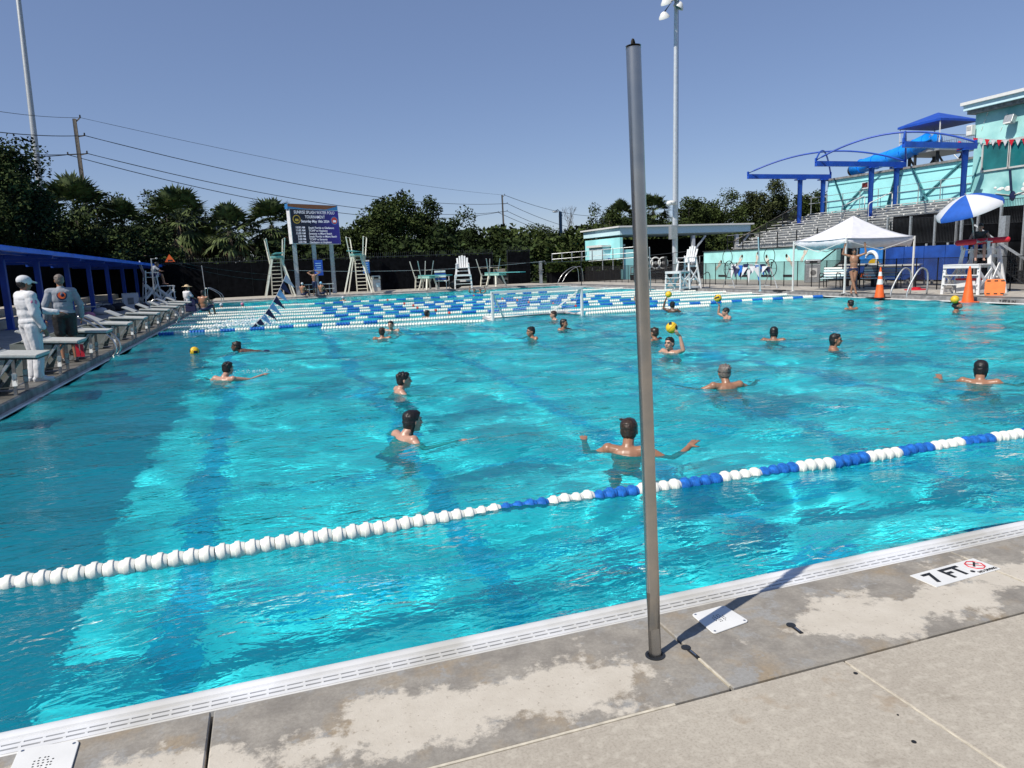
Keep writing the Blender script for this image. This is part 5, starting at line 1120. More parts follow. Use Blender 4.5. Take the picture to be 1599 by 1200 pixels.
# ================================================================== diving stands and springboards
def high_board(loc, rz, lab):
    t = thing('diving_stand', lab, 'diving stand', loc, rz, 'three metre diving stands')
    for s in (-1, 1):
        MB().bar((s * .98, -.5, 0), (s * .26, -.1, 2.85), .10).build('leg', 'cream_paint', t); MB().bar((s * .95, 1.3, 0), (s * .28, .9, 2.85), .09).build('leg', 'cream_paint', t)
        MB().bar((s * .40, 2.1, 0), (s * .34, 1.6, 2.75), .08).build('ladder_rail', 'cream_paint', t)
        for y0, y1 in ((1.4, 1.8), (.0, -.3)):
            MB().tube([(s * .42, y0, 2.3), (s * .62, y1, 4.05)], .04, 8).build('handrail', 'cream_paint', t, 40)
        MB().tube([(s * .62, 1.8, 4.05), (s * .62, -.3, 4.05)], .03, 8).build('guard_rail', 'cream_paint', t, 40); MB().tube([(s * .53, 1.6, 3.3), (s * .53, -.2, 3.3)], .025, 8).build('guard_rail', 'cream_paint', t, 40)
    for i in range(10): MB().box((0, 2.07 - i * .052, .25 + i * .27), (.72, .10, .045)).build('rung', 'cream_paint', t)
    MB().box((0, .6, 2.78), (.80, 2.0, .14)).build('frame', 'teal_paint', t); MB().box((0, -.6, 2.98), (.52, 4.9, .05)).build('board', 'teal_board', t, bevel=.01); MB().box((0, .2, 2.88), (.6, .2, .12)).build('fulcrum', 'dark_metal', t); return t
mk('teal_paint', (.28, .50, .45), .5, var=.08)
def at_row(px, py, Y): q = AY(px, py, Y); return (q.x, q.y, ZD)
high_board(at_row(438, 466, 53.2), R(3), 'high diving stand left of the scoreboard posts'); high_board(at_row(561, 460, 53.6), R(-14), 'high diving stand right of the scoreboard')
def low_board(loc, rz, lab):
    t = thing('springboard', lab, 'diving board', loc, rz, 'low springboards on the far deck')
    for s in (-1, 1):
        MB().bar((s * .50, -.4, 0), (s * .26, -.1, .95), .10).build('leg', 'cream_paint', t); MB().bar((s * .48, .9, 0), (s * .26, .7, .95), .10).build('leg', 'cream_paint', t)
        for y0, y1 in ((1.6, 1.9), (.6, .5)): MB().tube([(s * .36, y0, .6), (s * .66, y1, 2.15)], .035, 8).build('handrail', 'cream_paint', t, 40)
        MB().tube([(s * .53, 1.75, 1.45), (s * .52, .55, 1.45)], .025, 8).build('guard_rail', 'cream_paint', t, 40)
        MB().bar((s * .32, 1.9, 0), (s * .32, 1.7, 1.0), .08).build('ladder_rail', 'cream_paint', t)
    for z in (.28, .58, .86): MB().box((0, 1.85 - z * .18, z), (.64, .12, .04)).build('rung', 'cream_paint', t)
    MB().box((0, .3, .93), (.7, 1.9, .16)).build('frame', 'teal_paint', t); MB().box((0, -.9, 1.06), (.52, 4.6, .05)).build('board', 'teal_board', t, bevel=.01); return t
low_board(at_row(672, 457, 53), R(14), 'low springboard between the trash can and the far white chair'); low_board(at_row(778, 453, 53), R(18), 'low springboard just left of the gate, beyond the goal')
c = at_row(724, 454, 52.8); guard_chair('empty white lifeguard chair on the far deck between two springboards', c, R(165), 1.08)
# small things on the far deck
c = at_row(588, 456, 55); t = thing('trash_can', 'pale trash can with a hooded lid right of the high diving stand', 'trash can', c); MB().box((0, 0, .45), (.62, .6, .9)).build('bin', 'aluminium', t, bevel=.03); MB().box((0, 0, 1.05), (.64, .62, .28)).build('hood', 'cream_paint', t, bevel=.06); MB().box((0, -.315, 1.04), (.36, .02, .16)).build('opening', 'black', t); MB().box((.1, -.306, .5), (.3, .012, .3)).build('emblem', 'pale_blue_paint', t)
def patio_chair(loc, rz, lab, grp=None, m='white_plastic', m2='banner_blue'):
    t = thing('patio_chair', lab, 'chair', loc, rz, grp)
    for s in (-1, 1):
        for y in (-.25, .25): MB().tube([(s * .27, y, 0), (s * .27, y, .62 if y < 0 else .42)], .018, 6).build('leg', m, t)
        MB().tube([(s * .28, -.28, .62), (s * .28, .3, .66)], .02, 6).build('armrest', m, t)
    MB().box((0, 0, .42), (.54, .52, .04)).build('seat', m, t)
    for i in range(4): MB().box((0, .28 + .03 * i, .52 + i * .12), (.56, .03, .085), 0, R(-12)).build('back_strap', m2 if i % 2 == 0 else m, t)
    return t
patio_chair(at_row(692, 459, 52.6), R(150), 'blue and white strapped chair by the low springboard'); bpy.data.objects['patio_chair'].scale = (1.5,) * 3
c = at_row(712, 456, 52.5); t = thing('duffel_bag', 'black duffel bag on the far deck', 'bag', c); rough(MB().ell((0, 0, .3), (.5, .3, .32), 12, 8).build('sack', 'black', t, True), .1, .3); MB().tube([(-.2, 0, .55), (-.1, 0, .72), (.1, 0, .72), (.2, 0, .55)], .02, 6).build('handle', 'black', t)
for px, py, w, h_, lab in ((497.5, 418.5, 12, 22, 'blue notice sign on the middle scoreboard post'), (572, 418, 10, 18, 'pale blue notice sign on the fence right of the second diving stand')):
    q = AY(px, py, 55.2 if px < 500 else 57.9); s_ = 1 / 19.5; t = thing('sign', lab, 'sign', q, 0, 'blue notice signs'); MB().box((0, 0, 0), (w * s_, .05, h_ * s_)).build('panel', 'blue_paint' if px < 500 else 'rope_blue', t, bevel=.01)
    if px > 500: MB().box((0, -.02, .52), (w * s_, .05, .1)).build('header', 'white_plastic', t)
    rr = random.Random(3)
    for i in range(5): MB().box((rr.uniform(-.04, .04), -.03, .32 - i * .16), (w * s_ * rr.uniform(.5, .8), .012, .05)).build('text_band', 'light_blue_fabric', t)
c = at_row(500, 466, 52.6); t = thing('far_bench', 'pale picnic bench beside the scoreboard posts', 'bench', c); MB().box((0, 0, .78), (2.0, .5, .05)).build('top', 'aluminium', t); MB().box((0, -.4, .45), (2.0, .25, .04)).build('bench_seat', 'aluminium', t)
for s in (-1, 1): MB().bar((s * .7, -.4, 0), (s * .7, .0, .78), .05).build('leg', 'galvanised', t); MB().bar((s * .7, .4, 0), (s * .7, .0, .78), .05).build('leg', 'galvanised', t)
c = Vector(at_row(493, 465, 52.0)); person('person', 'tanned swimmer standing by the far bench with both hands behind the head', c, heading(c, 20), dict(er=(.46, .06, 1.60), wr=(.12, -.02, 1.72), el=(-.46, .06, 1.60), wl=(-.12, -.02, 1.72), sr=(.2, -.01, 1.45), sl=(-.2, -.01, 1.45)), 'skin_brown', 'hair_black', 'short', vox=.016, clothes=(('swim_trunks', 'swim_navy', 'shorts', .006),), scale=1.0)
for px, py, lab, cp in ((475, 467, 'bare backed swimmer in a white cap sitting at the far pool edge, left of two', 'white_fabric'), (504, 467, 'swimmer in a pale blue cap sitting at the far pool edge, right of two', 'light_blue_fabric')):
    c = Vector(at_row(px, py, 51.9)); person('person', lab, c + Vector((0, 0, .08)), heading(c, 30), SITG, 'skin_tan', 'hair_black', None, vox=.016, clothes=(('swim_cap', cp, 'swim_cap', .004), ('swim_trunks', 'swim_navy', 'shorts', .006)))
for px, lab in ((741, 'swimmer by the far pool edge raising one arm, left of two'), (750, 'swimmer by the far pool edge raising both arms, right of two')):
    swimmer(px, 458, 180, lab, 'skin_tan', 'hair_black', 'short', 'ball_r' if px < 745 else 'ball_l')
# gate with a pale low wall behind it, shower post and slanted ladder
q = AY(762, 424, 60); t = thing('low_wall', 'long pale low wall seen behind the gate', 'wall', q); MB().box((0, 0, 0), (4.6, .4, .35)).build('cap', 'concrete', t); MB().box((0, .1, -.9), (4.4, .3, 1.5)).build('wall', 'grey_concrete', t)
c = at_row(845, 446, 55); h_ = AY(845, 410, 55).z; t = thing('shower_post', 'grey shower post beside the hedge', 'shower', c); MB().tube([(0, 0, 0), (0, 0, h_)], .14, 12).build('post', 'galvanised', t, 40); MB().tube([(0, 0, h_ - .1), (.35, 0, h_ + .02), (.45, 0, h_ - .15)], .035, 8).build('shower_arm', 'steel', t, True); MB().lathe([(.02, .05), (.10, 0)], (.45, 0, h_ - .25), (0, 0, 1), 12).build('shower_head', 'steel', t)
for z in (.9, 1.1): MB().tube([(-.2, -.05, z), (.2, -.05, z)], .04, 8).build('valve', 'steel', t)
c = Vector(at_row(870, 447, 51.5)); handrail([c, c + Vector((.5, 0, .75)), c + Vector((1.3, 0, 1.25)), c + Vector((1.75, 0, 1.1)), c + Vector((1.85, 0, 0))], 'bent pale pool ladder beside the hedge, beyond the goal', both=(.5, .3, 0), group='curved steel handrails')
# ================================================================== right side: mural wall, bleachers, shade frames
def xs_(px, py, X): return AX(px, py, X)
mk('mural_aqua', (.36, .72, .70), .8, var=.12, scale=1.2, detail=9, bump=.08)
mk('paint_skin', (.62, .54, .46), .8, var=.15); mk('paint_white', (.75, .78, .76), .8); mk('teal_line', (.06, .22, .25), .6)
wy0, wy1 = 33.2, 46.4
t = thing('mural_wall', 'low aqua wall painted with small divers in front of the bleachers', 'wall', (31, (wy0 + wy1) / 2, 0)); b = MB(); b.box((31.15, (wy0 + wy1) / 2, 1.05), (.3, wy1 - wy0, 2.1)); b.build('wall', 'mural_aqua', t, world=True)
MB().box((31.12, (wy0 + wy1) / 2, 2.13), (.42, wy1 - wy0 + .1, .06)).build('coping', 'dark_metal', t, world=True)
for (px, py, a) in ((1122, 415, 50), (1155, 408, 40), (1182, 405, 15), (1199, 410, -20), (1233, 407, -45), (1256, 397, 30)):
    c = xs_(px, py, 30.985); ca, sa = math.cos(R(a)), math.sin(R(a)); f = MB()
    for (u, v, ru, rv) in ((0, 0, .09, .26), (.07, -.34, .045, .2), (-.05, -.34, .045, .2), (.12, .22, .04, .2), (-.10, .2, .04, .2)):
        m = Matrix.Rotation(R(a), 3, 'X'); f.ell(c + m @ Vector((0, u, v)), (.012, ru, rv), 10, 8, m)
    o = f.build('painted_diver', 'paint_skin', t, world=True); MB().ell(c + Matrix.Rotation(R(a), 3, 'X') @ Vector((-.006, 0, .42)), (.012, .09, .11), 10, 8).build('painted_head', 'hair_brown', t, world=True)
for px in (1128, 1161, 1196, 1231): MB().box(xs_(px, 431, 30.99), (.03, .95, .14)).build('vent', 'black', t, world=True)
by0, by1, NR, bx, bz, dx, dz = 29.7, 43.4, 12, 31.4, 2.2, .56, .182
t = thing('bleachers', 'aluminium bleachers rising behind the mural wall', 'bleachers', (34.5, 36.5, 0))
for i in range(NR):
    x, z = bx + i * dx, bz + i * dz; y1 = by1 - max(0, .25 * (4 - i)) * 0
    MB().box((x + .36, (by0 + y1) / 2, z + .30), (.25, y1 - by0, .045)).build('seat_plank', 'aluminium', t, world=True); MB().box((x + .18, (by0 + y1) / 2, z), (.42, y1 - by0, .04)).build('foot_plank', 'aluminium', t, world=True)
    b = MB().box((x + .385, (by0 + y1) / 2, z + .13), (.02, y1 - by0, .2)); b.build('riser', 'galvanised', t, world=True)
    c_ = MB()
    for q in range(12): c_.box((x + .25, by0 + .6 + q * 1.16 + (i % 2) * .3, z + .25), (.10, .07, .08))
    c_.build('seat_bracket', 'white_plastic', t, world=True)['kind'] = 'stuff'
for q in range(8):
    y = by0 + .1 + q * (by1 - by0 - .2) / 7; MB().bar((bx, y, bz - .1), (bx + NR * dx, y, bz - .1 + NR * dz), .10, .16).build('stringer', 'galvanised', t, world=True); MB().bar((bx + NR * dx * .9, y, 0), (bx + NR * dx * .9, y, bz + NR * dz * .8), .1).build('support', 'galvanised', t, world=True)
t = thing('guard_rail', 'black guard rail along the foot of the bleachers', 'railing', (31.2, 36.5, 2.15)); L = [(31.2, by0, 2.15), (31.2, by1 + .4, 2.15)]
for z in (3.15, 2.7): MB().tube([(31.2, by0, z), (31.2, by1 + .4, z)], .025, 6).build('rail', 'galvanised' if z > 3 else 'dark_metal', t, 40, world=True)
for q in range(9): y = by0 + q * (by1 + .4 - by0) / 8; MB().tube([(31.2, y, 2.1), (31.2, y, 3.15)], .04, 6).build('post', 'dark_metal', t, 40, world=True)
a, b_ = AY(1146, 377, 43.8), AY(1247, 321, 43.8); t = thing('stair_railing', 'long sloping stair railing at the far end of the bleachers', 'railing', (a.x, 43.8, 0))
MB().tube([a, b_], .05, 8).build('handrail', 'wood', t, True, world=True); MB().tube([a - Vector((0, 0, .9)), b_ - Vector((0, 0, .9))], .04, 8).build('lower_rail', 'dark_metal', t, True, world=True)
pk = MB()
for i in range(60): q = a.lerp(b_, (i + .5) / 60); pk.tube([q, q - Vector((0, 0, .9))], .014, 4)
pk.build('pickets', 'dark_metal', t, world=True)['kind'] = 'stuff'
for i in range(5): q = a.lerp(b_, i / 4); MB().tube([q + Vector((0, 0, .05)), (q.x, q.y, 0)], .05, 6).build('post', 'dark_metal', t, world=True)
for i in range(11): q = a.lerp(b_, (i + .5) / 11); MB().box((q.x, 44.5, q.z - 1.0), (1.0, 1.3, .05)).build('tread', 'aluminium', t, world=True)
t = thing('back_railing', 'grey double railing along the top row of the bleachers', 'railing', (38.1, 36, 4.8))
for z in (5.25, 5.65): MB().tube([(38.05, by0, z), (38.05, by1 + .2, z)], .03, 6).build('rail', 'galvanised', t, world=True)
for q in range(10): y = by0 + q * (by1 - by0) / 9; MB().tube([(38.05, y, 4.5), (38.05, y, 5.65)], .03, 6).build('post', 'galvanised', t, world=True)
# aisle rails on the bleachers
for px, lab in ((1330, 'pale looped aisle rail on the bleachers above the tent peak'), (1372, 'pale looped aisle rail on the bleachers right of the second blue column')):
    y = AX(px, 335, 35.5).y; t = thing('aisle_rail', lab, 'railing', (35.5, y, 3.9), 0, 'aisle rails on the bleachers'); MB().tube([(-.8, 0, -.3), (-.8, 0, .55), (-.7, 0, .66), (.9, 0, 1.26), (1, 0, 1.15), (1, 0, .4)], .028, 8).build('rail', 'white_plastic', t, 60)
# back wall of the stand
t = thing('stand_wall', 'tall plain aqua wall behind the bleachers', 'wall', (38.6, 36, 0)); z0 = xs_(1293, 283, 38.4).z; z1 = xs_(1515, 250, 38.4).z; ya_, yb_ = xs_(1293, 283, 38.4).y, 29.0
b = MB(); b.add([(38.4, ya_, 0), (38.4, yb_, 0), (38.4, yb_, z1), (38.4, ya_, z0), (38.7, ya_, 0), (38.7, yb_, 0), (38.7, yb_, z1), (38.7, ya_, z0)], [(0, 1, 2, 3), (7, 6, 5, 4), (0, 3, 7, 4), (1, 5, 6, 2), (3, 2, 6, 7), (0, 4, 5, 1)]); b.build('wall', 'aqua_paint', t, world=True)
MB().bar((38.5, ya_ + .05, z0 + .06), (38.5, yb_, z1 + .06), .5, .13, (0, 0, 1)).build('coping', 'grey_concrete', t, world=True); MB().bar((38.385, ya_, z0 - .35), (38.385, yb_, z1 - .35), .03, .05, (0, 0, 1)).build('groove', 'teal_line', t, world=True)
for (p0, p1) in (((1303, 281), (1320, 327)), ((1316, 327), (1352, 288)), ((1400, 268), (1386, 320)), ((1424, 260), (1448, 313)), ((1438, 312), (1503, 252))): MB().bar(xs_(*p0, 38.33), xs_(*p1, 38.33), .09).build('brace', 'teal_line', t, world=True)
q = xs_(1352, 290, 38.2); t = thing('timer_display', 'small red timer display on the aqua wall', 'display', q); MB().box((0, 0, 0), (.15, .55, .42)).build('case', 'screen_case', t)
MB().box((-.08, 0, .02), (.02, .46, .3)).build('face', 'black', t)
for u in (-.14, 0, .14): MB().tube([(-.095, u + .05, .10), (-.095, u - .05, .10), (-.095, u - .05, .02), (-.095, u + .05, .02), (-.095, u + .05, -.08), (-.095, u - .05, -.08)], .012, 5).build('digit', 'led_red', t)
# blue shade frames
tipA = [AY(1168, 276, 42.2), AY(1274, 256, 35.9), AY(1411, 226, 29.6)]; tipB = [AY(1297, 271, 42.2), AY(1414, 250, 35.9), AY(1524, 225, 29.6)]
labs = ['blue steel shade frame at the far end of the bleachers, left of three', 'middle blue steel shade frame over the bleachers', 'blue steel shade frame next to the aqua building, right of three']; frames = []
for i in range(3):
    A_, B_ = tipA[i], tipB[i]; y = A_.y; t = thing('shade_structure', labs[i], 'shade structure', (36, y, 0), 0, 'blue shade frames over the bleachers'); frames.append(t); B_ = Vector((B_.x, y, A_.z)); tipB[i] = B_
    MB().bar(A_, B_, .20, .30, (0, 0, 1)).build('beam', 'blue_paint', t, world=True)
    for x in (36.0, 38.0)[:1 if i == 2 else 2]:
        MB().tube([(x, y, 1.5), (x, y, A_.z - .1)], .17, 16).build('column', 'blue_paint', t, 40, world=True); MB().box((x, y, A_.z - .21), (.62, .5, .07)).build('cap_plate', 'blue_paint', t, world=True)
    MB().lathe([(.34, 0), (.34, .05)], (36, y, bz + (36 - bx) / dx * dz + .05), (0, 0, 1), 16).build('base_plate', 'blue_paint', t, world=True)
def arch(a, b, rise, par): MB().tube([a.lerp(b, i / 24) + Vector((0, 0, .2 + rise * 4 * (i / 24) * (1 - i / 24))) for i in range(25)], .052, 8).build('arch', 'blue_paint', par, True, world=True)
arch(tipA[0], tipB[1], 1.0, frames[0]); arch(tipB[0], tipA[1], 1.0, frames[0]); arch(tipA[1], tipB[2], 1.0, frames[1]); arch(tipB[1], tipA[2], 1.0, frames[1])
for i in range(3):
    for q in (tipA[i], tipB[i]): MB().bar(q + Vector((0, 0, .1)), q + Vector((0, 0, .32)), .1).build('arch_bracket', 'blue_paint', frames[i], world=True)
# aqua building at the right edge
def bld_mat():
    m = mat('mural_paint', (.20, .54, .56), .85, var=.25, scale=.7, detail=10, c2=(.40, .72, .70)); return m
M['mural_paint'] = bld_mat()
t = thing('aqua_building', 'tall aqua building with windows and a flat overhanging roof at the right edge', 'building', (44, 25, 0)); cy = xs_(1525, 167, 38).y; zt = xs_(1525, 163, 38).z - .35
MB().box((44, (cy + 12) / 2, zt / 2), (12, cy - 12, zt)).build('wall', 'mural_paint', t, world=True); MB().box((43.6, (cy + .12 + 12) / 2, zt + .14), (12.5, cy - 11.6, .28)).build('roof', 'pale_blue_paint', t, world=True); MB().box((43.55, (cy + .2 + 12) / 2, zt + .36), (12.7, cy - 11.5, .16)).build('roof_edge', 'white_plastic', t, world=True); MB().box((43.7, (cy + .06 + 12) / 2, zt - .10), (12.3, cy - 11.7, .18)).build('soffit', 'grey_concrete', t, world=True)
w0, w1, w2 = xs_(1536, 226, 37.97), xs_(1536, 268, 37.97), xs_(1640, 218, 37.97)
for k_ in range(3):
    ya2 = w0.y - k_ * 1.55; f = MB(); zc = (w0.z + w1.z) / 2; hh = w0.z - w1.z; yc = ya2 - .75
    for dy in (-.75, .75): f.box((37.96, yc + dy, zc), (.10, .09, hh + .1))
    for dz_ in (-hh / 2, hh / 2): f.box((37.955, yc, zc + dz_), (.10, 1.6, .09))
    fr = f.build('window', 'aluminium', t, world=True); g_ = MB(); g_.box((37.975 - t.location.x, yc - t.location.y, zc - t.location.z), (.05, 1.45, hh - .02)); g_.build('pane', 'window_glass', fr)
a, b_ = xs_(1519, 215, 37.8), xs_(1660, 204, 37.8); tb = thing('bunting', 'string of red and white triangular flags on the aqua building', 'bunting', a)
pts = [a.lerp(b_, i / 14) - Vector((0, 0, .25 * 4 * i / 14 * (1 - i / 14))) for i in range(15)]; MB().tube(pts, .012, 5).build('cord', 'white_fabric', tb, world=True)
for i in range(14): p0, p1 = pts[i], pts[i + 1]; MB().slab([p0.lerp(p1, .05), p0.lerp(p1, .95), (p0 + p1) / 2 - Vector((0, 0, .34))], .006, (1, 0, 0)).build('pennant', 'red' if i % 2 == 0 else 'white_fabric', tb, world=True)
q = xs_(1577, 187, 37.6); tf = thing('wall_floodlight', 'grey floodlight on the aqua building above the flags', 'floodlight', q); MB().box((0, 0, 0), (.30, .50, .42), 0, 0, R(20)).build('housing', 'galvanised', tf, bevel=.03); MB().box((-.16, 0, -.06), (.03, .40, .30), 0, 0, R(20)).build('lens', 'white_plastic', tf); MB().bar((.1, 0, -.1), (.45, 0, .05), .06).build('bracket', 'dark_metal', tf)
q = xs_(1516, 204, 37.7); tf = thing('wall_box', 'small white box on the corner of the aqua building', 'box', q); MB().box((0, 0, 0), (.3, .35, .55)).build('housing', 'white_plastic', tf, bevel=.03); MB().box((-.16, 0, .1), (.02, .25, .2)).build('cover', 'aluminium', tf)
c = xs_(1581, 306, 37.985); MB().ell(c, (.02, .18, .26), 12, 8).build('painted_head', 'swim_navy', t, world=True)
for s in (-1, 1): MB().bar(c + Vector((-.004, s * .15, .05)), c + Vector((-.004, s * .95, .22)), .02, .12, (1, 0, 0)).build('painted_arm', 'paint_skin', t, world=True)
for i in range(9): 
    rr = random.Random(i); MB().ell(c + Vector((.0, rr.uniform(-1.1, 1.1), rr.uniform(.0, .55))), (.012, rr.uniform(.08, .25), rr.uniform(.05, .14)), 8, 6).build('painted_splash', 'paint_white', t, world=True)
MB().bar(xs_(1578, 266, 37.97), xs_(1580, 298, 37.97), .05, .22, (1, 0, 0)).build('painted_lane', 'swim_navy', t, world=True); MB().bar(xs_(1531, 245, 37.96), xs_(1514, 300, 37.96), .06).build('painted_line', 'teal_line', t, world=True)
for (p0, p1) in (((1543, 175), (1530, 212)), ((1573, 178), (1560, 212))):
    for u in (0, .3, .6): MB().bar(xs_(*p0, 37.985).lerp(xs_(*p1, 37.985), u), xs_(*p0, 37.985).lerp(xs_(*p1, 37.985), u + .18), .02, .06, (1, 0, 0)).build('painted_dash', 'paint_white', t, world=True)
# water slide and its tower
XT = 56; ap = xs_(1465, 176, XT); t = thing('slide_tower', 'slide tower with a blue hipped roof behind the bleachers', 'tower', (ap.x, ap.y, 0)); ez = xs_(1465, 193, XT).z; hw = 2.15
b = MB(); e = [ap + Vector((sx * hw, sy * hw, ez - ap.z)) for sx, sy in ((-1, -1), (1, -1), (1, 1), (-1, 1))]; e2 = [q - Vector((0, 0, .18)) for q in e]
b.add([ap] + e + e2, [(0, 1, 2), (0, 2, 3), (0, 3, 4), (0, 4, 1), (1, 5, 6, 2), (2, 6, 7, 3), (3, 7, 8, 4), (4, 8, 5, 1), (8, 7, 6, 5)]); b.build('roof', 'blue_paint', t, world=True); pz = xs_(1465, 238, XT).z
MB().box((ap.x, ap.y, pz), (4.2, 4.2, .25)).build('platform', 'galvanised', t, world=True)
for sx in (-1, 1):
    for sy in (-1, 1): MB().tube([(ap.x + sx * 2., ap.y + sy * 2., pz), (ap.x + sx * 2., ap.y + sy * 2., ez)], .05, 8).build('roof_post', 'white_plastic', t, world=True); MB().tube([(ap.x + sx * 1.4, ap.y + sy * 1.4, 0), (ap.x + sx * 1.4, ap.y + sy * 1.4, pz)], .14, 8).build('tower_leg', 'dark_metal', t, world=True)
    MB().bar((ap.x - 1.4, ap.y + sx * 1.4, pz - 3.4), (ap.x + 1.4, ap.y + sx * 1.4, pz - .3), .12).build('cross_brace', 'dark_metal', t, world=True); MB().bar((ap.x + 1.4, ap.y + sx * 1.4, pz - 3.4), (ap.x - 1.4, ap.y + sx * 1.4, pz - .3), .12).build('cross_brace', 'dark_metal', t, world=True)
pk = MB()
for i in range(22):
    u = -2. + 4. * i / 21
    for sgn in (-1, 1): pk.tube([(ap.x + sgn * 2., ap.y + u, pz), (ap.x + sgn * 2., ap.y + u, pz + 1.15)], .02, 4); pk.tube([(ap.x + u, ap.y + sgn * 2., pz), (ap.x + u, ap.y + sgn * 2., pz + 1.15)], .02, 4)
pk.build('pickets', 'galvanised', t, world=True)['kind'] = 'stuff'
for sgn in (-1, 1): MB().tube([(ap.x + sgn * 2., ap.y - 2, pz + 1.15), (ap.x + sgn * 2., ap.y + 2, pz + 1.15)], .035, 6).build('rail', 'galvanised', t, world=True); MB().tube([(ap.x - 2, ap.y + sgn * 2., pz + 1.15), (ap.x + 2, ap.y + sgn * 2., pz + 1.15)], .035, 6).build('rail', 'galvanised', t, world=True)
for sgn in (0, 1): MB().tube([xs_(1490, 242, XT - 1) + Vector((0, 0, -.9 * sgn)), xs_(1524, 275, XT - 1) + Vector((0, 0, -.9 * sgn))], .05, 6).build('stair_rail', 'galvanised', t, world=True)
MB().lathe([(.16, 0), (.16, .7), (.05, .8)], xs_(1497, 237, XT - 2), (0, 0, 1), 10).build('fire_extinguisher', 'red', t, True, world=True)
t = thing('water_slide', 'bright blue tube slide curving down behind the bleachers', 'water slide', xs_(1400, 250, 54)); pts = [xs_(*p, 54) for p in ((1463, 219), (1448, 221), (1430, 230), (1412, 238), (1392, 246), (1368, 253), (1346, 260), (1333, 266))]
pts = [p + Vector((.0, 0, 0)) for p in pts]; MB().tube(pts, [.62, .66, .66, .66, .66, .64, .62, .60], 28).build('tube', 'slide_blue', t, True, world=True)
for i in (1, 2, 3, 4, 5, 6): 
    d = (pts[min(7, i + 1)] - pts[i - 1]).normalized(); MB().tube([pts[i] - d * .03, pts[i] + d * .03], .685, 24).build('flange', 'slide_blue', t, 40, world=True)
MB().ell(pts[-1] + (pts[-1] - pts[-2]).normalized() * .06, (.52, .52, .56), 14, 10).build('mouth', 'black', t, True, world=True)
for i in (2, 4, 6): MB().tube([(pts[i].x, pts[i].y, 0), pts[i] - Vector((0, 0, .5))], .12, 8).build('support', 'dark_metal', t, world=True)
# open pavilion with small blue-white block
PY = 60; a, b_ = AY(968, 366, PY), AY(1172, 352, PY); t = thing('pavilion', 'low open pavilion with a pale blue flat roof beyond the right deck', 'pavilion', ((a.x + b_.x) / 2, PY + 4, 0)); zc = (a.z + b_.z) / 2 - .1
MB().box(((a.x + b_.x) / 2, PY + 4, zc + .12), (b_.x - a.x, 8, .66)).build('fascia', 'pale_blue_paint', t, world=True); MB().box(((a.x + b_.x) / 2, PY + 4, zc + .50), (b_.x - a.x + .5, 8.5, .14)).build('roof', 'white_plastic', t, world=True)
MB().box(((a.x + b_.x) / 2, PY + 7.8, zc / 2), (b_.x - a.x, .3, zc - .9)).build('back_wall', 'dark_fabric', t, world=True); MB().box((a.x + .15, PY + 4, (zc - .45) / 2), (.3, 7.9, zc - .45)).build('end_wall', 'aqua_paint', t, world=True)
for px in (1082, 1150): q = AY(px, 385, PY + .3); MB().box((q.x, PY + .3, (zc - .45) / 2), (.3, .3, zc - .45)).build('post', 'pole_white', t, world=True); MB().bar((q.x, PY + .3, zc - 2.0), (q.x + 1.4, PY + .3, zc - .5), .14).build('brace', 'pole_white', t, world=True)
q = AY(985, 385, PY - .5); MB().box((q.x + .8, PY + .5, 1.0), (2.4, .6, 3.4)).build('counter_wall', 'aqua_paint', t, world=True)
c0, c1 = AY(941, 386, 62), AY(972, 403, 62); t = thing('utility_block', 'small pale blue flat roofed block left of the pavilion', 'building', ((c0.x + c1.x) / 2, 62, 0)); MB().box(((c0.x + c1.x) / 2, 63.5, c0.z / 2), (c1.x - c0.x, 3, c0.z)).build('wall', 'pale_blue_paint', t, world=True); MB().box(((c0.x + c1.x) / 2, 63.5, c0.z + .1), (c1.x - c0.x + .4, 3.4, .2)).build('roof', 'white_plastic', t, world=True); MB().box(((c0.x + c1.x) / 2, 61.97, c0.z - 1.2), (1.0, .06, .25)).build('vent', 'banner_blue', t, world=True)
a, b_ = AY(862, 397, 56.5), AY(990, 386, 52); t = thing('ramp_railing', 'grey tube railing above the hedge', 'railing', a); 
for dz_ in (0, -.45, -.85): MB().tube([a + Vector((0, 0, dz_)), b_ + Vector((0, 0, dz_))], .035, 6).build('rail', 'galvanised', t, world=True)
for i in range(9): q = a.lerp(b_, i / 8); MB().tube([q + Vector((0, 0, .05)), (q.x, q.y, 1)], .045, 6).build('post', 'galvanised', t, world=True)
a, b_ = AY(985, 418, 52), AY(1168, 388, 46.8); t = thing('ramp_railing', 'dark railing rising beside the main light pole toward the bleachers', 'railing', a)
for dz_ in (0, -.5): MB().tube([a + Vector((0, 0, dz_)), b_ + Vector((0, 0, dz_))], .04, 6).build('rail', 'dark_metal', t, world=True)
for i in range(11): q = a.lerp(b_, i / 10); MB().tube([q, (q.x, q.y, 0)], .045, 6).build('post', 'dark_metal' if i % 3 else 'galvanised', t, world=True)
MB().bar(a - Vector((0, 0, 1.2)), b_ - Vector((0, 0, 1.2)), .3, 1.2, (0, 0, 1)).build('ramp_wall', 'dark_fabric', t, world=True)
q = AY(1012, 415, 49); t = thing('wheel_rack', 'rack of pale round reels behind the steel post', 'rack', (q.x, 49, ZD))
for i, px in enumerate((1002, 1012, 1024, 1036)): c = AY(px, 411, 49); MB().tube([Vector((.42 * math.cos(a_), .02 * i, .42 * math.sin(a_))) + c for a_ in np.linspace(0, 6.283, 19)], .05, 6, False).build('reel', 'white_plastic', t, world=True); MB().lathe([(.12, -.1), (.12, .1)], c, (0, 1, 0), 12).build('hub', 'grey_concrete', t, world=True)
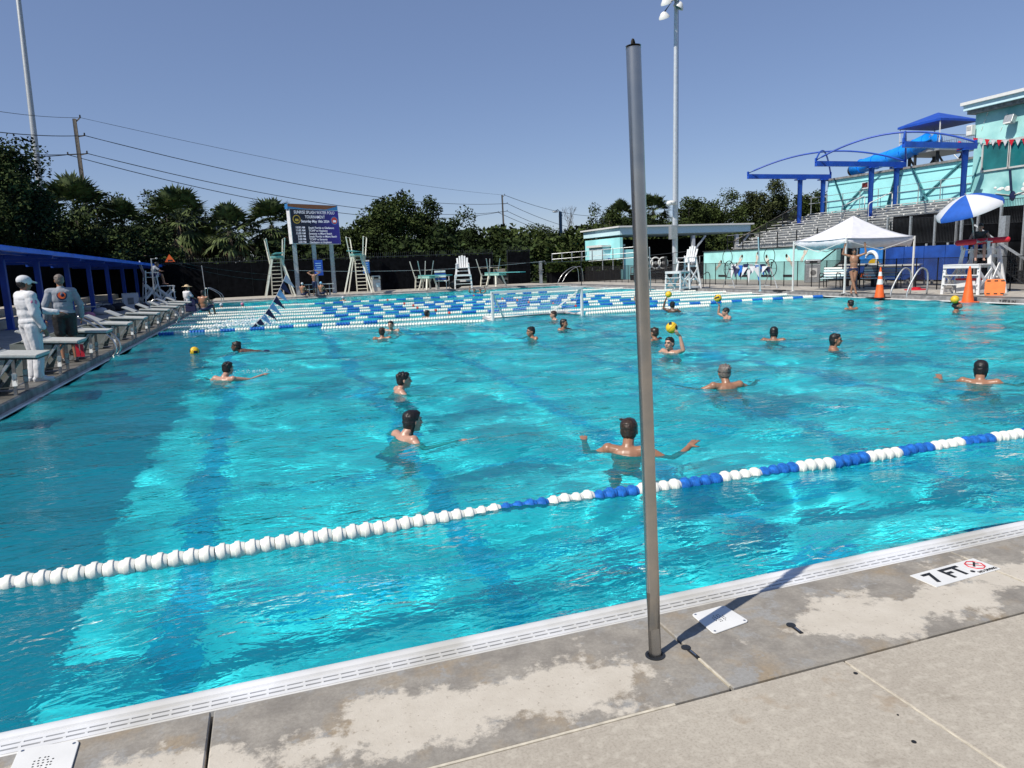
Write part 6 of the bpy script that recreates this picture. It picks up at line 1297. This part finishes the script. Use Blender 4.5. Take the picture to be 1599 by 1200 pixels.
MB().box((.2, 0, .6), (2.6, .7, .08)).build('shelf', 'dark_metal', t); MB().box((.2, 0, .15), (2.6, .7, .08)).build('shelf', 'dark_metal', t)
for s in (-1, 1): MB().box((.2 + s * 1.25, 0, .9), (.08, .6, 1.8)).build('upright', 'dark_metal', t)
# ================================================================== right deck: chair, reel, tent, benches, cones, stand with umbrella
c = G(1058, 452, ZD); guard_chair('empty white lifeguard chair below the main light pole', (c.x + .4, c.y, ZD), R(100), .98)
handrail([(XE + .75, 33.2, ZD), (XE + .75, 33.2, .75), (XE + .55, 33.2, .92), (XE + .1, 33.2, .55), (XE - .05, 33.2, .1), (XE + .05, 33.2, -.1)], 'dark curved handrail in front of the white chair below the light pole', m='dark_metal', both=(0, -.6, 0))
ra, rb = G(1138, 450, ZD), G(1203, 450, ZD); t = thing('flag_reel', 'wheeled reel frame hung with dark and white pennants by the mural wall', 'reel', (ra + rb) / 2); up_ = Vector((0, 0, 1))
for q in (ra, rb):
    MB().tube([q + Vector((.0, .42 * math.cos(a_), .95 + .42 * math.sin(a_))) for a_ in np.linspace(0, 6.283, 25)], .02, 6, False).build('wheel', 'dark_metal', t, world=True); MB().tube([q + Vector((-.1, .40 * math.cos(a_), 1.55 + .40 * math.sin(a_))) for a_ in np.linspace(0, 6.283, 25)], .016, 6, False).build('wheel', 'dark_metal', t, world=True)
    for a_ in (0, 1.05, 2.09): MB().tube([q + Vector((0, .42 * math.cos(a_), .95 + .42 * math.sin(a_))), q + Vector((0, -.42 * math.cos(a_), .95 - .42 * math.sin(a_)))], .012, 5).build('spoke', 'dark_metal', t, world=True)
    for s in (-1, 1): MB().tube([q + Vector((0, s * .5, 0)), q + Vector((0, 0, .95))], .025, 6).build('leg', 'galvanised', t, world=True)
MB().tube([ra + up_ * .95, rb + up_ * .95], .04, 8).build('axle', 'dark_metal', t, world=True); MB().tube([ra + up_ * .12, rb + up_ * .12], .03, 8).build('base_bar', 'galvanised', t, world=True); rr = random.Random(12)
for i in range(26):
    p = ra.lerp(rb, .12 + .8 * rr.random()) + Vector((rr.uniform(-.15, .05), rr.uniform(-.1, .1), 1.05 + rr.uniform(-.12, .15))); w_ = (rb - ra).normalized() * rr.uniform(.12, .2); MB().slab([p - w_, p + w_, p + Vector((rr.uniform(-.2, .2), rr.uniform(-.2, .2), -rr.uniform(.25, .5 if i % 6 else .85)))], .006).build('pennant', ('white_fabric', 'navy_fabric', 'white_fabric', 'rope_blue', 'navy_fabric')[i % 5], t, world=True)
# tent
L0, L1, L2 = G(1237.8, 455.2, ZD), G(1318.3, 458.3, ZD), G(1423.8, 451.7, ZD); L3 = L0 + L2 - L1; legs = [L1, L2, L3, L0]; ctr = (L0 + L2) / 2; ez = AY(1319, 372, L1.y).z; pk_ = AY(1334, 337, ctr.y).z
t = thing('canopy_tent', 'white peaked canopy tent on four thin legs by the right pool edge', 'tent', ctr); vs, fs = [], []; NS = 12
def tent_pt(i, j, k_):   # side k_, i along the eave, j from eave to peak
    a, b = legs[k_], legs[(k_ + 1) % 4]; e = a.lerp(b, i / NS); v = j / 8; q = e.lerp(ctr, v); sagz = -.10 * 4 * (i / NS) * (1 - i / NS) * (1 - v) * (1 - v)
    return (q.x, q.y, ez + (pk_ - ez) * (v ** 1.4) * .995 + sagz * .4)
for k_ in range(4):
    k0 = len(vs)
    for i in range(NS + 1):
        for j in range(9): vs.append(tent_pt(i, j, k_))
    for i in range(NS):
        for j in range(8): a = k0 + i * 9 + j; fs.append((a, a + 9, a + 10, a + 1))
o = MB().add(vs, fs).build('roof', 'tent_fabric', t, True, world=True); s_ = o.modifiers.new('solidify', 'SOLIDIFY'); s_.thickness = .006
for k_ in range(4):
    a, b = legs[k_], legs[(k_ + 1) % 4]; vs, fs = [], []
    for i in range(NS + 1):
        q = a.lerp(b, i / NS); out = (q - ctr); out.z = 0; top = tent_pt(i, 0, k_); wv = .02 * math.sin(i * 2.2 + k_); q2 = out.normalized() * (wv - .05); top = tuple(Vector(top) - out.normalized() * .03 - Vector((0, 0, .004))); vs += [top, (top[0] + q2.x, top[1] + q2.y, top[2] - .16), (top[0] + q2.x * 2 - out.normalized().x * .03, top[1] + q2.y * 2 - out.normalized().y * .03, top[2] - .36 - .02 * math.sin(i * 1.7))]
    for i in range(NS): p = i * 3; fs += [(p, p + 3, p + 4, p + 1), (p + 1, p + 4, p + 5, p + 2)]
    o = MB().add(vs, fs).build('valance', 'tent_fabric', t, True, world=True); o.modifiers.new('solidify', 'SOLIDIFY').thickness = .006
    MB().bar((a.x, a.y, ZD), (a.x, a.y, ez), .055).build('leg', 'white_plastic', t, world=True); MB().box((a.x, a.y, ZD + .01), (.16, .16, .02)).build('foot_plate', 'white_plastic', t, world=True); n_ = 6
    for u0, u1, zz0, zz1 in ((0, .5, ez - .1, ez - .5), (.5, 1, ez - .5, ez - .1)): q0, q1 = a.lerp(b, u0), a.lerp(b, u1); MB().bar((q0.x, q0.y, zz0), (q1.x, q1.y, zz1), .025).build('truss_bar', 'white_plastic', t, world=True)
MB().tube([(ctr.x, ctr.y, ez - .2), (ctr.x, ctr.y, pk_ - .03)], .03, 8).build('centre_pole', 'white_plastic', t, world=True)
q = G(1424, 453, ZD); one(MB().lathe([(.42, 0), (.42, .03), (.16, .05), (.16, .10), (.05, .11)], (0, 0, 0), (0, 0, 1), 24), 'weight_plate', 'red', 'flat red weight plate at the foot of the right tent leg', 'weight', smooth=40).location = q + Vector((.05, -.15, .0))
w_ = G(1329, 459.5, ZD) + Vector((.22, .15, 0)); hz_ = (ez - .33 - ZD) / 1.0
person('person', 'tanned swimmer in dark briefs gripping the tent edge with both raised hands', w_, heading(w_, 178), dict(er=(.40, .02, 1.52), wr=(.34, .04, 1.80), el=(-.40, .02, 1.52), wl=(-.36, .04, 1.80), sr=(.19, -.01, 1.44), sl=(-.19, -.01, 1.44), kr=(.02, .08, .49), ar=(-.10, .12, .085), tr=(-.12, .28, .03), kl=(-.03, .02, .49), al=(.06, -.02, .085), tl=(.04, .15, .03)),
       'skin_tan', 'hair_black', 'long', .92, vox=.012, palm=((0, 1, 0), (0, 1, 0)), curl=(.8, .8), clothes=(('briefs', 'swim_navy', 'briefs', .006), ('cap', 'black', 'swim_cap', .004)))
def bench(loc, rz, lab):
    t = thing('slatted_bench', lab, 'bench', loc, rz, 'slatted benches under the tent')
    for i in range(4): MB().box((0, -.18 + i * .12, .44), (1.5, .09, .025)).build('seat_slat', 'white_plastic' if i % 2 else 'pale_blue_paint', t)
    for i in range(4): MB().box((0, .27 + i * .03, .55 + i * .11), (1.5, .025, .08), 0, R(-14)).build('back_slat', 'white_plastic' if i % 2 else 'pale_blue_paint', t)
    for s in (-1, 0, 1):
        MB().tube([(s * .74, -.24, 0), (s * .74, -.22, .62), (s * .74, -.1, .68), (s * .74, .28, .64)], .022, 6).build('arm_frame', 'dark_metal', t); MB().tube([(s * .74, .34, 0), (s * .74, .24, .42), (s * .74, .40, .98)], .022, 6).build('rear_leg', 'dark_metal', t)
    return t
for px, py, lab in ((1297, 450.5, 'slatted bench behind the left side of the person under the tent'), (1362, 451.5, 'slatted bench behind the traffic cone with white bands')):
    q = G(px, py, ZD); bench((q.x + .4, q.y, ZD), R(-62), lab)
q = G(1312, 450, ZD); t = thing('pool_cart', 'blue topped cart with a white rim behind the benches', 'cart', (q.x + 1.6, q.y + .5, ZD), R(-60)); MB().box((0, 0, .78), (1.6, .7, .4)).build('body', 'banner_blue', t, bevel=.04); MB().box((0, 0, 1.0), (1.7, .8, .06)).build('rim', 'white_plastic', t); 
for s in (-1, 1): MB().box((s * .6, 0, .3), (.1, .6, .6)).build('leg', 'dark_metal', t)
q = G(1357, 449.5, ZD); t = thing('pool_cart', 'low blue and white cart behind the banded traffic cone', 'cart', (q.x + 1.4, q.y, ZD), R(-60)); MB().box((0, 0, .70), (2.0, .6, .42)).build('body', 'banner_blue', t, bevel=.04); MB().box((0, 0, .93), (2.1, .7, .06)).build('rim', 'white_plastic', t)
for s in (-1, 1): MB().box((s * .8, 0, .26), (.1, .5, .5)).build('leg', 'dark_metal', t)
q = G(1268, 441.5, ZD); t = thing('trash_can', 'grey trash can with a round emblem left of the tent', 'trash can', (q.x, q.y, ZD), R(-35)); MB().box((0, 0, .5), (.75, .75, 1.0)).build('bin', 'galvanised', t, bevel=.03); MB().box((0, 0, 1.14), (.78, .78, .24)).build('hood', 'galvanised', t, bevel=.06); MB().box((0, -.385, .55), (.4, .02, .5)).build('panel', 'white_plastic', t); MB().lathe([(.15, 0), (.15, .01)], (0, -.4, .55), (0, -1, 0), 16).build('emblem', 'grey_concrete', t); MB().box((0, -.385, 1.12), (.4, .02, .12)).build('opening', 'black', t)
def cone(px, py, ptop, lab, bands, base=True):
    q = G(px, py, -.02); s = (q - Vector((0, 0, EYE))).length / FOC; h_ = (py - ptop) * s * 1.0; t = thing('traffic_cone', lab, 'traffic cone', (q.x, q.y, -.02), 0, 'orange traffic cones on the right pool edge'); rb_ = h_ * .155
    pr = lambda a, b, o=0: [(rb_ * (1 - a * .86) + o, a * h_), (rb_ * (1 - b * .86) + o, b * h_)]
    MB().lathe([(rb_ * 1.0, .02)] + pr(.03, 1) + [(.01, h_ * 1.005)], (0, 0, 0), (0, 0, 1), 24).build('cone', 'orange', t, 40)
    MB().box((0, 0, .015), (rb_ * (3.8 if base else 2.6), rb_ * (3.8 if base else 2.6), .04)).build('base', 'black' if base else 'orange', t, bevel=.01)
    for a, b in bands: MB().lathe(pr(a, b, .004), (0, 0, 0), (0, 0, 1), 24).build('band', 'white_plastic', t, 40)
cone(1373, 466, 424, 'orange traffic cone with two white bands and black base by the tent', ((.45, .62), (.72, .86))); cone(1511, 473, 426, 'plain tall orange traffic cone before the right lifeguard stand', (), False)
handrail([(XE + .9, 20.2, ZD), (XE + .9, 20.2, .8), (XE + .7, 20.2, 1.02), (XE + .45, 20.2, .95), (XE + .1, 20.2, .45), (XE - .02, 20.2, .1), (XE + .1, 20.2, -.1)], 'grey curved handrail right of the banded traffic cone', m='galvanised', both=(0, -.7, 0), r=.03)
# right lifeguard stand
q = G(1503, 459.5, ZD); cx_, cy_ = q.x + .55, q.y; RZ = R(98); guard_chair('white lifeguard stand under the blue and white umbrella', (cx_, cy_, ZD), RZ, 1.06, back=False)
mrot = Matrix.Rotation(RZ, 3, 'Z'); sp_ = Vector((cx_, cy_, ZD)) + mrot @ Vector((0, -.1, 1.55))
person('person', 'lifeguard in a dark tank top sitting under the umbrella with a red rescue tube', sp_, RZ - R(-35) * 1, {**SIT, 'er': (.30, .16, .30), 'el': (-.30, .16, .30), 'wr': (.06, .34, .22), 'wl': (-.06, .34, .22), 'chest': (0, -.02, .40), 'neck': (0, .06, .57), 'head': (0, .12, .70), 'sr': (.19, .02, .52), 'sl': (-.19, .02, .52)}, 'skin_light', 'hair_black', 'short', vox=.011, hd=(0, -18, 0), clothes=(('tank_top', 'dark_metal', 'tank', .006), ('shorts', 'banner_blue', 'shorts', .012)))
mr2 = Matrix.Rotation(RZ + R(35), 3, 'Z'); a = sp_ + mr2 @ Vector((-.75, .32, .26)); b_ = sp_ + mr2 @ Vector((.65, .34, .20)); t = thing('rescue_tube', 'red rescue tube across the lap of the lifeguard', 'rescue tube', (a + b_) / 2); MB().cap(a, b_, .10, .10, 14).build('foam', 'red', t, True, world=True); m_ = a.lerp(b_, .5); MB().tube([a.lerp(b_, .40), a.lerp(b_, .62)], .104, 14).build('white_label', 'white_plastic', t, True, world=True)
uc = AY(1508, 305, cy_ - .1); foot = Vector((cx_, cy_, ZD)) + mrot @ Vector((.3, -.45, .9)); axd = Vector((-.36, .04, .93)).normalized(); t = thing('umbrella', 'large blue and white umbrella tilted over the right lifeguard stand', 'umbrella', foot)
x_, y_, _ = basis(axd); RU, DU, UOFF = 1.04, .45, 1.75
for k_ in range(6):
    vs, fs = [], []
    for i in range(7):
        a_ = (k_ + i / 6) * math.pi / 3 + UOFF
        for j in range(7):
            v = j / 6; sc_ = 1 - .05 * math.sin(i / 6 * math.pi) * v; rr_ = RU * v * sc_; vs.append(uc + (x_ * math.cos(a_) + y_ * math.sin(a_)) * rr_ - axd * DU * v ** 1.7)
        vs.append(vs[-1] - axd * .12)
    for i in range(6):
        for j in range(7): p = i * 8 + j; fs.append((p, p + 1, p + 9, p + 8))
    o = MB().add(vs, fs).build('panel', 'white_fabric' if k_ % 2 else 'blue_fabric', t, True, world=True) if 'blue_fabric' in M else (mk('blue_fabric', (.012, .09, .42), .8, var=.08), MB().add(vs, fs).build('panel', 'white_fabric' if k_ % 2 else 'blue_fabric', t, True, world=True))[1]
    a_ = k_ * math.pi / 3 + UOFF; MB().tube([uc - axd * .06, uc + (x_ * math.cos(a_) + y_ * math.sin(a_)) * RU * .97 - axd * (DU + .02)], .008, 5).build('rib', 'galvanised', t, world=True)
MB().tube([foot, uc - axd * 1.0, uc + axd * .06], .025, 8).build('pole', 'galvanised', t, world=True)
q = G(1553, 462, ZD); t = thing('backboard', 'orange rescue backboard leaning beside the right lifeguard stand', 'rescue board', (q.x, q.y, ZD), R(-52)); M2 = Matrix.Rotation(R(-10), 3, 'X'); b = MB(); b.prism([(x, z) for x, z in ((-.26, .0), (.22, .0), (.28, .1), (.28, .42), (.22, .54), (-.24, .54), (-.29, .45), (-.29, .08))], -.03, .03); b.v = [tuple(M2 @ Vector((x, z, y))) for x, y, z in b.v]; b.build('board', 'orange_board', t, bevel=.01)
for x in (-.18, .02, .20):
    for z in (.06, .48): MB().box(M2 @ Vector((x, -.032, z)), (.10, .012, .04), 0, R(-10)).build('hand_slot', 'rusty_gap', t)
t = thing('life_ring_box', 'pale equipment box stored under the right lifeguard stand', 'box', (cx_ - .2, cy_, ZD)); MB().box((0, 0, .25), (.5, .7, .45)).build('bin', 'cream_white', t, bevel=.02); MB().box((0, 0, .5), (.54, .74, .06)).build('lid', 'red', t)
# tarps, banner, picket fence, stairs at the right
t = thing('blue_tarp', 'long blue tarpaulin hung on the fence right of the tent', 'tarpaulin', (27.6, 25, 0)); ya3, yb3 = xs_(1383, 390, 27.6).y, xs_(1512, 390, 27.6).y; zt3 = xs_(1430, 385, 27.6).z; n_ = 4
for i in range(n_): y0_, y1_ = ya3 + (yb3 - ya3) * i / n_, ya3 + (yb3 - ya3) * (i + 1) / n_; MB().box((27.6, (y0_ + y1_) / 2, (zt3 + .35) / 2), (.03, abs(y1_ - y0_) - .03, zt3 - .35)).build('sheet', 'banner_blue', t, world=True); MB().tube([(27.7, y0_, 0), (27.7, y0_, zt3 + .1)], .05, 8).build('post', 'galvanised', t, world=True)
ya4, yb4 = xs_(1343, 390, 27.4).y, xs_(1379, 390, 27.4).y; zb = xs_(1360, 387, 27.4).z; ym = (ya4 + yb4) / 2; t = thing('club_banner', 'blue banner with a white curl and yellow emblem behind the tent', 'banner', (27.4, ym, 0)); MB().box((27.4, ym, (zb + .4) / 2), (.03, abs(yb4 - ya4), zb - .4)).build('sheet', 'banner_bright', t, world=True) if 'banner_bright' in M else (mk('banner_bright', (.02, .16, .45), .6, var=.2), MB().box((27.4, ym, (zb + .4) / 2), (.03, abs(yb4 - ya4), zb - .4)).build('sheet', 'banner_bright', t, world=True))
MB().tube([(27.37, ym + .35 * math.cos(a_) - .05, zb - .55 + .35 * math.sin(a_)) for a_ in np.linspace(.2, 4.2, 16)], [.03 + .06 * math.sin(u) for u in np.linspace(.1, 3.0, 16)], 6).build('white_curl', 'paint_white', t, world=True); MB().ell((27.37, ym - .2, zb - .75), (.02, .32, .22), 12, 8).build('yellow_emblem', 'yellow_ball', t, world=True)
MB().ell((27.365, ym, zb - 1.25), (.02, .62, .34), 14, 8).build('dark_emblem', 'rusty_gap', t, world=True); MB().tube([(27.34, ym + .5 - i * .1, zb - 1.25 + (.14 if i % 2 else -.14)) for i in range(11)], .035, 5).build('emblem_stroke', 'orange', t, world=True)
def picket(a, b, h, lab, n, posts=4, m='dark_metal', bar=.022):
    a, b = Vector(a), Vector(b); t = thing('picket_fence', lab, 'fence', a, 0, 'black picket railings by the stands'); p = MB()
    for i in range(n): q = a.lerp(b, (i + .5) / n); p.tube([q, q + Vector((0, 0, h))], bar * .6, 4)
    p.build('pickets', m, t, world=True)['kind'] = 'stuff'
    for z in (0, h): MB().tube([a + Vector((0, 0, z)), b + Vector((0, 0, z))], bar, 6).build('rail', m, t, world=True)
    for i in range(posts + 1): q = a.lerp(b, i / posts); MB().bar((q.x, q.y, 0), q + Vector((0, 0, h + .1)), .09).build('post', 'galvanised', t, world=True)
    return t
a, b_ = xs_(1352, 380, 29), xs_(1500, 378, 29); hz2 = xs_(1352, 345, 29).z - a.z; picket(a, b_, hz2, 'black picket railing between the tent and the umbrella', 70)
a, b_ = xs_(1494, 352, 30.5), xs_(1640, 345, 30.5); picket(a, b_, 1.0, 'black picket railing behind the umbrella, in front of the aqua building', 60)
t = thing('dark_stair', 'dark steel stair with sloping rails right of the umbrella', 'stair', (29.6, 20, 0)); a, b_ = xs_(1522, 352, 29.6), xs_(1640, 432, 29.6)
for dz_ in (0, -1.0): MB().tube([a + Vector((0, 0, dz_)), b_ + Vector((0, 0, dz_))], .05, 8).build('rail', 'galvanised' if dz_ == 0 else 'dark_metal', t, world=True)
for i in range(14): q = a.lerp(b_, (i + .5) / 14); MB().box((q.x + .6, q.y, q.z - 1.0), (1.2, .3, .05)).build('tread', 'dark_metal', t, world=True)
pk = MB()
for i in range(30): q = a.lerp(b_, (i + .5) / 30); pk.tube([q, q - Vector((0, 0, 1.))], .014, 4)
pk.build('pickets', 'dark_metal', t, world=True)['kind'] = 'stuff'
q = xs_(1563, 432, 29.4); MB().bar((29.4, q.y, 0), (29.4, q.y, xs_(1563, 338, 29.4).z), .24).build('post', 'galvanised', t, world=True); q = xs_(1549, 432, 29.2); MB().bar((29.2, q.y, 0), (29.2, q.y, xs_(1549, 372, 29.2).z), .12).build('post', 'galvanised', t, world=True)
for (p0, p1) in (((1549, 372), (1640, 430)), ((1512, 395), (1549, 372))): MB().bar(xs_(*p0, 29.2), xs_(*p1, 29.2), .08).build('brace', 'galvanised', t, world=True)
MB().box((31.2, 22, 1.7), (.1, 15, 3.4)).build('dark_panel', 'dark_fabric', t, world=True)  # dark panel standing in for the shadow behind the stair
# dark stair between the mural wall and the banner
t = thing('dark_stair', 'dark stair with black pickets between the mural wall and the blue banner', 'stair', (30.2, 31, 0)); a, b_ = xs_(1277, 412, 30.2), xs_(1322, 376, 30.2)
for dz_ in (0, -.95): MB().tube([a + Vector((0, 0, dz_)), b_ + Vector((0, 0, dz_))], .05, 8).build('rail', 'dark_metal', t, world=True)
pk = MB()
for i in range(24): q = a.lerp(b_, (i + .5) / 24); pk.tube([q, q - Vector((0, 0, .95))], .016, 4)
pk.build('pickets', 'dark_metal', t, world=True)['kind'] = 'stuff'
for i in range(9): q = a.lerp(b_, (i + .5) / 9); MB().box((q.x + .6, q.y, q.z - .95), (1.2, .32, .05)).build('tread', 'dark_metal', t, world=True)
MB().box((31.6, 30.6, 1.0), (.1, 4.6, 2.0)).build('dark_panel', 'dark_fabric', t, world=True)
# painted depth marks on the raised pool edge
for px, py, s_, lab in ((1573, 470.5, '7 FT 8 IN', 'painted depth mark 7 FT 8 IN on the right pool edge'), (1319, 461.5, '7 FT 10 IN', 'painted depth mark 7 FT 10 IN below the tent')):
    q = AX(px, py, XE - .024); o = text('depth_mark', s_, .135, 'black', None, (XE - .024, q.y, .0), Euler((R(90), 0, R(-90))), ext=.002, bold=.004); tag(o, lab, 'depth marking', 'painted depth marks')
one(MB().box((0, 0, 0), (.25, .3, .05)).box((.02, .32, 0), (.25, .25, .05)), 'floor_mat', 'black', 'small dark mats on the right pool edge left of the tent', 'mat').location = G(1220, 454, ZD + .03)
